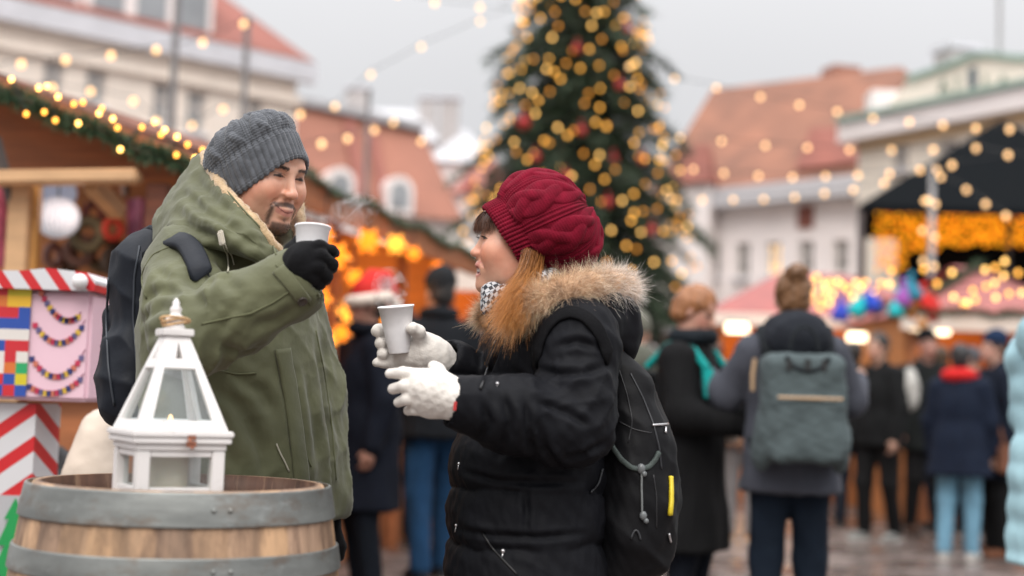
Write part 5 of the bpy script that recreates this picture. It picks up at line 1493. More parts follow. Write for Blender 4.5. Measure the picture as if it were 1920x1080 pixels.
def wear(m, col, scale, lo, hi, amt, stretch=(1, 1, 1)):
    nn, ll = m.node_tree.nodes, m.node_tree.links; b = nn['Principled BSDF']; src = b.inputs['Base Color'].links[0].from_socket
    t = nn.new('ShaderNodeTexCoord'); mp = nn.new('ShaderNodeMapping'); mp.inputs['Scale'].default_value = stretch; ll.new(t.outputs['Object'], mp.inputs[0])
    nz = nn.new('ShaderNodeTexNoise'); nz.inputs['Scale'].default_value = scale; nz.inputs['Detail'].default_value = 8; nz.inputs['Roughness'].default_value = .7; ll.new(mp.outputs[0], nz.inputs['Vector'])
    r = nn.new('ShaderNodeMapRange'); r.inputs['From Min'].default_value = lo; r.inputs['From Max'].default_value = hi; r.inputs['To Max'].default_value = amt; ll.new(nz.outputs[0], r.inputs['Value'])
    mx = nn.new('ShaderNodeMix'); mx.data_type = 'RGBA'; mx.inputs['B'].default_value = (*col, 1); ll.new(r.outputs[0], mx.inputs['Factor']); ll.new(src, mx.inputs['A']); ll.new(mx.outputs['Result'], b.inputs['Base Color'])
wear(M_hoop, (.15, .095, .06), 9, .52, .70, .75, (1, 1, 2)); wear(M_hoop, (.42, .44, .43), 16, .56, .74, .6, (1, 1, 3))
wear(M_oak, (.05, .033, .025), 2.2, .55, .75, .8, (2.2, 2.2, 1)); wear(M_oak, (.46, .31, .19), 7, .56, .72, .5, (4, 4, .5))
# ---- white lantern
LYc = 2.47; lc = at(313, 920, LYc); LY = R(30)
lan = thing('lantern', 'white wooden house shaped lantern with glass panes standing on the barrel', 'lantern', (lc.x, LYc, HZ))
LM = Matrix.Rotation(LY, 3, 'Z')
def lp3(x, y, z): return LM @ Vector((x, y, 0)) + Vector((lc.x, LYc, HZ + z))
M_wp = mat('weathered_white_paint', (.77, .745, .73), .5, .07, 9, bump=.3, bscale=35, stretch=(1, 1, .6), bdist=.0015)
wear(M_wp, (.36, .30, .25), 42, .62, .70, .7, (1, 1, .6)); wear(M_wp, (.52, .47, .43), 12, .55, .8, .6)
S = .0752   # half width of the body
zb1 = at(313, 832, 2.39).z - HZ; ze0 = zb1; ze1 = at(313, 800, 2.39).z - HZ; zt0 = at(330, 632, LYc).z - HZ; zt1 = at(330, 618, LYc).z - HZ
def lbox(name, c, size, bev=.0015, par=lan, m=M_wp):
    q = MB(); q.box(lp3(*c), size, M=LM, bev=bev); return q.build(name, m, par)
lbox('base', (0, 0, .009), (2*S+.004, 2*S+.004, .018))
for sx in (-1, 1):
    for sy in (-1, 1): lbox('corner_post', (sx*(S-.011), sy*(S-.011), (.0182+zb1-.012)/2), (.022, .022, zb1-.012-.0186))
lbox('body_rail', (0, 0, zb1-.0058), (2*S+.003, 2*S+.003, .0112))
M_lg = glass('lantern_glass', (.93, .95, .95), .07, .05)
for ax in range(4):
    Q = Matrix.Rotation(ax*math.pi/2, 3, 'Z')
    def lq(x, y, z): p = Q @ Vector((x, y, 0)); return lp3(p.x, p.y, z)
    for nm, x0, x1, z0, z1 in (('bottom_rail', -S+.0225, S-.0225, .0186, .034), ('top_rail', -S+.0225, S-.0225, zb1-.0225, zb1-.0118)):
        q = MB(); q.bar(lq(x0, -S+.0105, (z0+z1)/2), lq(x1, -S+.0105, (z0+z1)/2), .014, z1-z0, bev=.001); q.build(nm, M_wp, lan)
    q = MB(); q.slab([lq(-S+.022, -S+.013, .033), lq(S-.022, -S+.013, .033), lq(S-.022, -S+.013, zb1-.022), lq(-S+.022, -S+.013, zb1-.022)], lq(0, .002, 0)-lq(0, 0, 0)); q.build('pane', M_lg, lan)
E = S+.0115
lbox('eave_lower', (0, 0, ze0+.0052), (2*E-.006, 2*E-.006, .0104), .002)
lbox('eave_upper', (0, 0, ze0+.0162), (2*E, 2*E, .0110), .0025)
zr = ze0+.022; tS = .021; bS = S+.003
roof = thing('roof', None, None, lp3(0, 0, zr)-lan.location); roof.parent = lan; del_ = None
def rp3(u, v, z): return lp3(u, v, z)
def rr_(z): return bS + (tS-bS)*(z-zr)/(zt0-zr)
zsol = zr + (zt0-zr)*.66; zlow = zr + .017
for ax in range(4):
    Q = Matrix.Rotation(ax*math.pi/2, 3, 'Z')
    def fp(x, z, out=0.0):
        p = Q @ Vector((x, -(rr_(z)) - out, 0)); return lp3(p.x, p.y, z)
    def face(name, poly, m=M_wp, th=.009, out=0):
        nrm = (fp(.01, zr)-fp(-.01, zr)).cross(fp(0, zt0)-fp(0, zr)).normalized()
        if nrm.dot(fp(0, zr)-lp3(0, 0, zr)) < 0: nrm = -nrm
        q = MB(); q.slab([fp(x, z)+nrm*out for x, z in poly], -nrm*th); return q.build(name, m, roof)
    rw = .0135
    for sd in (-1, 1):
        face('rib', [(sd*(rr_(zlow)-.0005), zlow), (sd*(rr_(zlow)-rw*1.5), zlow), (sd*(rr_(zsol)-rw), zsol), (sd*(rr_(zsol)-.0005), zsol)])
    face('lower_rail', [(-rr_(zr)+.0005, zr+.0005), (rr_(zr)-.0005, zr+.0005), (rr_(zlow)-.0005, zlow-.0003), (-rr_(zlow)+.0005, zlow-.0003)])
    # gable board with its triangular cut-out
    za, zb_ = zsol + (zt0-zsol)*.30, zsol + (zt0-zsol)*.80; w = .0062
    W0, W1 = rr_(zsol)-.0005, rr_(zt0)-.0005
    wa, wb = rr_(za)-.0005, rr_(zb_)-.0005
    face('top_board', [(-W0, zsol+.0003), (W0, zsol+.0003), (wa, za), (w, za), (-w, za), (-wa, za)])
    face('top_board', [(-wa, za+.0002), (-w, za+.0002), (-.0004, zb_), (-wb, zb_)]); face('top_board', [(wa, za+.0002), (wb, zb_), (.0004, zb_), (w, za+.0002)])
    face('top_board', [(-wb, zb_+.0002), (wb, zb_+.0002), (W1, zt0), (-W1, zt0)])
    face('pane', [(-rr_(zlow)+.012, zlow), (rr_(zlow)-.012, zlow), (rr_(zsol)-.008, zsol), (-rr_(zsol)+.008, zsol)], M_lg, .002, -.004)
lbox('cap', (0, 0, (zt0+zt1)/2+.001), (.054, .054, zt1-zt0), .002)
q = MB(); f0 = zt1+.001
q.lathe([(.0, f0), (.016, f0), (.017, f0+.004), (.0135, f0+.009), (.0165, f0+.014), (.0165, f0+.018), (.012, f0+.023), (.0085, f0+.026), (.0095, f0+.031), (.0105, f0+.035), (.006, f0+.041), (.0065, f0+.046), (.002, f0+.053), (0, f0+.054)], lp3(0, 0, 0), 24)
q.build('finial', M_wp, lan, smooth=True)
q = MB()
for j in range(3): q.tube([lp3(.021*math.cos(t)*(1+.12*j), .017*math.sin(t), f0+.010+.003*j+.005*math.cos(t+j)) for t in np.linspace(0, 2*math.pi, 21)], .0021, 6)
q.build('twine', mat('jute_twine', (.52, .33, .17), .9, .3, 60), lan)
M_cop = mat('copper_clasp', (.45, .20, .13), .35, .15, 20, metal=.9)
pc = Vector(lp3(0, 0, 0)) + LM @ Vector((.012, -E-.001, ze0+.011))
q = MB(); q.box(pc, (.014, .003, .008), M=LM, bev=.001); q.box(pc+Vector((0, -.002, -.011)), (.017, .003, .010), M=LM, bev=.001); q.tube([pc+Vector((-.005, -.003, -.002)), pc+Vector((0, -.006, -.007)), pc+Vector((.005, -.003, -.012))], .0016, 6); q.ball(pc+Vector((.002, -.004, -.017)), .003, 8, 6)
q.build('clasp', M_cop, lan)
cp = lp3(.0, .0, .0186); cd = thing('candle', 'thick ivory pillar candle inside the white lantern', 'candle', cp)
hcan = at(320, 792, LYc).z - cp.z
q = MB(); q.lathe([(.0, 0), (.033, 0), (.034, .004), (.034, hcan-.004), (.031, hcan), (.024, hcan-.006), (0, hcan-.008)], cp, 28); q.build('wax', mat('ivory_wax', (.74, .66, .54), .45, .04, 8, sss=.2), cd, smooth=True)
q = MB(); q.ball(cp+Vector((0, 0, hcan+.004)), .006, 8, 8, (.7, .7, 1.6)); q.build('flame', glow('candle_flame', (1, .62, .28), 2.0), cd, smooth=True)
# ================================================================== THE COUPLE: shared builders
def catmull(P, n, closed=False):
    P = np.asarray(P, float); m = len(P); out = []
    segs = m if closed else m-1
    for i in range(n):
        u = i/n*segs if closed else i/(n-1)*segs
        k = min(int(u), segs-1); t = u-k
        g = (lambda j: P[j % m]) if closed else (lambda j: P[min(max(j, 0), m-1)])
        a, b, c, d = g(k-1), g(k), g(k+1), g(k+2)
        out.append(.5*((2*b) + (-a+c)*t + (2*a-5*b+4*c-d)*t*t + (-a+3*b-3*c+d)*t**3))
    return np.array(out)

def grid_faces(nu, nv, closed_u=True):
    F = []
    m = nu if closed_u else nu-1
    for j in range(nv-1):
        for i in range(m):
            F.append((j*nu+i, j*nu+(i+1) % nu, (j+1)*nu+(i+1) % nu, (j+1)*nu+i))
    return np.array(F)

def ribbon(name, hits, w, th, m, parent, taper=None, sm=3):
    P = np.array([tuple(h[0]) for h in hits]); N = np.array([tuple(h[1]) for h in hits])
    for _ in range(sm):
        P[1:-1] = .25*P[:-2]+.5*P[1:-1]+.25*P[2:]; N[1:-1] = .25*N[:-2]+.5*N[1:-1]+.25*N[2:]
    N /= np.linalg.norm(N, axis=1)[:, None]
    T = np.gradient(P, axis=0); T /= np.maximum(np.linalg.norm(T, axis=1), 1e-9)[:, None]
    S_ = np.cross(T, N); S_ /= np.maximum(np.linalg.norm(S_, axis=1), 1e-9)[:, None]; N = np.cross(S_, T)
    ws = np.full(len(P), w) if taper is None else np.array([taper(i/(len(P)-1)) for i in range(len(P))])*w
    rings = [P-S_*ws[:, None]/2-N*th*.6, P-S_*ws[:, None]/2+N*th*.5, P-S_*ws[:, None]*.4+N*th, P+S_*ws[:, None]*.4+N*th, P+S_*ws[:, None]/2+N*th*.5, P+S_*ws[:, None]/2-N*th*.6]
    V = np.stack(rings, 1).reshape(-1, 3); k = 6
    F = [(i*k+j, i*k+(j+1) % k, (i+1)*k+(j+1) % k, (i+1)*k+j) for i in range(len(P)-1) for j in range(k)]
    F += [tuple(range(k-1, -1, -1)), tuple((len(P)-1)*k+j for j in range(k))]
    return obj(name, V, F, m, parent)

def cord(name, hits, r, m, parent, sm=2):
    P = np.array([tuple(h[0]) for h in hits])
    for _ in range(sm): P[1:-1] = .25*P[:-2]+.5*P[1:-1]+.25*P[2:]
    q = MB(); q.tube([tuple(p) for p in P], r, 6); return q.build(name, m, parent, smooth=True)

def face_field(v, h, M, s, female=False):
    """A smiling head; local axes: x to the subject's left, -y forward, z up, origin between the ears."""
    E = lambda c, r, k=.01, op='u': v.ell(h(c), np.array(r)*s, k*s, op, M)
    K = lambda a, b, ra, rb, k=.01, op='u': v.cone(h(a), h(b), ra*s, rb*s, k*s, op)
    def CH(P, r, k=.005, op='u'): v.chain([h(p) for p in P], [x*s for x in r], k*s, op)
    f = female
    E((0, .018, .045), (.074, .095, .083)); E((0, -.033, -.02), (.060, .052, .088), .03); E((0, -.045 if f else -.046, .050), (.055, .040, .045), .02)
    for d in (-1, 1):
        CH([(d*.053, -.002, -.042), (d*.044, -.030, -.076), (d*.018, -.066 if f else -.068, -.097)], [.019, .019 if f else .021, .017 if f else .020], .025)
        E((d*.041, -.048, -.030), (.028, .036, .046), .03); E((d*.039, -.062, -.026), (.024, .023, .022), .022)
        if not f: CH([(d*.047, -.063, .025), (d*.030, -.077, .027), (d*.012, -.081, .020)], [.008, .009, .008], .014)
    E((0, -.076 if f else -.080, -.100), (.018 if f else .021, .016, .014), .018)
    E((0, -.071, -.062), (.034, .023, .028), .02)
    for d in (-1, 1): E((d*.0315, -.096, .006), (.017, .013, .0085), .012, 's')
    for d in (-1, 1): E((d*.031, -.0735, .006), (.0145, .0135, .0125), .005)
    if f:
        K((0, -.079, .012), (0, -.097, -.024), .0066, .0085, .012); E((0, -.1005, -.0275), (.0095, .0095, .0085), .006)
    else:
        K((0, -.082, .016), (0, -.101, -.024), .0074, .0100, .012); E((0, -.1055, -.029), (.0112, .0102, .0098), .006)
    for d in (-1, 1):
        E((d*.0115, -.092 if f else -.096, -.031), (.0065 if f else .0075, .010, .0072), .007); E((d*.0060, -.100 if f else -.105, -.0385), (.0035, .0055, .0028), .003, 's')
        CH([(d*.016, -.097, -.034), (d*.031, -.086, -.048), (d*.037, -.077, -.062)], [.0006, .0010, .0004], .010, 's')
    if f:
        CH([(-.027, -.078, -.0550), (-.011, -.0905, -.0545), (0, -.0920, -.0535), (.011, -.0905, -.0545), (.027, -.078, -.0550)], [.0025, .0040, .0038, .0040, .0025], .006)
        CH([(-.025, -.078, -.0640), (-.010, -.0850, -.0780), (.010, -.0850, -.0780), (.025, -.078, -.0640)], [.0025, .0048, .0048, .0025], .006)
        E((0, -.100, -.0665), (.025, .028, .0088), .003, 's'); E((0, -.0750, -.0605), (.021, .0150, .0070), .002)
    else:
        CH([(-.031, -.077, -.0520), (-.013, -.0930, -.0620), (0, -.0955, -.0620), (.013, -.0930, -.0620), (.031, -.077, -.0520)], [.003, .005, .005, .005, .003], .006)
        CH([(-.024, -.081, -.0620), (-.009, -.0915, -.0730), (.009, -.0915, -.0730), (.024, -.081, -.0620)], [.003, .0062, .0062, .003], .006)
    for d in (-1, 1):
        E((d*.072, .010, -.008), (.009, .018, .030), .008); E((d*.081, .004, -.004), (.007, .010, .018), .004, 's'); E((d*.071, .004, -.034), (.007, .009, .009), .006)

def face_colours(V, h0, M, s, skin, female=False):
    L = ((V - h0) @ np.array(M))/s; x, y, z = L[:, 0], L[:, 1], L[:, 2]; ax = np.abs(x)
    c = np.tile(np.array(skin, np.float32), (len(V), 1)); fr = smooth01(-y, .03, .06)
    def blend(w, col): c[:] = c*(1-w[:, None]) + np.array(col, np.float32)*w[:, None]
    g = lambda cx, cz, rx, rz: np.exp(-(((ax-cx)/rx)**2 + ((z-cz)/rz)**2))*fr
    sk = np.array(skin)
    blend((.8 if female else .55)*g(.043, -.032, .030 if female else .024, .028 if female else .020), sk*(1.06, .66, .55)); blend(.45*g(0, -.028, .014, .012), sk*(1.04, .72, .67)); blend(.25*g(0, -.098, .02, .012), sk*(1.03, .8, .76))
    blend(.4*np.exp(-(((ax-.077)/.010)**2)), sk*(1.05, .64, .56))
    m = fnoise(V, 17, 3, 32); c[:] = c*(1 + .05*m[:, None]*np.array((.4, 1.0, 1.1), np.float32))
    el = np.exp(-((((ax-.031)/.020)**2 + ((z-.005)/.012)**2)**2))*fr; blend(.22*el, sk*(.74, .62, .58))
    zc = .0070 - 9.0*(ax-.031)**2; hw = .0040 if not female else .0044
    slit = smooth01(hw*(1-((ax-.031)/.0165)**2) - np.abs(z-zc), -.0004, .0010)*fr; blend(slit, (.022, .014, .011))
    wht = np.exp(-(((ax-.040)/.0028)**2 + ((z-zc)/.0018)**2)) + np.exp(-(((ax-.0235)/.0020)**2 + ((z-zc)/.0014)**2)); blend(.22*np.clip(wht, 0, 1)*fr, (.50, .44, .40))
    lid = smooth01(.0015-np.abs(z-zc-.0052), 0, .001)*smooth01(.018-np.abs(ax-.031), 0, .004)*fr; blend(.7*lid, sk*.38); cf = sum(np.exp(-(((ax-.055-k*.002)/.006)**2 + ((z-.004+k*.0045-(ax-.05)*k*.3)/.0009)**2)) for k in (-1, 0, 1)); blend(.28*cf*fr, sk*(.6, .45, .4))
    if female:
        lipz = -.0660 + 8.0*x*x; lw = smooth01(.0185-np.abs(z-lipz), 0, .003)*smooth01(.027-ax, 0, .004)*smooth01(-y, .073, .080); blend(.6*lw, (.52, .17, .16))
        ins = smooth01(.0095-np.abs(z+.0665), 0, .0010)*smooth01(.026-ax, 0, .001)*smooth01(-y, .060, .066)*smooth01(.0892+y, 0, .0010); blend(ins, (.16, .03, .03)); t = ins*smooth01(z, -.0690, -.0675); blend(t, (.82, .78, .72))
    else:
        lipz = -.0685 + 9.5*x*x; lw = smooth01(.0085-np.abs(z-lipz), 0, .003)*smooth01(.028-ax, 0, .004)*smooth01(-y, .074, .080); blend(.7*lw, (.50, .19, .165))
        gap = smooth01(.0016-np.abs(z-(-.0672+15.5*x*x)), 0, .0012)*smooth01(.032-ax, 0, .004)*smooth01(-y, .072, .080); blend(.85*gap, (.12, .035, .03))
    return c

def beard_mask(L):
    x, y, z = L[:, 0], L[:, 1], L[:, 2]; ax = np.abs(x)
    front = smooth01(-y, .035, .055)
    zm = -.0505 - .10*ax - .12*np.maximum(ax-.018, 0)
    mo = smooth01(.0062-np.abs(z-zm), -.001, .0035)*smooth01(.034-ax, 0, .006)
    side = np.exp(-(((ax-.0335)/.0052)**2))*smooth01(z, -.106, -.095)*smooth01(-.053-z, 0, .005)
    chin = smooth01(-.088-z, -.002, .006)*smooth01(.033-ax, 0, .008)
    soul = .8*np.exp(-((x/.007)**2 + ((z+.083)/.005)**2))
    strap = .30*smooth01(-.074-z, 0, .02)*smooth01(ax, .02, .04)
    return np.clip(np.maximum.reduce([mo, side, chin, soul, strap]), 0, 1)*front

def knit_hat(name, parent, c, X, Yv, Z, ra, rb, prof, m, cuff, ribs, cols, amp_rib, amp_cab, nu=520, nv=190, turns=3.0, droop=(0, 0), sag=0.0, stitch=.0006):
    """A knitted hat: lathe along Z with an elliptic section (ra along X, rb along Y), ribbed cuff, then braided cables."""
    c, X, Yv, Z = [np.asarray(q, float) for q in (c, X, Yv, Z)]
    pr = catmull(np.array(prof), nv)       # columns: radius factor, height
    ds = np.concatenate([[0], np.cumsum(np.linalg.norm(np.diff(pr*np.array([[ra, 1.0]]), axis=0), axis=1))]); arc = ds
    U = np.linspace(0, 2*math.pi, nu, endpoint=False)
    u, a = np.meshgrid(U, arc); r = pr[:, 0][:, None] + 0*u; hh = pr[:, 1][:, None] + 0*u
    P = c + (np.cos(u)*r*ra)[..., None]*X + (np.sin(u)*r*rb)[..., None]*Yv + hh[..., None]*Z
    dz = np.maximum(hh, 0)
    P = P + (dz*droop[0])[..., None]*X + (dz*droop[1])[..., None]*Yv
    P = P - (sag*np.cos(u)**2*(1-np.clip(hh/.11, 0, 1)))[..., None]*Z
    V = P.reshape(-1, 3); F = grid_faces(nu, nv)
    N = normals(V, F)
    out = V - (c + Z*(hh.reshape(-1, 1)*.6)); sg = np.sign((N*out).sum(1)).mean(); N = N*(1 if sg > 0 else -1)
    if sg < 0: F = F[:, ::-1]
    ca, cb = cuff; hv = hh.ravel(); av = a.ravel(); uv = u.ravel()
    wc = smooth01(av, cb-.006, cb+.010); fade = smooth01(r.ravel(), .10, .45)
    rib = amp_rib*np.abs(np.cos(uv*ribs/2))**.7*(1-wc)
    ph = (uv*cols/(2*math.pi)) % 1.0*2-1; w = (av-cb)/.052*turns
    best = np.zeros_like(uv)
    for i in range(3):
        xi = .42*np.sin(w + 2*math.pi*i/3); hi = .72+.28*np.cos(2*(w + 2*math.pi*i/3)+.6)
        best = np.maximum(best, np.sqrt(np.maximum(0, 1-((ph-xi)/.34)**2))*hi)
    purl = .28*(np.abs(ph) > .80)*(.6+.4*np.cos((ph)*math.pi*10))
    d = rib + amp_cab*np.maximum(best, purl)*wc*fade
    d = d + stitch*np.sin(av*2*math.pi/.0052 + 2.2*np.abs(np.sin(uv*ribs)))*np.minimum(1, fade*1.5)
    V = V + N*d[:, None] + N*(fnoise(V, 4, 2, 11)*.0016)[:, None]
    return obj(name, V, F, m, parent)

def glove_fingers(v, fingers, k=.003):
    for pts, rad in fingers: v.chain(pts, rad, k)

def fold(V, N, a, b, freq, amp, lo, hi, seed, rmax, skew=.0, sharp=.7):
    """Creases round a limb axis a-b, between fractions lo and hi of it."""
    a, b = np.asarray(a, float), np.asarray(b, float); ab = b-a; t = ((V-a) @ ab)/(ab @ ab)
    d = V - a - t[:, None]*ab; r = np.linalg.norm(d, axis=1)
    w = smooth01(t, lo-.12, lo+.08)*(1-smooth01(t, hi-.08, hi+.12))*(1-smooth01(r, rmax*.85, rmax))
    e1 = np.cross(ab, (0, 0, 1.0)); e1 /= max(np.linalg.norm(e1), 1e-9); e2 = np.cross(ab, e1); e2 /= np.linalg.norm(e2)
    ang = np.arctan2(d @ e1, d @ e2)
    ph = t*freq + skew*np.sin(ang+seed) + .25*fnoise(V, seed, 2, 5) + .25*np.sin(2*ang+seed*1.3)
    ridge = 1 - np.abs(np.sin(ph*math.pi))**sharp
    return N*((amp*(ridge-.4))*w)[:, None]

def creases(V, N, f, amp, seed, an=(1, 1, .8)):
    """Sharp little ridges of crumpled cloth."""
    a = fnoise(V*np.array(an), seed, 2, f); b = fnoise(V*np.array(an), seed+1, 2, f*1.7)
    return N*((amp*((1-np.minimum(1, np.abs(a)))**4 - .25) + .5*amp*((1-np.minimum(1, np.abs(b)))**4 - .25))[:, None])

def groove(V, N, F, paths, w, depth, ridge=.55, step=6):
    """Folds and seams pressed into a surface along lines of photo pixels found on that surface."""
    tr = BVHTree.FromPolygons([Vector(p) for p in V], [tuple(f) for f in F]); D = np.zeros(len(V), np.float32)
    for path in paths:
        H = hitpath(tr, path, 0, step)
        if len(H) < 2: continue
        P = catmull(np.array([tuple(h[0]) for h in H]), len(H)*2)
        nf = np.array([tuple(h[1]) for h in H]).mean(0)
        lo, hi = P.min(0)-.06, P.max(0)+.06; m = ((V > lo) & (V < hi)).all(1) & ((N @ nf) > -.1); idx = np.where(m)[0]
        if len(idx) == 0: continue
        d2 = ((V[idx, None, :]-P[None])**2).sum(2); j = d2.argmin(1); d = np.sqrt(d2[np.arange(len(idx)), j])
        fade = np.minimum(1, np.minimum(j, len(P)-1-j)/(len(P)*.22)); fade = .15+.85*fade
        D[idx] += fade*(-depth*np.exp(-(d/w)**2) + ridge*depth*np.exp(-((d-2.0*w)/(1.1*w))**2))
    return N*D[:, None]
# ================================================================== THE MAN
MD = 3.05
man = thing('person', 'smiling man in olive green parka and grey cable knit beanie raising a white cup', 'person', (at(440, 700, MD).x, MD, 0))
mh0 = A(491.5, 325.6, 3.03); mS = 1.0
MHR = np.array(Matrix.Rotation(R(54), 3, 'Z') @ Matrix.Rotation(R(14), 3, 'X'))
def mh(p): return mh0 + MHR @ (np.array(p, float)*mS)
MB_ = np.array(Matrix.Rotation(R(55), 3, 'Z'))
FWD, LFT = -MB_[:, 1], MB_[:, 0]
UP = np.array((0, 0, 1.0))
SKIN_M = (.66, .37, .26)
# joints
jSr, jEr, jWr = A(344, 505, 2.93), A(358, 634, 2.71), A(548, 535, 2.71)
jSl, jEl, jWl = A(515, 505, 3.20), A(588, 720, 3.24), A(610, 935, 3.19)
pel = A(462, 900, 3.07); cz = pel[2]
zax = MHR @ np.array((-.26, .60, .76)); zax /= np.linalg.norm(zax); yax = np.cross(zax, MHR @ np.array((1.0, 0, 0))); yax /= np.linalg.norm(yax); xax = np.cross(yax, zax)
hc_ = mh((0, -.006, -.014))
# body: one surface, fine around the head
v = Vol(axis(mh0[0]-.55, mh0[0]+.45, .014, (mh0[0]-.125, mh0[0]+.135, .0023)), axis(2.45, 3.55, .014, (mh0[1]-.14, mh0[1]+.125, .0023)), axis(0, mh0[2]+.16, .014, (mh0[2]-.15, mh0[2]+.07, .0023)))
face_field(v, mh, MHR, mS)
v.plane(hc_+zax*.016, zax, .014, 'i')
neck = A(440, 470, 3.06)
v.cone(mh((0, .025, -.06)), neck, .056, .062, .02).cone(neck, A(440, 560, 3.07), .07, .13, .05)
v.ell(A(440, 640, 3.07), (.15, .11, .22), .06, M=MB_).ell(pel, (.15, .12, .16), .06, M=MB_)
v.chain([jSr, jEr, jWr], [.05, .04, .03], .03).chain([jSl, jEl, jWl], [.05, .04, .03], .03)
for sd in (-1, 1):
    hp = pel + LFT*sd*.09 - UP*.03; kn = np.array((hp[0], hp[1], .48)) + FWD*.03; an = np.array((hp[0], hp[1], .09))
    v.chain([hp, kn, an], [.075, .05, .035], .03).cone(an - UP*.03, an + FWD*.15 - UP*.05, .03, .025, .02)
# hands inside the gloves
v.chain([jWr, A(575, 500, 2.70)], [.026, .024], .02).chain([jWl, A(612, 1000, 3.18)], [.026, .022], .02)
for q_ in ((600, 468), (605, 490), (598, 512), (588, 528)): v.cone(A(578, 500, 2.70), A(*q_, 2.69), .012, .005, .01)
V, F = v.mesh(1)
col = face_colours(V, mh0, MHR, mS, SKIN_M)
L = ((V-mh0) @ MHR)/mS; bm_ = beard_mask(L)
col = col*(1-.85*bm_[:, None]) + np.array((.030, .020, .016))*.85*bm_[:, None]
M_skin = mat('skin', (.6, .34, .24), .40, .07, 45, bump=.22, bscale=180, attr='col', sss=.12, bdist=.001)
ax = np.abs(L[:, 0]); brow = np.exp(-(((L[:, 2]-(.0255+.12*np.minimum(ax-.028, 0)-.30*np.maximum(ax-.036, 0)))/.0028)**2))*smooth01(ax, .010, .016)*smooth01(.050-ax, 0, .010)*smooth01(-L[:, 1], .04, .06)
col = col*(1-.75*brow[:, None]) + np.array((.03, .02, .016))*.75*brow[:, None]
mbody = obj('body', V, F, M_skin, man, attrs=col)
Nb = normals(V, F)
M_hair_d = mat('black_hair', (.02, .014, .011), .42, 0, attr='col')
def hair_on(name, mask, n, ln, wid, dirw, c0, c1, parent, Vx, Nx, jit=.25, lift=.35):
    idx = rng.choice(len(Vx), n, p=mask/mask.sum())
    rts = Vx[idx] + rng.normal(size=(n, 3))*.0007
    d = Nx[idx]*lift + dirw(idx); d /= np.linalg.norm(d, axis=1)[:, None]
    return strands(name, rts, d, ln*rng.uniform(.6, 1.25, n), wid, M_hair_d, parent, seg=2, cols0=np.array(c0), cols1=np.array(c1), jit=jit, curl=.1)
down = MHR @ np.array((0, .1, -1.0))
hair_on('beard', bm_**2.0, 9000, .0050, .0005, lambda i: np.tile(down, (len(i), 1)) + (L[i, 0:1]*12)*(MHR @ np.array((1.0, 0, 0))), (.016, .011, .009), (.030, .021, .017), man, V, Nb, .35, .12)
#ax = (((L[:, 2]-(.0265+.10*np.minimum(ax-.03, 0)-.25*np.maximum(ax-.036, 0)))/.0032)**2))*smooth01(ax, .010, .016)*smooth01(.052-ax, 0, .008)*smooth01(-L[:, 1], .04, .06)
hair_on('eyebrow', brow, 700, .0062, .0005, lambda i: np.sign(L[i, 0:1])*(MHR @ np.array((1.0, .2, .25))), (.014, .010, .009), (.03, .02, .017), man, V, Nb, .15, .06)
# short hair under the hat (sideburn and nape)
v = Vol.cube(mh0-.13, mh0+.13, .004); v.ell(mh((0, .024, .035)), (.0785, .097, .075), M=MHR); v.plane(mh((0, .0, -.012)), MHR @ np.array((0, .35, -1.0)), .004, 'i').plane(mh((0, -.045, 0)), MHR @ np.array((0, -1.0, 0)), .004, 'i')
v.plane(hc_+zax*.012, zax, .006, 'i'); Vh, Fh = v.mesh(); obj('hair', Vh, Fh, mat('black_hair_mass', (.014, .011, .009), .5, .3, 60, bump=.5, bscale=150), man)

# beanie
M_grey_knit = mat('grey_wool_knit', (.098, .105, .118), .95, .30, 60, bump=.5, bscale=260, sheen=.3, spec=.2, bdist=.0015)
knit_hat('beanie', man, hc_, xax, yax, zax, .0845, .1070,
         [(.94, .012), (.98, .002), (1.03, -.002), (1.05, .004), (1.055, .028), (1.05, .052), (1.03, .059), (1.01, .0605), (1.015, .068), (1.02, .080), (.985, .092), (.90, .104), (.75, .115), (.52, .124), (.27, .129), (.03, .131)],
         M_grey_knit, (0.0, .092), 46, 10, .0040, .0085, turns=2.6, droop=(0, -.10), sag=.018)

# parka
M_olive = mat('olive_parka_cotton', (.100, .104, .054), .72, .16, 9, bump=.55, bscale=30, sheen=.15, spec=.3, weave=.10, wscale=500, bdist=.005)
v = Vol.cube((jSl[0]-.62, 2.52, pel[2]-.14), (jSl[0]+.30, 3.45, neck[2]+.06), .0055)
ch = A(430, 600, 3.08)
v.ell(ch, (.215, .155, .27), .05, M=MB_).ell(A(440, 760, 3.085), (.215, .165, .24), .08, M=MB_)
v.chain([jSr+np.array((.03, .02, .01)), A(425, 470, 3.06), jSl], [.085, .10, .085], .06)
v.ell(A(448, 900, 3.08), (.215, .18, .22), .08, M=MB_)
for t in np.linspace(-1, 1, 5): v.cone(A(455, 880, 3.09)+LFT*t*.10, A(462, 1010, 3.11)+LFT*t*.115, .128, .138, .05)
v.chain([jSr, jSr*.5+jEr*.5+np.array((-.004, 0, 0)), jEr, jEr*.55+jWr*.45, jWr*.93+jEr*.07], [.082, .078, .075, .071, .065], .03)
v.cone(jEr*.04+jWr*.96, jWr+(jWr-jEr)*.02, .070, .069, .006)
v.chain([jSl, jEl, jWl], [.085, .066, .058], .04).cone(jWl-(jWl-jEl)*.12, jWl+(jWl-jEl)*.03, .060, .058, .006)
v.cone(jWr-(jWr-jEr)*.06, jWr+(jWr-jEr)*.3, .052, .056, .003, 's')
v.plane((0, 0, A(560, 985, 3.0)[2]), (0, .0, -1), .012, 'i')
v.cone(mh((0, .02, -.2)), mh((0, -.02, -.05)), .08, .09, .02, 's')
V, F = v.mesh(2); N = normals(V, F)
fdir = (jWr-jEr)/np.linalg.norm(jWr-jEr)
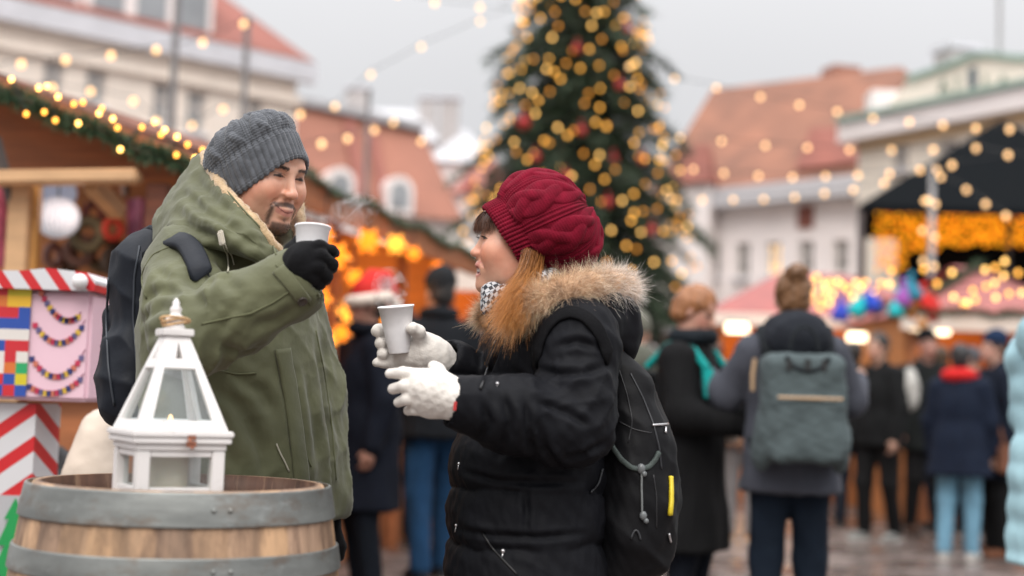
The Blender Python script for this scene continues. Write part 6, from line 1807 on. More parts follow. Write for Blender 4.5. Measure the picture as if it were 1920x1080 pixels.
D_ = fold(V, N, jEr, jWr, 3.0, .008, -.05, .42, 2, .13, 1.5) + fold(V, N, jSr, jEr, 2.6, .005, .45, 1.1, 5, .13, 1.5) + fold(V, N, jSl, jEl, 2.2, .006, .3, 1.0, 7, .11, 1.6) + fold(V, N, jEl, jWl, 2.4, .006, .0, .9, 8, .10, 1.6)
tor = smooth01(np.linalg.norm(np.cross(V-jEr, fdir), axis=1), .09, .13)
# drag lines running down from the raised shoulder, long vertical drape below
s1 = (V @ np.array((.75, .2, .62)))*2*math.pi/.085 + 1.2*fnoise(V, 21, 2, 3.5)
s2_ = (V @ (LFT*.9+np.array((0, 0, .16))))*2*math.pi/.10 + 1.4*fnoise(V*np.array([1, 1, .4]), 22, 2, 3)
low = smooth01(-V[:, 2], -1.22, -1.02)
D_ += N*((tor*(.0048*(1-low)*(1-np.abs(np.sin(s1/2))**.6) + .0055*low*(1-np.abs(np.sin(s2_/2))**.6)))[:, None])
D_ += N*((fnoise(V*np.array([1, 1, .6]), 31, 3, 5.5)*.0030 + fnoise(V, 33, 3, 16)*.0008)[:, None])
D_ += creases(V, N, 4.2, .0028, 131)
V = V + D_; N = normals(V, F)
V = V + groove(V, N, F, [[(370, 556), (396, 582), (388, 622)], [(408, 552), (428, 585), (414, 628)], [(446, 556), (444, 592)], [(262, 604), (300, 578), (346, 574)], [(258, 572), (300, 546), (352, 550)], [(272, 636), (306, 612), (342, 602)],
    [(392, 476), (396, 520), (390, 552)], [(404, 482), (424, 528), (452, 556)], [(400, 642), (450, 664), (500, 650)], [(470, 612), (520, 600), (556, 574)], [(290, 500), (310, 520), (318, 545)], [(296, 660), (330, 642), (360, 650)]], .011, .0062)
N = normals(V, F)
V = V + groove(V, N, F, [[(400, 722), (450, 762), (500, 850)], [(430, 702), (490, 734), (520, 784)], [(590, 640), (606, 720), (616, 820)], [(575, 700), (590, 790), (598, 880)], [(382, 762), (420, 840), (450, 890)], [(612, 760), (622, 860), (628, 950)], [(470, 800), (490, 850), (500, 900)]], .014, .0062)
parka = obj('parka', V, F, M_olive, man)
tp_ = bvh(parka)
M_olive_seam = mat('olive_seam', (.095, .10, .048), .8, .1)
M_olive_dk = mat('olive_parka_facing', (.075, .085, .040), .75, .12, 9, bump=.3, bscale=30)
def ok(h): return [q_ for q_ in h if q_ is not None]
ribbon('placket', hitpath(tp_, [(528, 655), (540, 720), (552, 800), (562, 880), (568, 975)], .003, 8), .042, .005, M_olive, parka)
for pth in ([(378, 608), (420, 598), (470, 588), (515, 566), (545, 545)], [(518, 497), (545, 520), (570, 548), (582, 572)], [(395, 690), (440, 702), (480, 700)]):
    cord('seam', hitpath(tp_, pth, .0005, 6), .0022, M_olive_seam, parka)
cord('seam', hitpath(tp_, [(275, 560), (262, 520), (285, 478), (320, 462)], .0003, 6), .0022, M_olive_seam, parka)
ribbon('cuff_tab', hitpath(tp_, [(522, 505), (545, 530), (572, 566)], .002, 5), .026, .004, M_olive, parka)
hb_ = hit(tp_, 566, 562, .004)
if hb_:
    q = MB(); q.lathe([(0, .0035), (.006, .003), (.0075, .0045), (.0095, .004), (.0098, 0), (0, 0)], hb_[0], 20, M=Vector(hb_[1]).to_track_quat('Z', 'Y').to_matrix()); q.build('button', mat('dark_horn_button', (.045, .035, .028), .35, .1), parka, smooth=True)
cord('drawstring', hitpath(tp_, [(517, 832), (524, 850), (534, 868), (541, 884)], .003, 5), .0018, mat('pale_cord', (.40, .38, .30), .8, .1), parka)
cord('drawstring', hitpath(tp_, [(572, 838), (574, 856), (582, 876)], .003, 5), .0018, M_olive_seam, parka)
fl_ = hitpath(tp_, [(470, 690), (500, 700), (520, 690)], .003, 8)
cord('seam', hitpath(tp_, [(592, 620), (608, 700), (622, 800), (630, 900)], .0004, 8), .002, M_olive_seam, parka)
# hood: an outer shell and a fleece lining, lofted between its rim and the shoulders
rim = [(386, 285, 3.13), (408, 330, 2.985), (442, 375, 2.905), (488, 420, 2.86), (523, 472, 2.87), (547, 492, 2.95), (560, 455, 3.06), (563, 400, 3.13), (542, 345, 3.2), (440, 296, 3.22)]
mid = [(326, 350, 3.18), (326, 392, 3.0), (372, 410, 2.885), (430, 428, 2.825), (492, 474, 2.825), (550, 512, 2.93), (574, 480, 3.08), (577, 420, 3.2), (535, 360, 3.32), (420, 318, 3.34)]
bas = [(284, 440, 3.17), (300, 452, 3.02), (340, 444, 2.905), (402, 460, 2.845), (478, 484, 2.83), (545, 522, 2.94), (568, 505, 3.07), (560, 462, 3.2), (500, 425, 3.32), (370, 405, 3.34)]
inn = [(330, 440, 3.16), (350, 452, 3.04), (385, 460, 2.96), (430, 470, 2.93), (480, 495, 2.94), (520, 515, 2.99), (540, 490, 3.06), (530, 465, 3.13), (480, 440, 3.2), (400, 425, 3.22)]
ml2 = [(372, 345, 3.14), (388, 380, 3.01), (420, 412, 2.93), (465, 445, 2.90), (508, 488, 2.91), (535, 505, 2.97), (552, 470, 3.06), (552, 415, 3.12), (525, 360, 3.17), (430, 318, 3.18)]
def loop(P, n=140): return catmull([A(*p) for p in P], n, True)
LR, LM_, LB_, LI, LI2 = [loop(q_) for q_ in (rim, mid, bas, inn, ml2)]
def loft(loops, nv, hard=0):
    out = []
    for i in range(len(loops[0])): out.append(catmull([l[i] for l in loops], nv))
    return np.stack(out, 1)       # nv x nu x 3
inset = LR + (LI2-LR)*.10
G = loft([inset, LR + (LM_-LR)*.02 + np.array((-.004, 0, .004)), LR*.55+LM_*.45 + (LM_-LI2)*.10, LM_, LM_*.45+LB_*.55 + np.array((-.006, -.004, 0)), LB_, LB_ + (LI-LB_)*.25 - UP*.006], 60)
nv_, nu_ = G.shape[:2]; V = G.reshape(-1, 3); F = grid_faces(nu_, nv_); N = normals(V, F)
cen = LM_.mean(0); sgn = np.sign(((V-cen)*N).sum(1).mean()); N *= sgn
if sgn < 0: F = F[:, ::-1]
s3 = (V @ np.array((.35, .3, .9)))*2*math.pi/.055 + 1.6*fnoise(V, 41, 2, 5)
tv = np.repeat(np.linspace(0, 1, nv_), nu_); wr_ = smooth01(tv, .12, .3)*(1-smooth01(tv, .82, .95))
V = V + N*((wr_*(.0028*(1-np.abs(np.sin(s3/2))**.65) + .005*fnoise(V, 43, 3, 7) + .0022*fnoise(V, 44, 2, 22)))[:, None]) + creases(V, N, 6, .0025, 141)*wr_[:, None]
N = normals(V, F); V = V + groove(V, N, F, [[(345, 360), (390, 402), (440, 432)], [(325, 396), (370, 426), (420, 450)], [(362, 332), (402, 378), (452, 412)], [(330, 420), (360, 434), (400, 446)], [(410, 400), (450, 440), (500, 468)]], .011, .008)
hood = obj('hood', V, F, M_olive, man)
G = loft([LR + (LM_-LR)*.02, inset*.7+LR*.3 + (LI2-LR)*.06, LI2, LI2*.5+LI*.5, LI], 30)
V2 = G.reshape(-1, 3); F2 = grid_faces(G.shape[1], G.shape[0]); N2 = normals(V2, F2)
if ((V2-cen)*N2).sum(1).mean() > 0: N2 = -N2
V2 = V2 + N2*(fnoise(V2, 46, 3, 22)*.003)[:, None]
M_fleece = mat('tan_fleece', (.46, .32, .18), .95, .2, 40, bump=.9, bscale=130, sheen=.4, attr=None, bdist=.004)
lin = obj('hood_lining', V2, F2, M_fleece, hood)
M_fl_str = mat('tan_fleece_fibres', (.46, .32, .18), .9, 0, attr='col', sheen=.3)
sel = np.arange(len(V2)); wgt = np.where(sel < G.shape[1]*14, 1.0, .1); idx = rng.choice(len(V2), 7000, p=wgt/wgt.sum())
strands('fleece_pile', V2[idx]+rng.normal(size=(7000, 3))*.002, N2[idx], rng.uniform(.003, .007, 7000), .0006, M_fl_str, lin, seg=2, cols0=np.array((.34, .22, .11)), cols1=np.array((.58, .43, .27)), jit=.8, curl=.5)
q = MB(); q.tube([tuple(p) for p in catmull(LR + (LI2-LR)*.10, 120, True)] + [tuple((LR + (LI2-LR)*.10)[0])], .0125, 8, caps=False)
Ve = np.array([tuple(p) for p in q.V]); Ve += (fnoise(Ve, 48, 2, 40)*.002)[:, None]
edge = obj('fleece_edge', Ve, q.F, M_fleece, hood)
Ne = rng.normal(size=(4500, 3)); Ne /= np.linalg.norm(Ne, axis=1)[:, None]; ie = rng.integers(0, len(Ve), 4500)
strands('fleece_pile', Ve[ie], Ne, rng.uniform(.003, .006, 4500), .0006, M_fl_str, edge, seg=2, cols0=np.array((.34, .22, .11)), cols1=np.array((.58, .43, .27)), jit=.5, curl=.5)
th_ = bvh(hood); both = [tp_, th_]
hg_ = hit(both, 418, 443, .006)
if hg_:
    tdir = ray(425, 470)-ray(418, 443)
    q = MB(); Mq = Matrix((Vector(hg_[1]).cross(Vector((.25, 0, -1))).normalized(), Vector((.25, 0, -1)).normalized(), Vector(hg_[1]))).transposed()
    q.box(hg_[0], (.017, .030, .008), M=Mq, bev=.003); q.box(Vector(hg_[0])+Vector(hg_[1])*.0042, (.007, .017, .002), M=Mq, bev=.0008); q.build('cord_toggle', mat('ivory_toggle', (.60, .55, .46), .4, .08), hood)
cord('drawstring', hitpath(both, [(420, 452), (424, 470), (425, 490), (428, 512)], .004, 5), .0018, mat('pale_cord', (.40, .38, .30)), hood)
cord('drawstring', hitpath(both, [(424, 456), (432, 476), (436, 498)], .004, 5), .0016, mat('pale_cord', (.40, .38, .30)), hood)
cord('seam', hitpath(both, [(397, 312), (425, 358), (460, 398), (505, 445), (518, 478)], .0008, 6), .002, M_olive_seam, hood)
# collar flap seen under the hood
q = MB(); fp_ = [A(478, 482, 2.845), A(524, 492, 2.84), A(512, 507, 2.84), A(494, 502, 2.84)]
q.slab(fp_, (0, .006, 0)); q.build('collar_flap', mat('light_olive_facing', (.17, .19, .085), .75, .1), parka)

# gloves
M_bglove = mat('black_knit_glove', (.0065, .0065, .0075), .95, .25, 60, bump=.6, bscale=300, sheen=.06, spec=.1, bdist=.0015)
YG = 2.675
def GQ(x, y, dy=0): return A(x, y, YG+dy)
v = Vol.cube(A(500, 590, YG)-(.0, .10, .0), A(650, 430, YG)+(.0, .14, .0), .0022)
v.chain([A(536, 545, 2.715), GQ(548, 522, .02), GQ(570, 497, .0)], [.034, .036, .040], .02).ell(GQ(572, 495, .0), (.037, .026, .043), .02, M=np.array(Matrix.Rotation(R(35), 3, 'Y')))
glove_fingers(v, [([GQ(566, 470, -.008), GQ(600, 462, -.012), GQ(622, 470, .008), GQ(628, 474, .035)], [.0125, .0118, .0108, .0095]),
                  ([GQ(570, 484, -.016), GQ(603, 480, -.022), GQ(623, 496, -.004), GQ(624, 504, .026)], [.0128, .0122, .0112, .0098]),
                  ([GQ(568, 502, -.018), GQ(597, 501, -.024), GQ(613, 518, -.006), GQ(612, 525, .022)], [.0125, .0118, .0108, .0095]),
                  ([GQ(564, 518, -.012), GQ(587, 520, -.016), GQ(600, 533, -.0), GQ(598, 536, .02)], [.0115, .0105, .0098, .0088]),
                  ([GQ(548, 494, .02), GQ(545, 470, .05), GQ(562, 452, .075), GQ(585, 448, .085)], [.016, .0135, .012, .0105])], .006)
V, F = v.mesh(1); V = V + normals(V, F)*(fnoise(V, 51, 3, 25)*.0009)[:, None]
obj('glove', V, F, M_bglove, man)
v = Vol.cube(jWl-(.08, .08, .22), jWl+(.08, .08, .04), .005)
hl0 = jWl - UP*.03; v.cone(jWl, hl0-UP*.06, .034, .040, .02)
for i in range(4): a = hl0 - UP*.07 + FWD*(.028-.019*i); v.chain([a, a-UP*.04+LFT*-.006, a-UP*.07+LFT*-.02], [.0115, .011, .0095], .004)
v.chain([hl0-UP*.03+FWD*.03, hl0-UP*.07+FWD*.052, hl0-UP*.095+FWD*.05], [.014, .012, .010], .005)
V, F = v.mesh(1); obj('glove', V, F, M_bglove, man)
# trousers and boots, below the picture
v = Vol.cube((pel[0]-.3, 2.75, .02), (pel[0]+.3, 3.4, pel[2]+.05), .014)
for sd in (-1, 1):
    hp = pel + LFT*sd*.09 - UP*.03; v.chain([hp, np.array((hp[0], hp[1], .48))+FWD*.03, np.array((hp[0], hp[1], .06))], [.11, .085, .07], .03)
V, F = v.mesh(); obj('trousers', V, F, cloth('dark_trousers', (.02, .021, .026)), man)
for sd in (-1, 1):
    hp = pel + LFT*sd*.09; a = np.array((hp[0], hp[1], .06)); v = Vol.cube(a-(.25, .25, .08), a+(.25, .25, .1), .01)
    v.chain([a+UP*.03, a-UP*.015, a+FWD*.12-UP*.02], [.05, .048, .038], .03).plane((0, 0, .004), (0, 0, -1), 0, 'i'); V, F = v.mesh(); obj('boot', V, F, mat('brown_boot', (.05, .025, .015), .5, .2), man)

# his cup
M_cup = mat('white_foam_cup', (.87, .86, .87), .55, .03, 60, bump=.12, bscale=260, bdist=.0008)
def foam_cup(label, top, bot, r0, r1, steam_label):
    top, bot = Vector(top), Vector(bot); ax_ = (top-bot); hh = ax_.length; Mq = ax_.to_track_quat('Z', 'Y').to_matrix()
    c = thing('cup', label, 'cup', bot, 'white foam cups')
    q = MB(); q.lathe([(0, 0), (r0*.97, 0), (r0, .002), (r0+(r1-r0)*.5, hh*.5), (r1-.0005, hh-.005), (r1+.0012, hh-.004), (r1+.0018, hh-.0015), (r1+.0006, hh), (r1-.002, hh-.0005), (r1-.003, hh-.005), (r0-.002, .004), (0, .004)], bot, 56, M=Mq)
    q.build('cup_wall', M_cup, c, smooth=True)
    q = MB(); q.lathe([(0, hh*.86), (r0+(r1-r0)*.86-.0028, hh*.86)], bot, 40, M=Mq); q.build('drink', mat('mulled_wine', (.12, .01, .012), .1, 0), c)
    return c
foam_cup('white foam cup held up by the black glove in front of the green parka', A(587, 424, 2.715), A(580, 520, 2.705), .0225, .0335, '')

# his backpack
M_nbag = mat('navy_black_nylon', (.0075, .010, .016), .6, .2, 8, spec=.25, bump=.4, bscale=24, bdist=.006)
mp_ = thing('backpack', 'dark navy backpack worn by the man in the green parka', 'backpack', A(244, 640, 3.2))
bkc = A(304, 622, 3.18)
v = Vol.cube(bkc-.34, bkc+.34, .006)
v.box(bkc, (.118, .070, .205), .06, M=MB_).box(bkc - FWD*.085 - UP*.06, (.088, .028, .11), .026, k=.025, M=MB_).ell(bkc+UP*.13, (.110, .075, .10), .05, M=MB_).ell(bkc-UP*.10-LFT*.11, (.04, .07, .10), .03, M=MB_)
V, F = v.mesh(); N = normals(V, F); s4 = (V @ np.array((.5, .3, .75)))*2*math.pi/.07 + 1.5*fnoise(V, 61, 2, 5)
V = V + N*((.006*(1-np.abs(np.sin(s4/2))**.7) + fnoise(V*np.array([1, 1, .5]), 62, 3, 7)*.005)[:, None]); pb = obj('pack_body', V, F, M_nbag, mp_)
tb_ = bvh(pb)
for pth in ([(262, 462), (252, 520), (250, 600), (256, 680), (262, 740)], [(205, 520), (200, 600), (204, 690), (215, 760)]):
    hp_ = hitpath(tb_, pth, .0015, 8)
    if len(hp_) > 3: cord('zip', hp_, .0028, mat('dark_zip', (.028, .034, .045), .5, .1), mp_)
st_ = hitpath([tp_, th_, tb_], [(306, 446), (328, 434)], .004, 4)
pts_s = hitpath([tp_], [(322, 452), (345, 455), (362, 475), (374, 505), (379, 530)], .005, 6)
pts_s += [(Vector(A(380, 556, 2.915)), pts_s[-1][1]), (Vector(A(378, 620, 2.96)), pts_s[-1][1])]
top_s = [(Vector(bkc+UP*.16+FWD*.06-LFT*.09), Vector((0, 0, 1))), (Vector(A(300, 452, 2.98))+Vector((0, 0, .012)), Vector((0, -.2, 1)))]
ribbon('shoulder_strap', top_s + pts_s, .046, .009, M_nbag, mp_, sm=4)
hs_ = [A(300, 440, 3.1), A(283, 428, 3.12), A(268, 436, 3.16)]
q = MB(); q.tube([tuple(p) for p in hs_], .008, 6); q.build('top_handle', M_nbag, mp_, smooth=True)
# ================================================================== THE WOMAN
WD = 2.98
wom = thing('person', 'smiling woman in crimson knitted hat, black fur trimmed puffer coat and white gloves', 'person', (at(1000, 700, WD).x, WD, 0))
wh0 = A(973, 457, WD); wS = .93
WHR = np.array(Matrix.Rotation(R(-80), 3, 'Z') @ Matrix.Rotation(R(-1), 3, 'X') @ Matrix.Rotation(R(4), 3, 'Y'))
def wh(p): return wh0 + WHR @ (np.array(p, float)*wS)
SKIN_W = (.62, .345, .24)
FW = np.array((-1.0, -.06, 0)); FW /= np.linalg.norm(FW); LW = np.array((.06, -1.0, 0)); LW /= np.linalg.norm(LW)
WB = np.stack([LW, -FW, UP], 1)
kSl, kEl, kWl = A(1082, 630, 2.80), A(1080, 800, 2.735), A(868, 757, 2.665)
kSr, kEr, kWr = A(990, 620, 3.15), A(945, 800, 3.12), A(842, 690, 2.985)
wn_ = A(1003, 560, 2.98); wp = A(985, 960, 2.98)
bF, bG = A(905, 385, WD), A(993, 523, WD); bC = (bF+bG)/2
yx = (bG-bF)/np.linalg.norm(bG-bF); zx = np.cross(yx, (0, 1.0, 0)); zx = zx if zx[0] > 0 else -zx; xx = np.cross(yx, zx)
v = Vol(axis(wh0[0]-.35, wh0[0]+.4, .014, (wh0[0]-.125, wh0[0]+.115, .0022)), axis(2.5, 3.4, .014, (WD-.11, WD+.11, .0022)), axis(0, wh0[2]+.14, .014, (wh0[2]-.13, wh0[2]+.09, .0022)))
face_field(v, wh, WHR, wS, True)
v.plane(bC+zx*.004, zx, .012, 'i')
v.cone(wh((0, .03, -.06)), wn_, .046, .052, .02).cone(wn_, A(1015, 660, 2.98), .055, .08, .05)
v.ell(A(1005, 740, 2.98), (.13, .09, .2), .06, M=WB).ell(wp, (.15, .11, .16), .06, M=WB)
v.chain([kSl, kEl, kWl], [.045, .036, .026], .03).chain([kSr, kEr, kWr], [.045, .036, .026], .03)
for sd in (-1, 1):
    hp = wp + LW*sd*.085 - UP*.03; v.chain([hp, np.array((hp[0], hp[1], .46)), np.array((hp[0], hp[1], .09))], [.075, .048, .034], .03).cone(np.array((hp[0], hp[1], .05)), np.array((hp[0], hp[1], .035))+FW*.14, .028, .022, .02)
v.chain([kWl, A(800, 735, 2.655)], [.024, .022], .02).chain([kWr, A(824, 678, 2.98)], [.020, .012], .02)
V, F = v.mesh(1); col = face_colours(V, wh0, WHR, wS, SKIN_W, True); obj('body', V, F, M_skin, wom, attrs=col)
Lw = ((V-wh0) @ WHR)/wS; Nw = normals(V, F); axw = np.abs(Lw[:, 0])
browW = np.exp(-(((Lw[:, 2]-(.0275-.28*np.maximum(axw-.036, 0)))/.0026)**2))*smooth01(axw, .012, .018)*smooth01(.050-axw, 0, .008)*smooth01(-Lw[:, 1], .04, .06)
# lashes
la = []; ld = []
for d in (-1, 1):
    for x in np.linspace(-.012, .013, 26): la.append(wh((d*.031+d*x, -.0865+abs(x)*.25, .0085-7*x*x))); ld.append(WHR @ np.array((d*(.25+x*20), -1.0, .25)))
strands('eyelash', np.array(la), np.array(ld), .0075, .0009, M_hair_d, wom, seg=2, cols0=np.array((.01, .007, .006)), cols1=np.array((.012, .008, .007)), jit=.1)

# hair: a bob of chestnut strands with a fringe
M_hair_w = mat('chestnut_hair', (.2, .08, .03), .38, 0, attr='col', spec=.5)
v = Vol.cube(wh0-.16, wh0+.16, .004); v.ell(wh((0, .028, .035)), np.array((.078, .094, .078))*wS, M=WHR).ell(wh((0, .05, -.05)), np.array((.064, .050, .065))*wS, .03, M=WHR)
v.ell(wh((0, -.07, -.03)), np.array((.075, .062, .085))*wS, .012, 's', M=WHR)
v.chain([A(1000, 496, 2.915), A(984, 548, 2.865), A(962, 598, 2.845)], [.018, .018, .010], .02).chain([A(1035, 500, 2.93), A(1040, 545, 2.95)], [.04, .03], .03)
v.plane(bC+zx*.010, zx, .006, 'i'); V, F = v.mesh(); obj('hair', V, F, mat('chestnut_hair_mass', (.30, .115, .035), .45, .3, 60, bump=.6, bscale=160, stretch=(3, 3, .5)), wom)
n = 8000; t = rng.uniform(size=n); r0 = np.array([A(986+30*a, 472+6*a, 2.900+.03*a) for a in t]); r1 = np.array([A(944+40*a*a+rng.normal()*5, 630-46*a+rng.normal()*11, 2.800+.02*a) for a in t])
lt = rng.uniform(.75, 1.04, n); D = (r1-r0)*lt[:, None]; bend = np.stack([-.10+.0*t, -.20*np.ones(n), -.0*t], 1)
Ls = np.linalg.norm(D, axis=1); sh = rng.uniform(.6, 1.4, (n, 1))
hs = strands('hair_strands', r0 + rng.normal(size=(n, 3))*(.003, .008, .003) + np.array((.0, -.008, 0)), D/Ls[:, None] + np.array((.06, -.10, .0)), Ls, .0007, M_hair_w, wom, bend=bend, seg=6, cols0=sh*np.array((.19, .070, .020)), cols1=sh*np.array((.60, .26, .075)), jit=.045, curl=.09)
n = 1000; u = rng.uniform(-1, 1, n); fr = np.array([wh((.058*a, -.088+.032*a*a, .066)) for a in u]); fe = np.array([wh((.062*a, -.1015+.034*a*a, .0185+rng.normal()*.0035)) for a in u]); D = fe-fr; Ls = np.linalg.norm(D, axis=1)
sh = rng.uniform(.6, 1.4, (n, 1)); strands('fringe', fr, D/Ls[:, None] + WHR @ np.array((0, -.35, .1)), Ls*rng.uniform(.85, 1.1, n), .0016, M_hair_w, wom, bend=WHR @ np.array((0, .33, -.1)), seg=5, cols0=sh*np.array((.050, .023, .015)), cols1=sh*np.array((.13, .058, .034)), jit=.06, curl=.05)

# crimson slouch hat
M_crim = mat('crimson_wool_knit', (.165, .0065, .020), .92, .22, 50, bump=.5, bscale=260, sheen=.03, spec=.1, bdist=.0015)
knit_hat('beret', wom, bC, xx, yx, zx, .0830, .0850,
         [(.95, .008), (1.0, 0), (1.045, .003), (1.06, .018), (1.08, .036), (1.16, .046), (1.29, .066), (1.37, .090), (1.36, .114), (1.24, .140), (1.02, .160), (.72, .174), (.38, .180), (.03, .179)],
         M_crim, (0.0, .048), 64, 7, .0042, .0115, turns=1.55, droop=(0, .15), nv=210)
# checked scarf
def check_mat():
    m = bpy.data.materials.new('checked_scarf'); m.use_nodes = True; nn, ll = m.node_tree.nodes, m.node_tree.links
    t = nn.new('ShaderNodeTexCoord'); c = nn.new('ShaderNodeTexChecker'); c.inputs['Scale'].default_value = 105; c.inputs[1].default_value = (.50, .50, .51, 1); c.inputs[2].default_value = (.03, .035, .045, 1)
    mp = nn.new('ShaderNodeMapping'); mp.inputs['Rotation'].default_value = (.6, .5, .7); ll.new(t.outputs['Object'], mp.inputs[0])
    ll.new(mp.outputs[0], c.inputs['Vector']); b = nn['Principled BSDF']; b.inputs['Roughness'].default_value = .9; ll.new(c.outputs[0], b.inputs['Base Color']); return m
v = Vol.cube(A(880, 640, WD)-(0, .18, 0), A(1080, 480, WD)+(0, .18, 0), .005)
lp_ = catmull([A(924, 560, 2.97), A(934, 562, 2.90), A(965, 548, 2.875), A(1010, 530, 2.88), A(1045, 522, 2.98), A(1010, 528, 3.08), A(960, 545, 3.08), A(925, 552, 3.04)], 40, True)
v.chain(list(lp_)+[lp_[0]], [.018]*41, .01); v.chain([A(920, 548, 2.93), A(914, 575, 2.91)], [.022, .018], .01)
V, F = v.mesh(); V += normals(V, F)*(fnoise(V, 71, 3, 14)*.004)[:, None]; obj('scarf', V, F, check_mat(), wom)

# puffer coat
M_puff = mat('black_puffer_nylon', (.0062, .0066, .0088), .66, .2, 9, bump=.32, bscale=34, spec=.13, bdist=.006)
v = Vol.cube((wp[0]-.30, 2.50, wp[2]-.20), (wp[0]+.36, 3.32, wn_[2]+.05), .005)
v.ell(A(1015, 745, 2.99), (.190, .132, .215), .05, M=WB).chain([kSl+np.array((-.02, .05, .0)), A(1010, 590, 2.98), kSr+np.array((0, -.04, 0))], [.085, .09, .085], .06)
v.ell(A(998, 900, 2.985), (.20, .145, .2), .08, M=WB)
for t in np.linspace(-1, 1, 5): v.cone(A(990, 880, 2.985)+LW*t*.09, A(986, 1110, 2.985)+LW*t*.105, .132, .150, .06)
def puffy(a, b, ra, rb, sp=.085, amp=.011, ph=0.0, k=.025):
    a, b = np.asarray(a, float), np.asarray(b, float); Ln = np.linalg.norm(b-a); n_ = max(2, int(round(Ln/sp*6)))
    P = [a+(b-a)*i/n_ for i in range(n_+1)]; Rr = [ra+(rb-ra)*i/n_ + amp*(abs(math.sin(math.pi*(i/n_*Ln/sp+ph)))**.5-.6) for i in range(n_+1)]
    v.chain(P, Rr, k)
puffy(kSl+np.array((0, 0, -.0)), kEl, .079, .076, .105, .016, .25, .008); puffy(kEl, kEl*.38+kWl*.62, .076, .068, .095, .015, .2, .008); puffy(kEl*.38+kWl*.62, kWl, .066, .049, .10, .012, .55, .008)
puffy(kSr, kEr, .082, .074, .095, .010, .3); puffy(kEr, kWr, .070, .050, .09, .009, .2)
v.cone(kWl-(kWl-kEl)*.05, kWl+(kWl-kEl)*.3, .040, .046, .003, 's').cone(kWr-(kWr-kEr)*.05, kWr+(kWr-kEr)*.3, .040, .046, .003, 's')
v.plane((0, 0, A(985, 1165, WD)[2]), (0, 0, -1), .012, 'i')
v.cone(wh((0, .03, -.2)), wh((0, 0, -.03)), .07, .08, .02, 's')
V, F = v.mesh(2); N = normals(V, F)
arm_d = np.minimum(np.linalg.norm(np.cross(V-kEl, (kWl-kEl)/np.linalg.norm(kWl-kEl)), axis=1), np.linalg.norm(np.cross(V-kEl, (kSl-kEl)/np.linalg.norm(kSl-kEl)), axis=1))
bodyw = smooth01(arm_d, .095, .13)
zq = (V[:, 2] - A(985, 1010, WD)[2])/.112 + .10*fnoise(V, 81, 2, 4)
D_ = N*((bodyw*.016*(np.abs(np.sin(math.pi*zq))**.45-.75))[:, None])
D_ += fold(V, N, kSl, kEl, 2.4, .005, .55, 1.1, 3, .14, 1.8, .5) + fold(V, N, kEl, kWl, 2.6, .005, -.1, .5, 6, .13, 1.8, .5)
D_ += N*((fnoise(V*np.array([1, 1, .8]), 83, 3, 8)*.0032 + fnoise(V, 84, 2, 24)*.0012)[:, None])
D_ += creases(V, N, 5, .0022, 151)
V = V + D_; N = normals(V, F)
V = V + groove(V, N, F, [[(1000, 692), (1050, 702), (1100, 698), (1148, 682)], [(1006, 752), (1060, 772), (1112, 802)], [(1004, 792), (1022, 842), (1058, 890)], [(940, 728), (956, 790), (936, 856)], [(986, 740), (990, 800), (1000, 860)], [(1040, 650), (1080, 640), (1130, 652)], [(905, 745), (915, 790), (900, 830)], [(1060, 860), (1100, 850), (1135, 830)]], .0075, .0076, .4)
N = normals(V, F)
V = V + groove(V, N, F, [[(866, 884), (930, 902), (1010, 905), (1090, 905)], [(852, 992), (920, 1004), (1010, 1008), (1100, 1000)], [(940, 640), (918, 700), (905, 735)], [(985, 905), (988, 960), (986, 1010)]], .006, .0080, .4)
coat = obj('puffer_coat', V, F, M_puff, wom); tc_ = bvh(coat)
M_trim = mat('black_coat_trim', (.006, .006, .007), .4, .1)
M_silver = mat('silver_zip_pull', (.55, .54, .55), .3, .05, metal=.9)
cord('pocket_seam', hitpath(tc_, [(905, 1000), (925, 1030), (955, 1062), (970, 1078)], .001, 6), .0025, M_trim, coat)
cord('front_seam', hitpath(tc_, [(930, 640), (912, 700), (900, 730)], .001, 6), .003, M_trim, coat)
for x, y, r in ((932, 721, .0035), (944, 1034, .0050), (857, 985, .0032), (862, 870, .003)):
    h_ = hit(tc_, x, y, .002)
    if h_:
        q = MB(); q.ball(h_[0], r, 10, 6); q.tube([h_[0], Vector(h_[0])+Vector((-.002, -.003, -r*4))], r*.35, 6); q.build('snap', M_silver, coat, smooth=True)
# hood lying on the back
v = Vol.cube(A(1010, 700, 2.7), A(1230, 500, 3.25), .006)
v.chain([A(1095, 572, 2.86), A(1130, 585, 2.95), A(1125, 580, 3.1)], [.055, .060, .05], .04).chain([A(1120, 590, 2.88), A(1158, 642, 2.95), A(1150, 640, 3.05)], [.055, .034, .034], .05)
v.cone(A(1030, 588, 2.84), A(1100, 572, 2.86), .05, .055, .04)
V, F = v.mesh(); N = normals(V, F); V += N*((fnoise(V, 91, 3, 9)*.005)[:, None]); obj('hood', V, F, M_puff, coat)

# fur ruff
fl = [(958, 606, 2.86), (978, 590, 2.82), (1006, 572, 2.795), (1045, 553, 2.785), (1092, 541, 2.80), (1138, 536, 2.86), (1166, 544, 2.96), (1152, 541, 3.08), (1100, 541, 3.17), (1020, 556, 3.18), (950, 572, 3.13), (918, 582, 3.06), (910, 600, 3.02)]
cl_f = catmull([A(*p) for p in fl], 160)
frad = np.interp(np.linspace(0, 1, 160), [0, .12, .3, .55, .7, 1], [.020, .027, .030, .034, .034, .016])
q = MB(); q.tube([tuple(p) for p in cl_f], list(frad), 14); Vf = np.array([tuple(p) for p in q.V]); Vf += (fnoise(Vf, 95, 2, 18)*.004)[:, None]
ruff = obj('fur_ruff', Vf, q.F, mat('fur_base', (.48, .30, .18), .95, .3, 30, bump=.8, bscale=90), wom)
n = 42000; k = np.clip((rng.uniform(size=n)*159).astype(int), 0, 158)
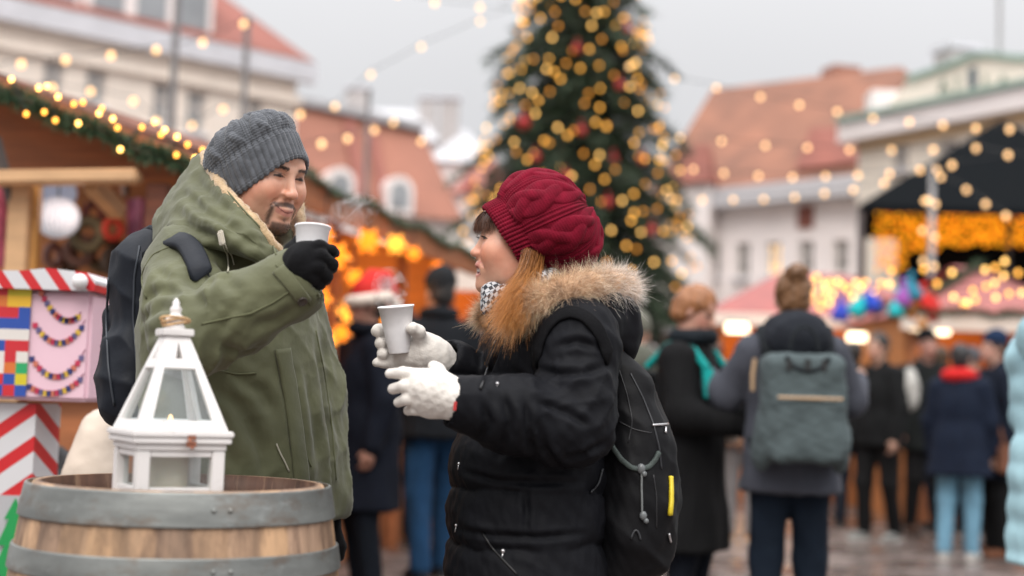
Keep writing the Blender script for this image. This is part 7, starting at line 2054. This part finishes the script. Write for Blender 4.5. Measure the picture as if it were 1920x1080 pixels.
Tn = cl_f[k+1]-cl_f[k]; Tn /= np.linalg.norm(Tn, axis=1)[:, None]
rd = rng.normal(size=(n, 3)); rd -= Tn*(rd*Tn).sum(1)[:, None]; rd /= np.linalg.norm(rd, axis=1)[:, None]
root = cl_f[k]*.5+cl_f[k+1]*.5 + rd*frad[k][:, None]*.85 + Tn*rng.uniform(-.003, .003, (n, 1))
M_fur = mat('fur_fibres', (.4, .25, .14), .6, 0, attr='col', sheen=.2)
sh = rng.uniform(.6, 1.35, (n, 1)); clump = fnoise(root, 97, 2, 26)[:, None]; sh = sh*(1+.22*clump)
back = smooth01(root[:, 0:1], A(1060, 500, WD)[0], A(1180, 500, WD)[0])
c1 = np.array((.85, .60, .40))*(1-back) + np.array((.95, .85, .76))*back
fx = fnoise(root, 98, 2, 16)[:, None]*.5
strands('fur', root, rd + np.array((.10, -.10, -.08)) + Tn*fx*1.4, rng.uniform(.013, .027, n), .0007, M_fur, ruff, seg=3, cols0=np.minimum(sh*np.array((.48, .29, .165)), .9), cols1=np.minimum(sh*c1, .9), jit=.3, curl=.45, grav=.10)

# white knitted gloves
M_wglove = mat('cream_knit_glove', (.70, .66, .61), .92, .08, 40, bump=.7, bscale=280, sheen=.3, spec=.15, bdist=.0016)
YL = 2.655
def g1(x, y, dy=0): return A(x, y, YL+dy)
v = Vol.cube(A(700, 830, YL)-(0, .06, 0), A(900, 650, YL)+(0, .10, 0), .002)
v.chain([A(878, 752, 2.662), g1(852, 748, .0), g1(815, 733, 0), g1(790, 726, 0)], [.034, .036, .037, .033], .02).ell(g1(806, 745, .005), (.040, .024, .038), .02)
glove_fingers(v, [([g1(787, 704, -.002), g1(755, 699, -.008), g1(731, 701, .006)], [.0122, .0112, .0098]),
                  ([g1(785, 726, -.006), g1(757, 724, -.014), g1(737, 729, .004)], [.0122, .0112, .0098]),
                  ([g1(787, 748, -.004), g1(763, 748, -.010), g1(747, 755, .010)], [.0120, .0110, .0096]),
                  ([g1(795, 766, .004), g1(778, 768, .004), g1(765, 770, .022)], [.0112, .0102, .0090]),
                  ([g1(832, 712, .008), g1(822, 695, .018), g1(813, 687, .026)], [.0145, .0130, .0112])], .005)
V, F = v.mesh(1); N = normals(V, F)
ax1 = A(870, 765, YL)-A(780, 738, YL); ax1 /= np.linalg.norm(ax1); ay1 = np.cross(ax1, (0, 1.0, 0)); o1 = A(820, 748, YL)
pu, pv_ = (V-o1) @ ax1, (V-o1) @ ay1; wc = smooth01(.052-np.abs(pu-.0), 0, .012)*smooth01(.034-np.abs(pv_+.004), 0, .01)*smooth01(-N[:, 1], .1, .5)
cab = np.maximum(np.abs(np.sin((pu+pv_)*math.pi/.024)), np.abs(np.sin((pu-pv_)*math.pi/.024)))**3
ribm = smooth01(pu, .034, .042)*np.abs(np.sin(pv_*math.pi/.0065))
V = V + N*((wc*(1-ribm)*.0009*(cab-.5) + .0012*ribm + fnoise(V, 101, 3, 30)*.0007)[:, None])
gl1 = obj('glove', V, F, M_wglove, wom)
tg1 = bvh(gl1); h_ = hit(tg1, 853, 761, .0015)
if h_: q = MB(); q.box(h_[0], (.006, .003, .017), M=Matrix.Rotation(.1, 3, 'Y'), bev=.0008); q.build('tag', mat('red_glove_tag', (.45, .03, .03), .6, .05), gl1)
YU = 2.94
def g2(x, y, dy=0): return A(x, y, YU+dy)
v = Vol.cube(A(680, 720, YU)-(0, .08, 0), A(860, 580, YU)+(0, .10, 0), .002)
v.chain([A(838, 686, 2.985), g2(815, 668, .03), g2(795, 655, .02)], [.032, .035, .036], .02).ell(g2(785, 660, .015), (.036, .024, .034), .02).ell(g2(760, 672, .02), (.03, .02, .018), .02)
glove_fingers(v, [([g2(790, 640, -.005), g2(784, 622, -.022), g2(773, 616, -.035)], [.0155, .0145, .0130]),
                  ([g2(775, 640, .030), g2(735, 622, .044), g2(710, 619, .022), g2(706, 621, .004)], [.0125, .0125, .0128, .0122]),
                  ([g2(772, 655, .030), g2(738, 645, .042), g2(716, 643, .020), g2(713, 644, .004)], [.0122, .0122, .0124, .0118]),
                  ([g2(768, 668, .028), g2(738, 664, .036), g2(719, 663, .016), g2(717, 664, .002)], [.0118, .0118, .0120, .0114]),
                  ([g2(770, 680, .018), g2(735, 681, .020), g2(708, 680, .008)], [.0115, .0112, .0105])], .006)
V, F = v.mesh(1); V = V + normals(V, F)*(fnoise(V, 103, 3, 30)*.0009)[:, None]; obj('glove', V, F, M_wglove, wom)
cw = foam_cup('white foam cup held between two white gloves', A(742, 573, 2.925), A(749, 662, 2.935), .0215, .0365, '')

# trousers and boots, below the picture
v = Vol.cube((wp[0]-.25, 2.7, .02), (wp[0]+.25, 3.3, wp[2]), .014)
for sd in (-1, 1): hp = wp + LW*sd*.085; v.chain([hp, np.array((hp[0], hp[1], .46)), np.array((hp[0], hp[1], .06))], [.10, .075, .06], .03)
V, F = v.mesh(); obj('trousers', V, F, cloth('dark_trousers', (.02, .021, .026)), wom)
for sd in (-1, 1):
    hp = wp + LW*sd*.085; a = np.array((hp[0], hp[1], .06)); v = Vol.cube(a-(.25, .15, .08), a+(.15, .15, .1), .01)
    v.chain([a+UP*.03, a-UP*.015, a+FW*.11-UP*.02], [.045, .043, .034], .03).plane((0, 0, .004), (0, 0, -1), 0, 'i'); V, F = v.mesh(); obj('boot', V, F, mat('black_boot', (.02, .02, .02), .5, .2), wom)

# her backpack
M_bbag = mat('black_ripstop_nylon', (.0055, .0055, .0066), .6, .15, 8, bump=.35, bscale=26, spec=.16, bdist=.005)
wb = thing('backpack', 'black technical backpack with cord pockets and a yellow side tag worn by the woman', 'backpack', A(1190, 860, 2.98))
v = Vol.cube(A(1090, 1120, 2.75), A(1300, 620, 3.22), .005)
for sd in (-1, 0, 1):
    o = np.array((0, sd*.075, 0)); v.chain([A(1148, 672, 2.98)+o, A(1172, 740, 2.98)+o, A(1188, 830, 2.98)+o, A(1190, 930, 2.98)+o, A(1180, 1010, 2.98)+o, A(1150, 1055, 2.98)+o], [.020, .042, .062, .074, .074, .045], .05)
v.ell(A(1208, 900, 2.98), (.052, .12, .155), .03).ell(A(1195, 930, 2.855), (.055, .040, .12), .025).ell(A(1195, 930, 3.105), (.055, .040, .12), .025)
V, F = v.mesh(2); N = normals(V, F); s5 = (V @ np.array((.6, .3, .6)))*2*math.pi/.075 + 1.5*fnoise(V, 111, 2, 5)
V = V + N*((.0045*(1-np.abs(np.sin(s5/2))**.7) + fnoise(V, 112, 3, 9)*.004)[:, None]); pbw = obj('pack_body', V, F, M_bbag, wb); tw = bvh(pbw); all_w = [tc_, tw]
M_pale_tr = mat('grey_green_pocket_edge', (.045, .060, .055), .7, .2, 20, bump=.6, bscale=80)
ribbon('pocket_edge', hitpath(tw, [(1146, 826), (1152, 842), (1166, 862), (1184, 877), (1200, 881), (1216, 876), (1228, 862), (1234, 848)], .002, 3), .010, .0035, M_pale_tr, wb, sm=2)
cord('shock_cord', hitpath(tw, [(1202, 886), (1203, 920), (1203, 950), (1204, 972)], .004, 4), .0022, mat('grey_shock_cord', (.17, .18, .18), .6, .1), wb)
for x, y, rr_b in ((1201, 880, .0085), (1205, 966, .0075)):
    h_ = hit(tw, x, y, .005)
    if h_: q = MB(); q.ball(h_[0], rr_b, 12, 8, (1, .8, 1.2)); q.ball(Vector(h_[0])+Vector((.006, -.001, -.010)), rr_b*.7, 10, 7); q.build('cord_lock', mat('grey_cord_lock', (.14, .15, .155), .3, .1), wb, smooth=True)
for pth in ([(1222, 798), (1236, 797), (1250, 796)], [(1252, 1000), (1254, 1010), (1256, 1016)], [(1246, 802), (1246, 812)]):
    hp_ = hitpath(tw, pth, .003, 3)
    if len(hp_) > 1: cord('zip_pull', hp_, .0026, M_silver, wb)
for pth in ([(1182, 700), (1205, 745), (1225, 795), (1236, 840), (1240, 880)],):
    hp_ = hitpath(tw, pth, .0004, 6)
    if len(hp_) > 3: cord('zip', hp_, .0020, mat('charcoal_zip', (.025, .026, .030), .45, .1), wb)
hp_ = hitpath(tw, [(1256, 893), (1257, 915), (1257, 940), (1255, 965)], .002, 5)
if len(hp_) > 2: ribbon('side_tag', hp_, .010, .004, mat('yellow_tag', (.68, .52, .02), .5, .05), wb, sm=1)
hp_ = hitpath(tw, [(1183, 1010), (1186, 1000), (1192, 990), (1198, 1000), (1200, 1012)], .003, 4)
if len(hp_) > 2: cord('loop', hp_, .0024, mat('charcoal_zip', (.045, .046, .052)), wb)
pts_w = [(Vector(A(1150, 760, 2.92)), Vector((.7, -.7, 0))), (Vector(A(1147, 720, 2.90)), Vector((.7, -.7, 0)))] + hitpath(tc_, [(1140, 680), (1134, 650), (1118, 615), (1098, 595), (1072, 585), (1046, 594), (1026, 616), (1012, 650), (1007, 680)], .004, 5)
pts_w += [(Vector(A(1005, 700, 2.86)), pts_w[-1][1]), (Vector(A(1004, 740, 2.89)), pts_w[-1][1])]
ribbon('shoulder_strap', pts_w + [(Vector(pts_w[-1][0])+Vector((0, .05, -.04)), pts_w[-1][1])], .028, .004, mat('black_strap_mesh', (.0055, .0055, .0065), .8, .15, 30, spec=.1, bump=.3, bscale=200), wb, sm=4)
ribbon('shoulder_strap', [(Vector(A(1140, 640, 3.08)), Vector((0, 0, 1))), (Vector(A(1090, 575, 3.10)), Vector((0, 0, 1))), (Vector(A(1000, 580, 3.13)), Vector((-.6, 0, .8))), (Vector(A(930, 660, 3.10)), Vector((-1, 0, 0))), (Vector(A(925, 740, 3.10)), Vector((-1, 0, 0)))], .05, .01, mat('black_strap_mesh', (.011, .011, .0125)), wb, sm=1)
cord('strap_tail', hitpath(all_w, [(1127, 880), (1120, 905), (1105, 925)], .004, 4), .0022, mat('charcoal_zip', (.045, .046, .052)), wb)

for pth in ([(1160, 690), (1176, 740), (1186, 790), (1178, 830)], [(1160, 790), (1190, 806), (1222, 812)], [(1225, 890), (1231, 930), (1231, 990)]):
    hp_ = hitpath(tw, pth, .0002, 6)
    if len(hp_) > 3: cord('seam_piping', hp_, .0016, mat('charcoal_piping', (.012, .012, .014), .5, .1), wb)
# ================================================================== STEAM
def steam(label, p, h, r, lean, seed):
    v = Vol.cube(np.array(p)-(.09, .07, .01), np.array(p)+(.15, .07, h+.05), .004)
    P = [np.array(p)+np.array((lean*(t**1.3)*h + .010*math.sin(t*7+seed), 0, h*t)) for t in np.linspace(0, 1, 8)]
    v.chain(P, [r*(.7+.9*t) for t in np.linspace(0, 1, 8)], .02); V, F = v.mesh()
    m = bpy.data.materials.new('steam_vapour'); m.use_nodes = True; n, l = m.node_tree.nodes, m.node_tree.links; n.clear()
    t = n.new('ShaderNodeTexCoord'); nz = n.new('ShaderNodeTexNoise'); nz.inputs['Scale'].default_value = 26; nz.inputs['Detail'].default_value = 3; nz.inputs['Distortion'].default_value = 1.6
    l.new(t.outputs['Object'], nz.inputs['Vector']); mr_ = n.new('ShaderNodeMapRange'); mr_.inputs['From Min'].default_value = .50; mr_.inputs['From Max'].default_value = .72; mr_.inputs['To Max'].default_value = 14.0
    l.new(nz.outputs[0], mr_.inputs['Value']); pv = n.new('ShaderNodeVolumePrincipled'); pv.inputs['Color'].default_value = (.95, .93, .93, 1); l.new(mr_.outputs[0], pv.inputs['Density'])
    o = n.new('ShaderNodeOutputMaterial'); l.new(pv.outputs[0], o.inputs['Volume'])
    ob = obj('steam', V, F, m); tag(ob, label, 'steam', kind='stuff')
steam('steam drifting from the cup in the black glove', A(612, 440, 2.735), .055, .020, 1.1, 1)
steam('steam rising from the cup in the white gloves', A(735, 570, 2.925), .045, .020, -.3, 2)
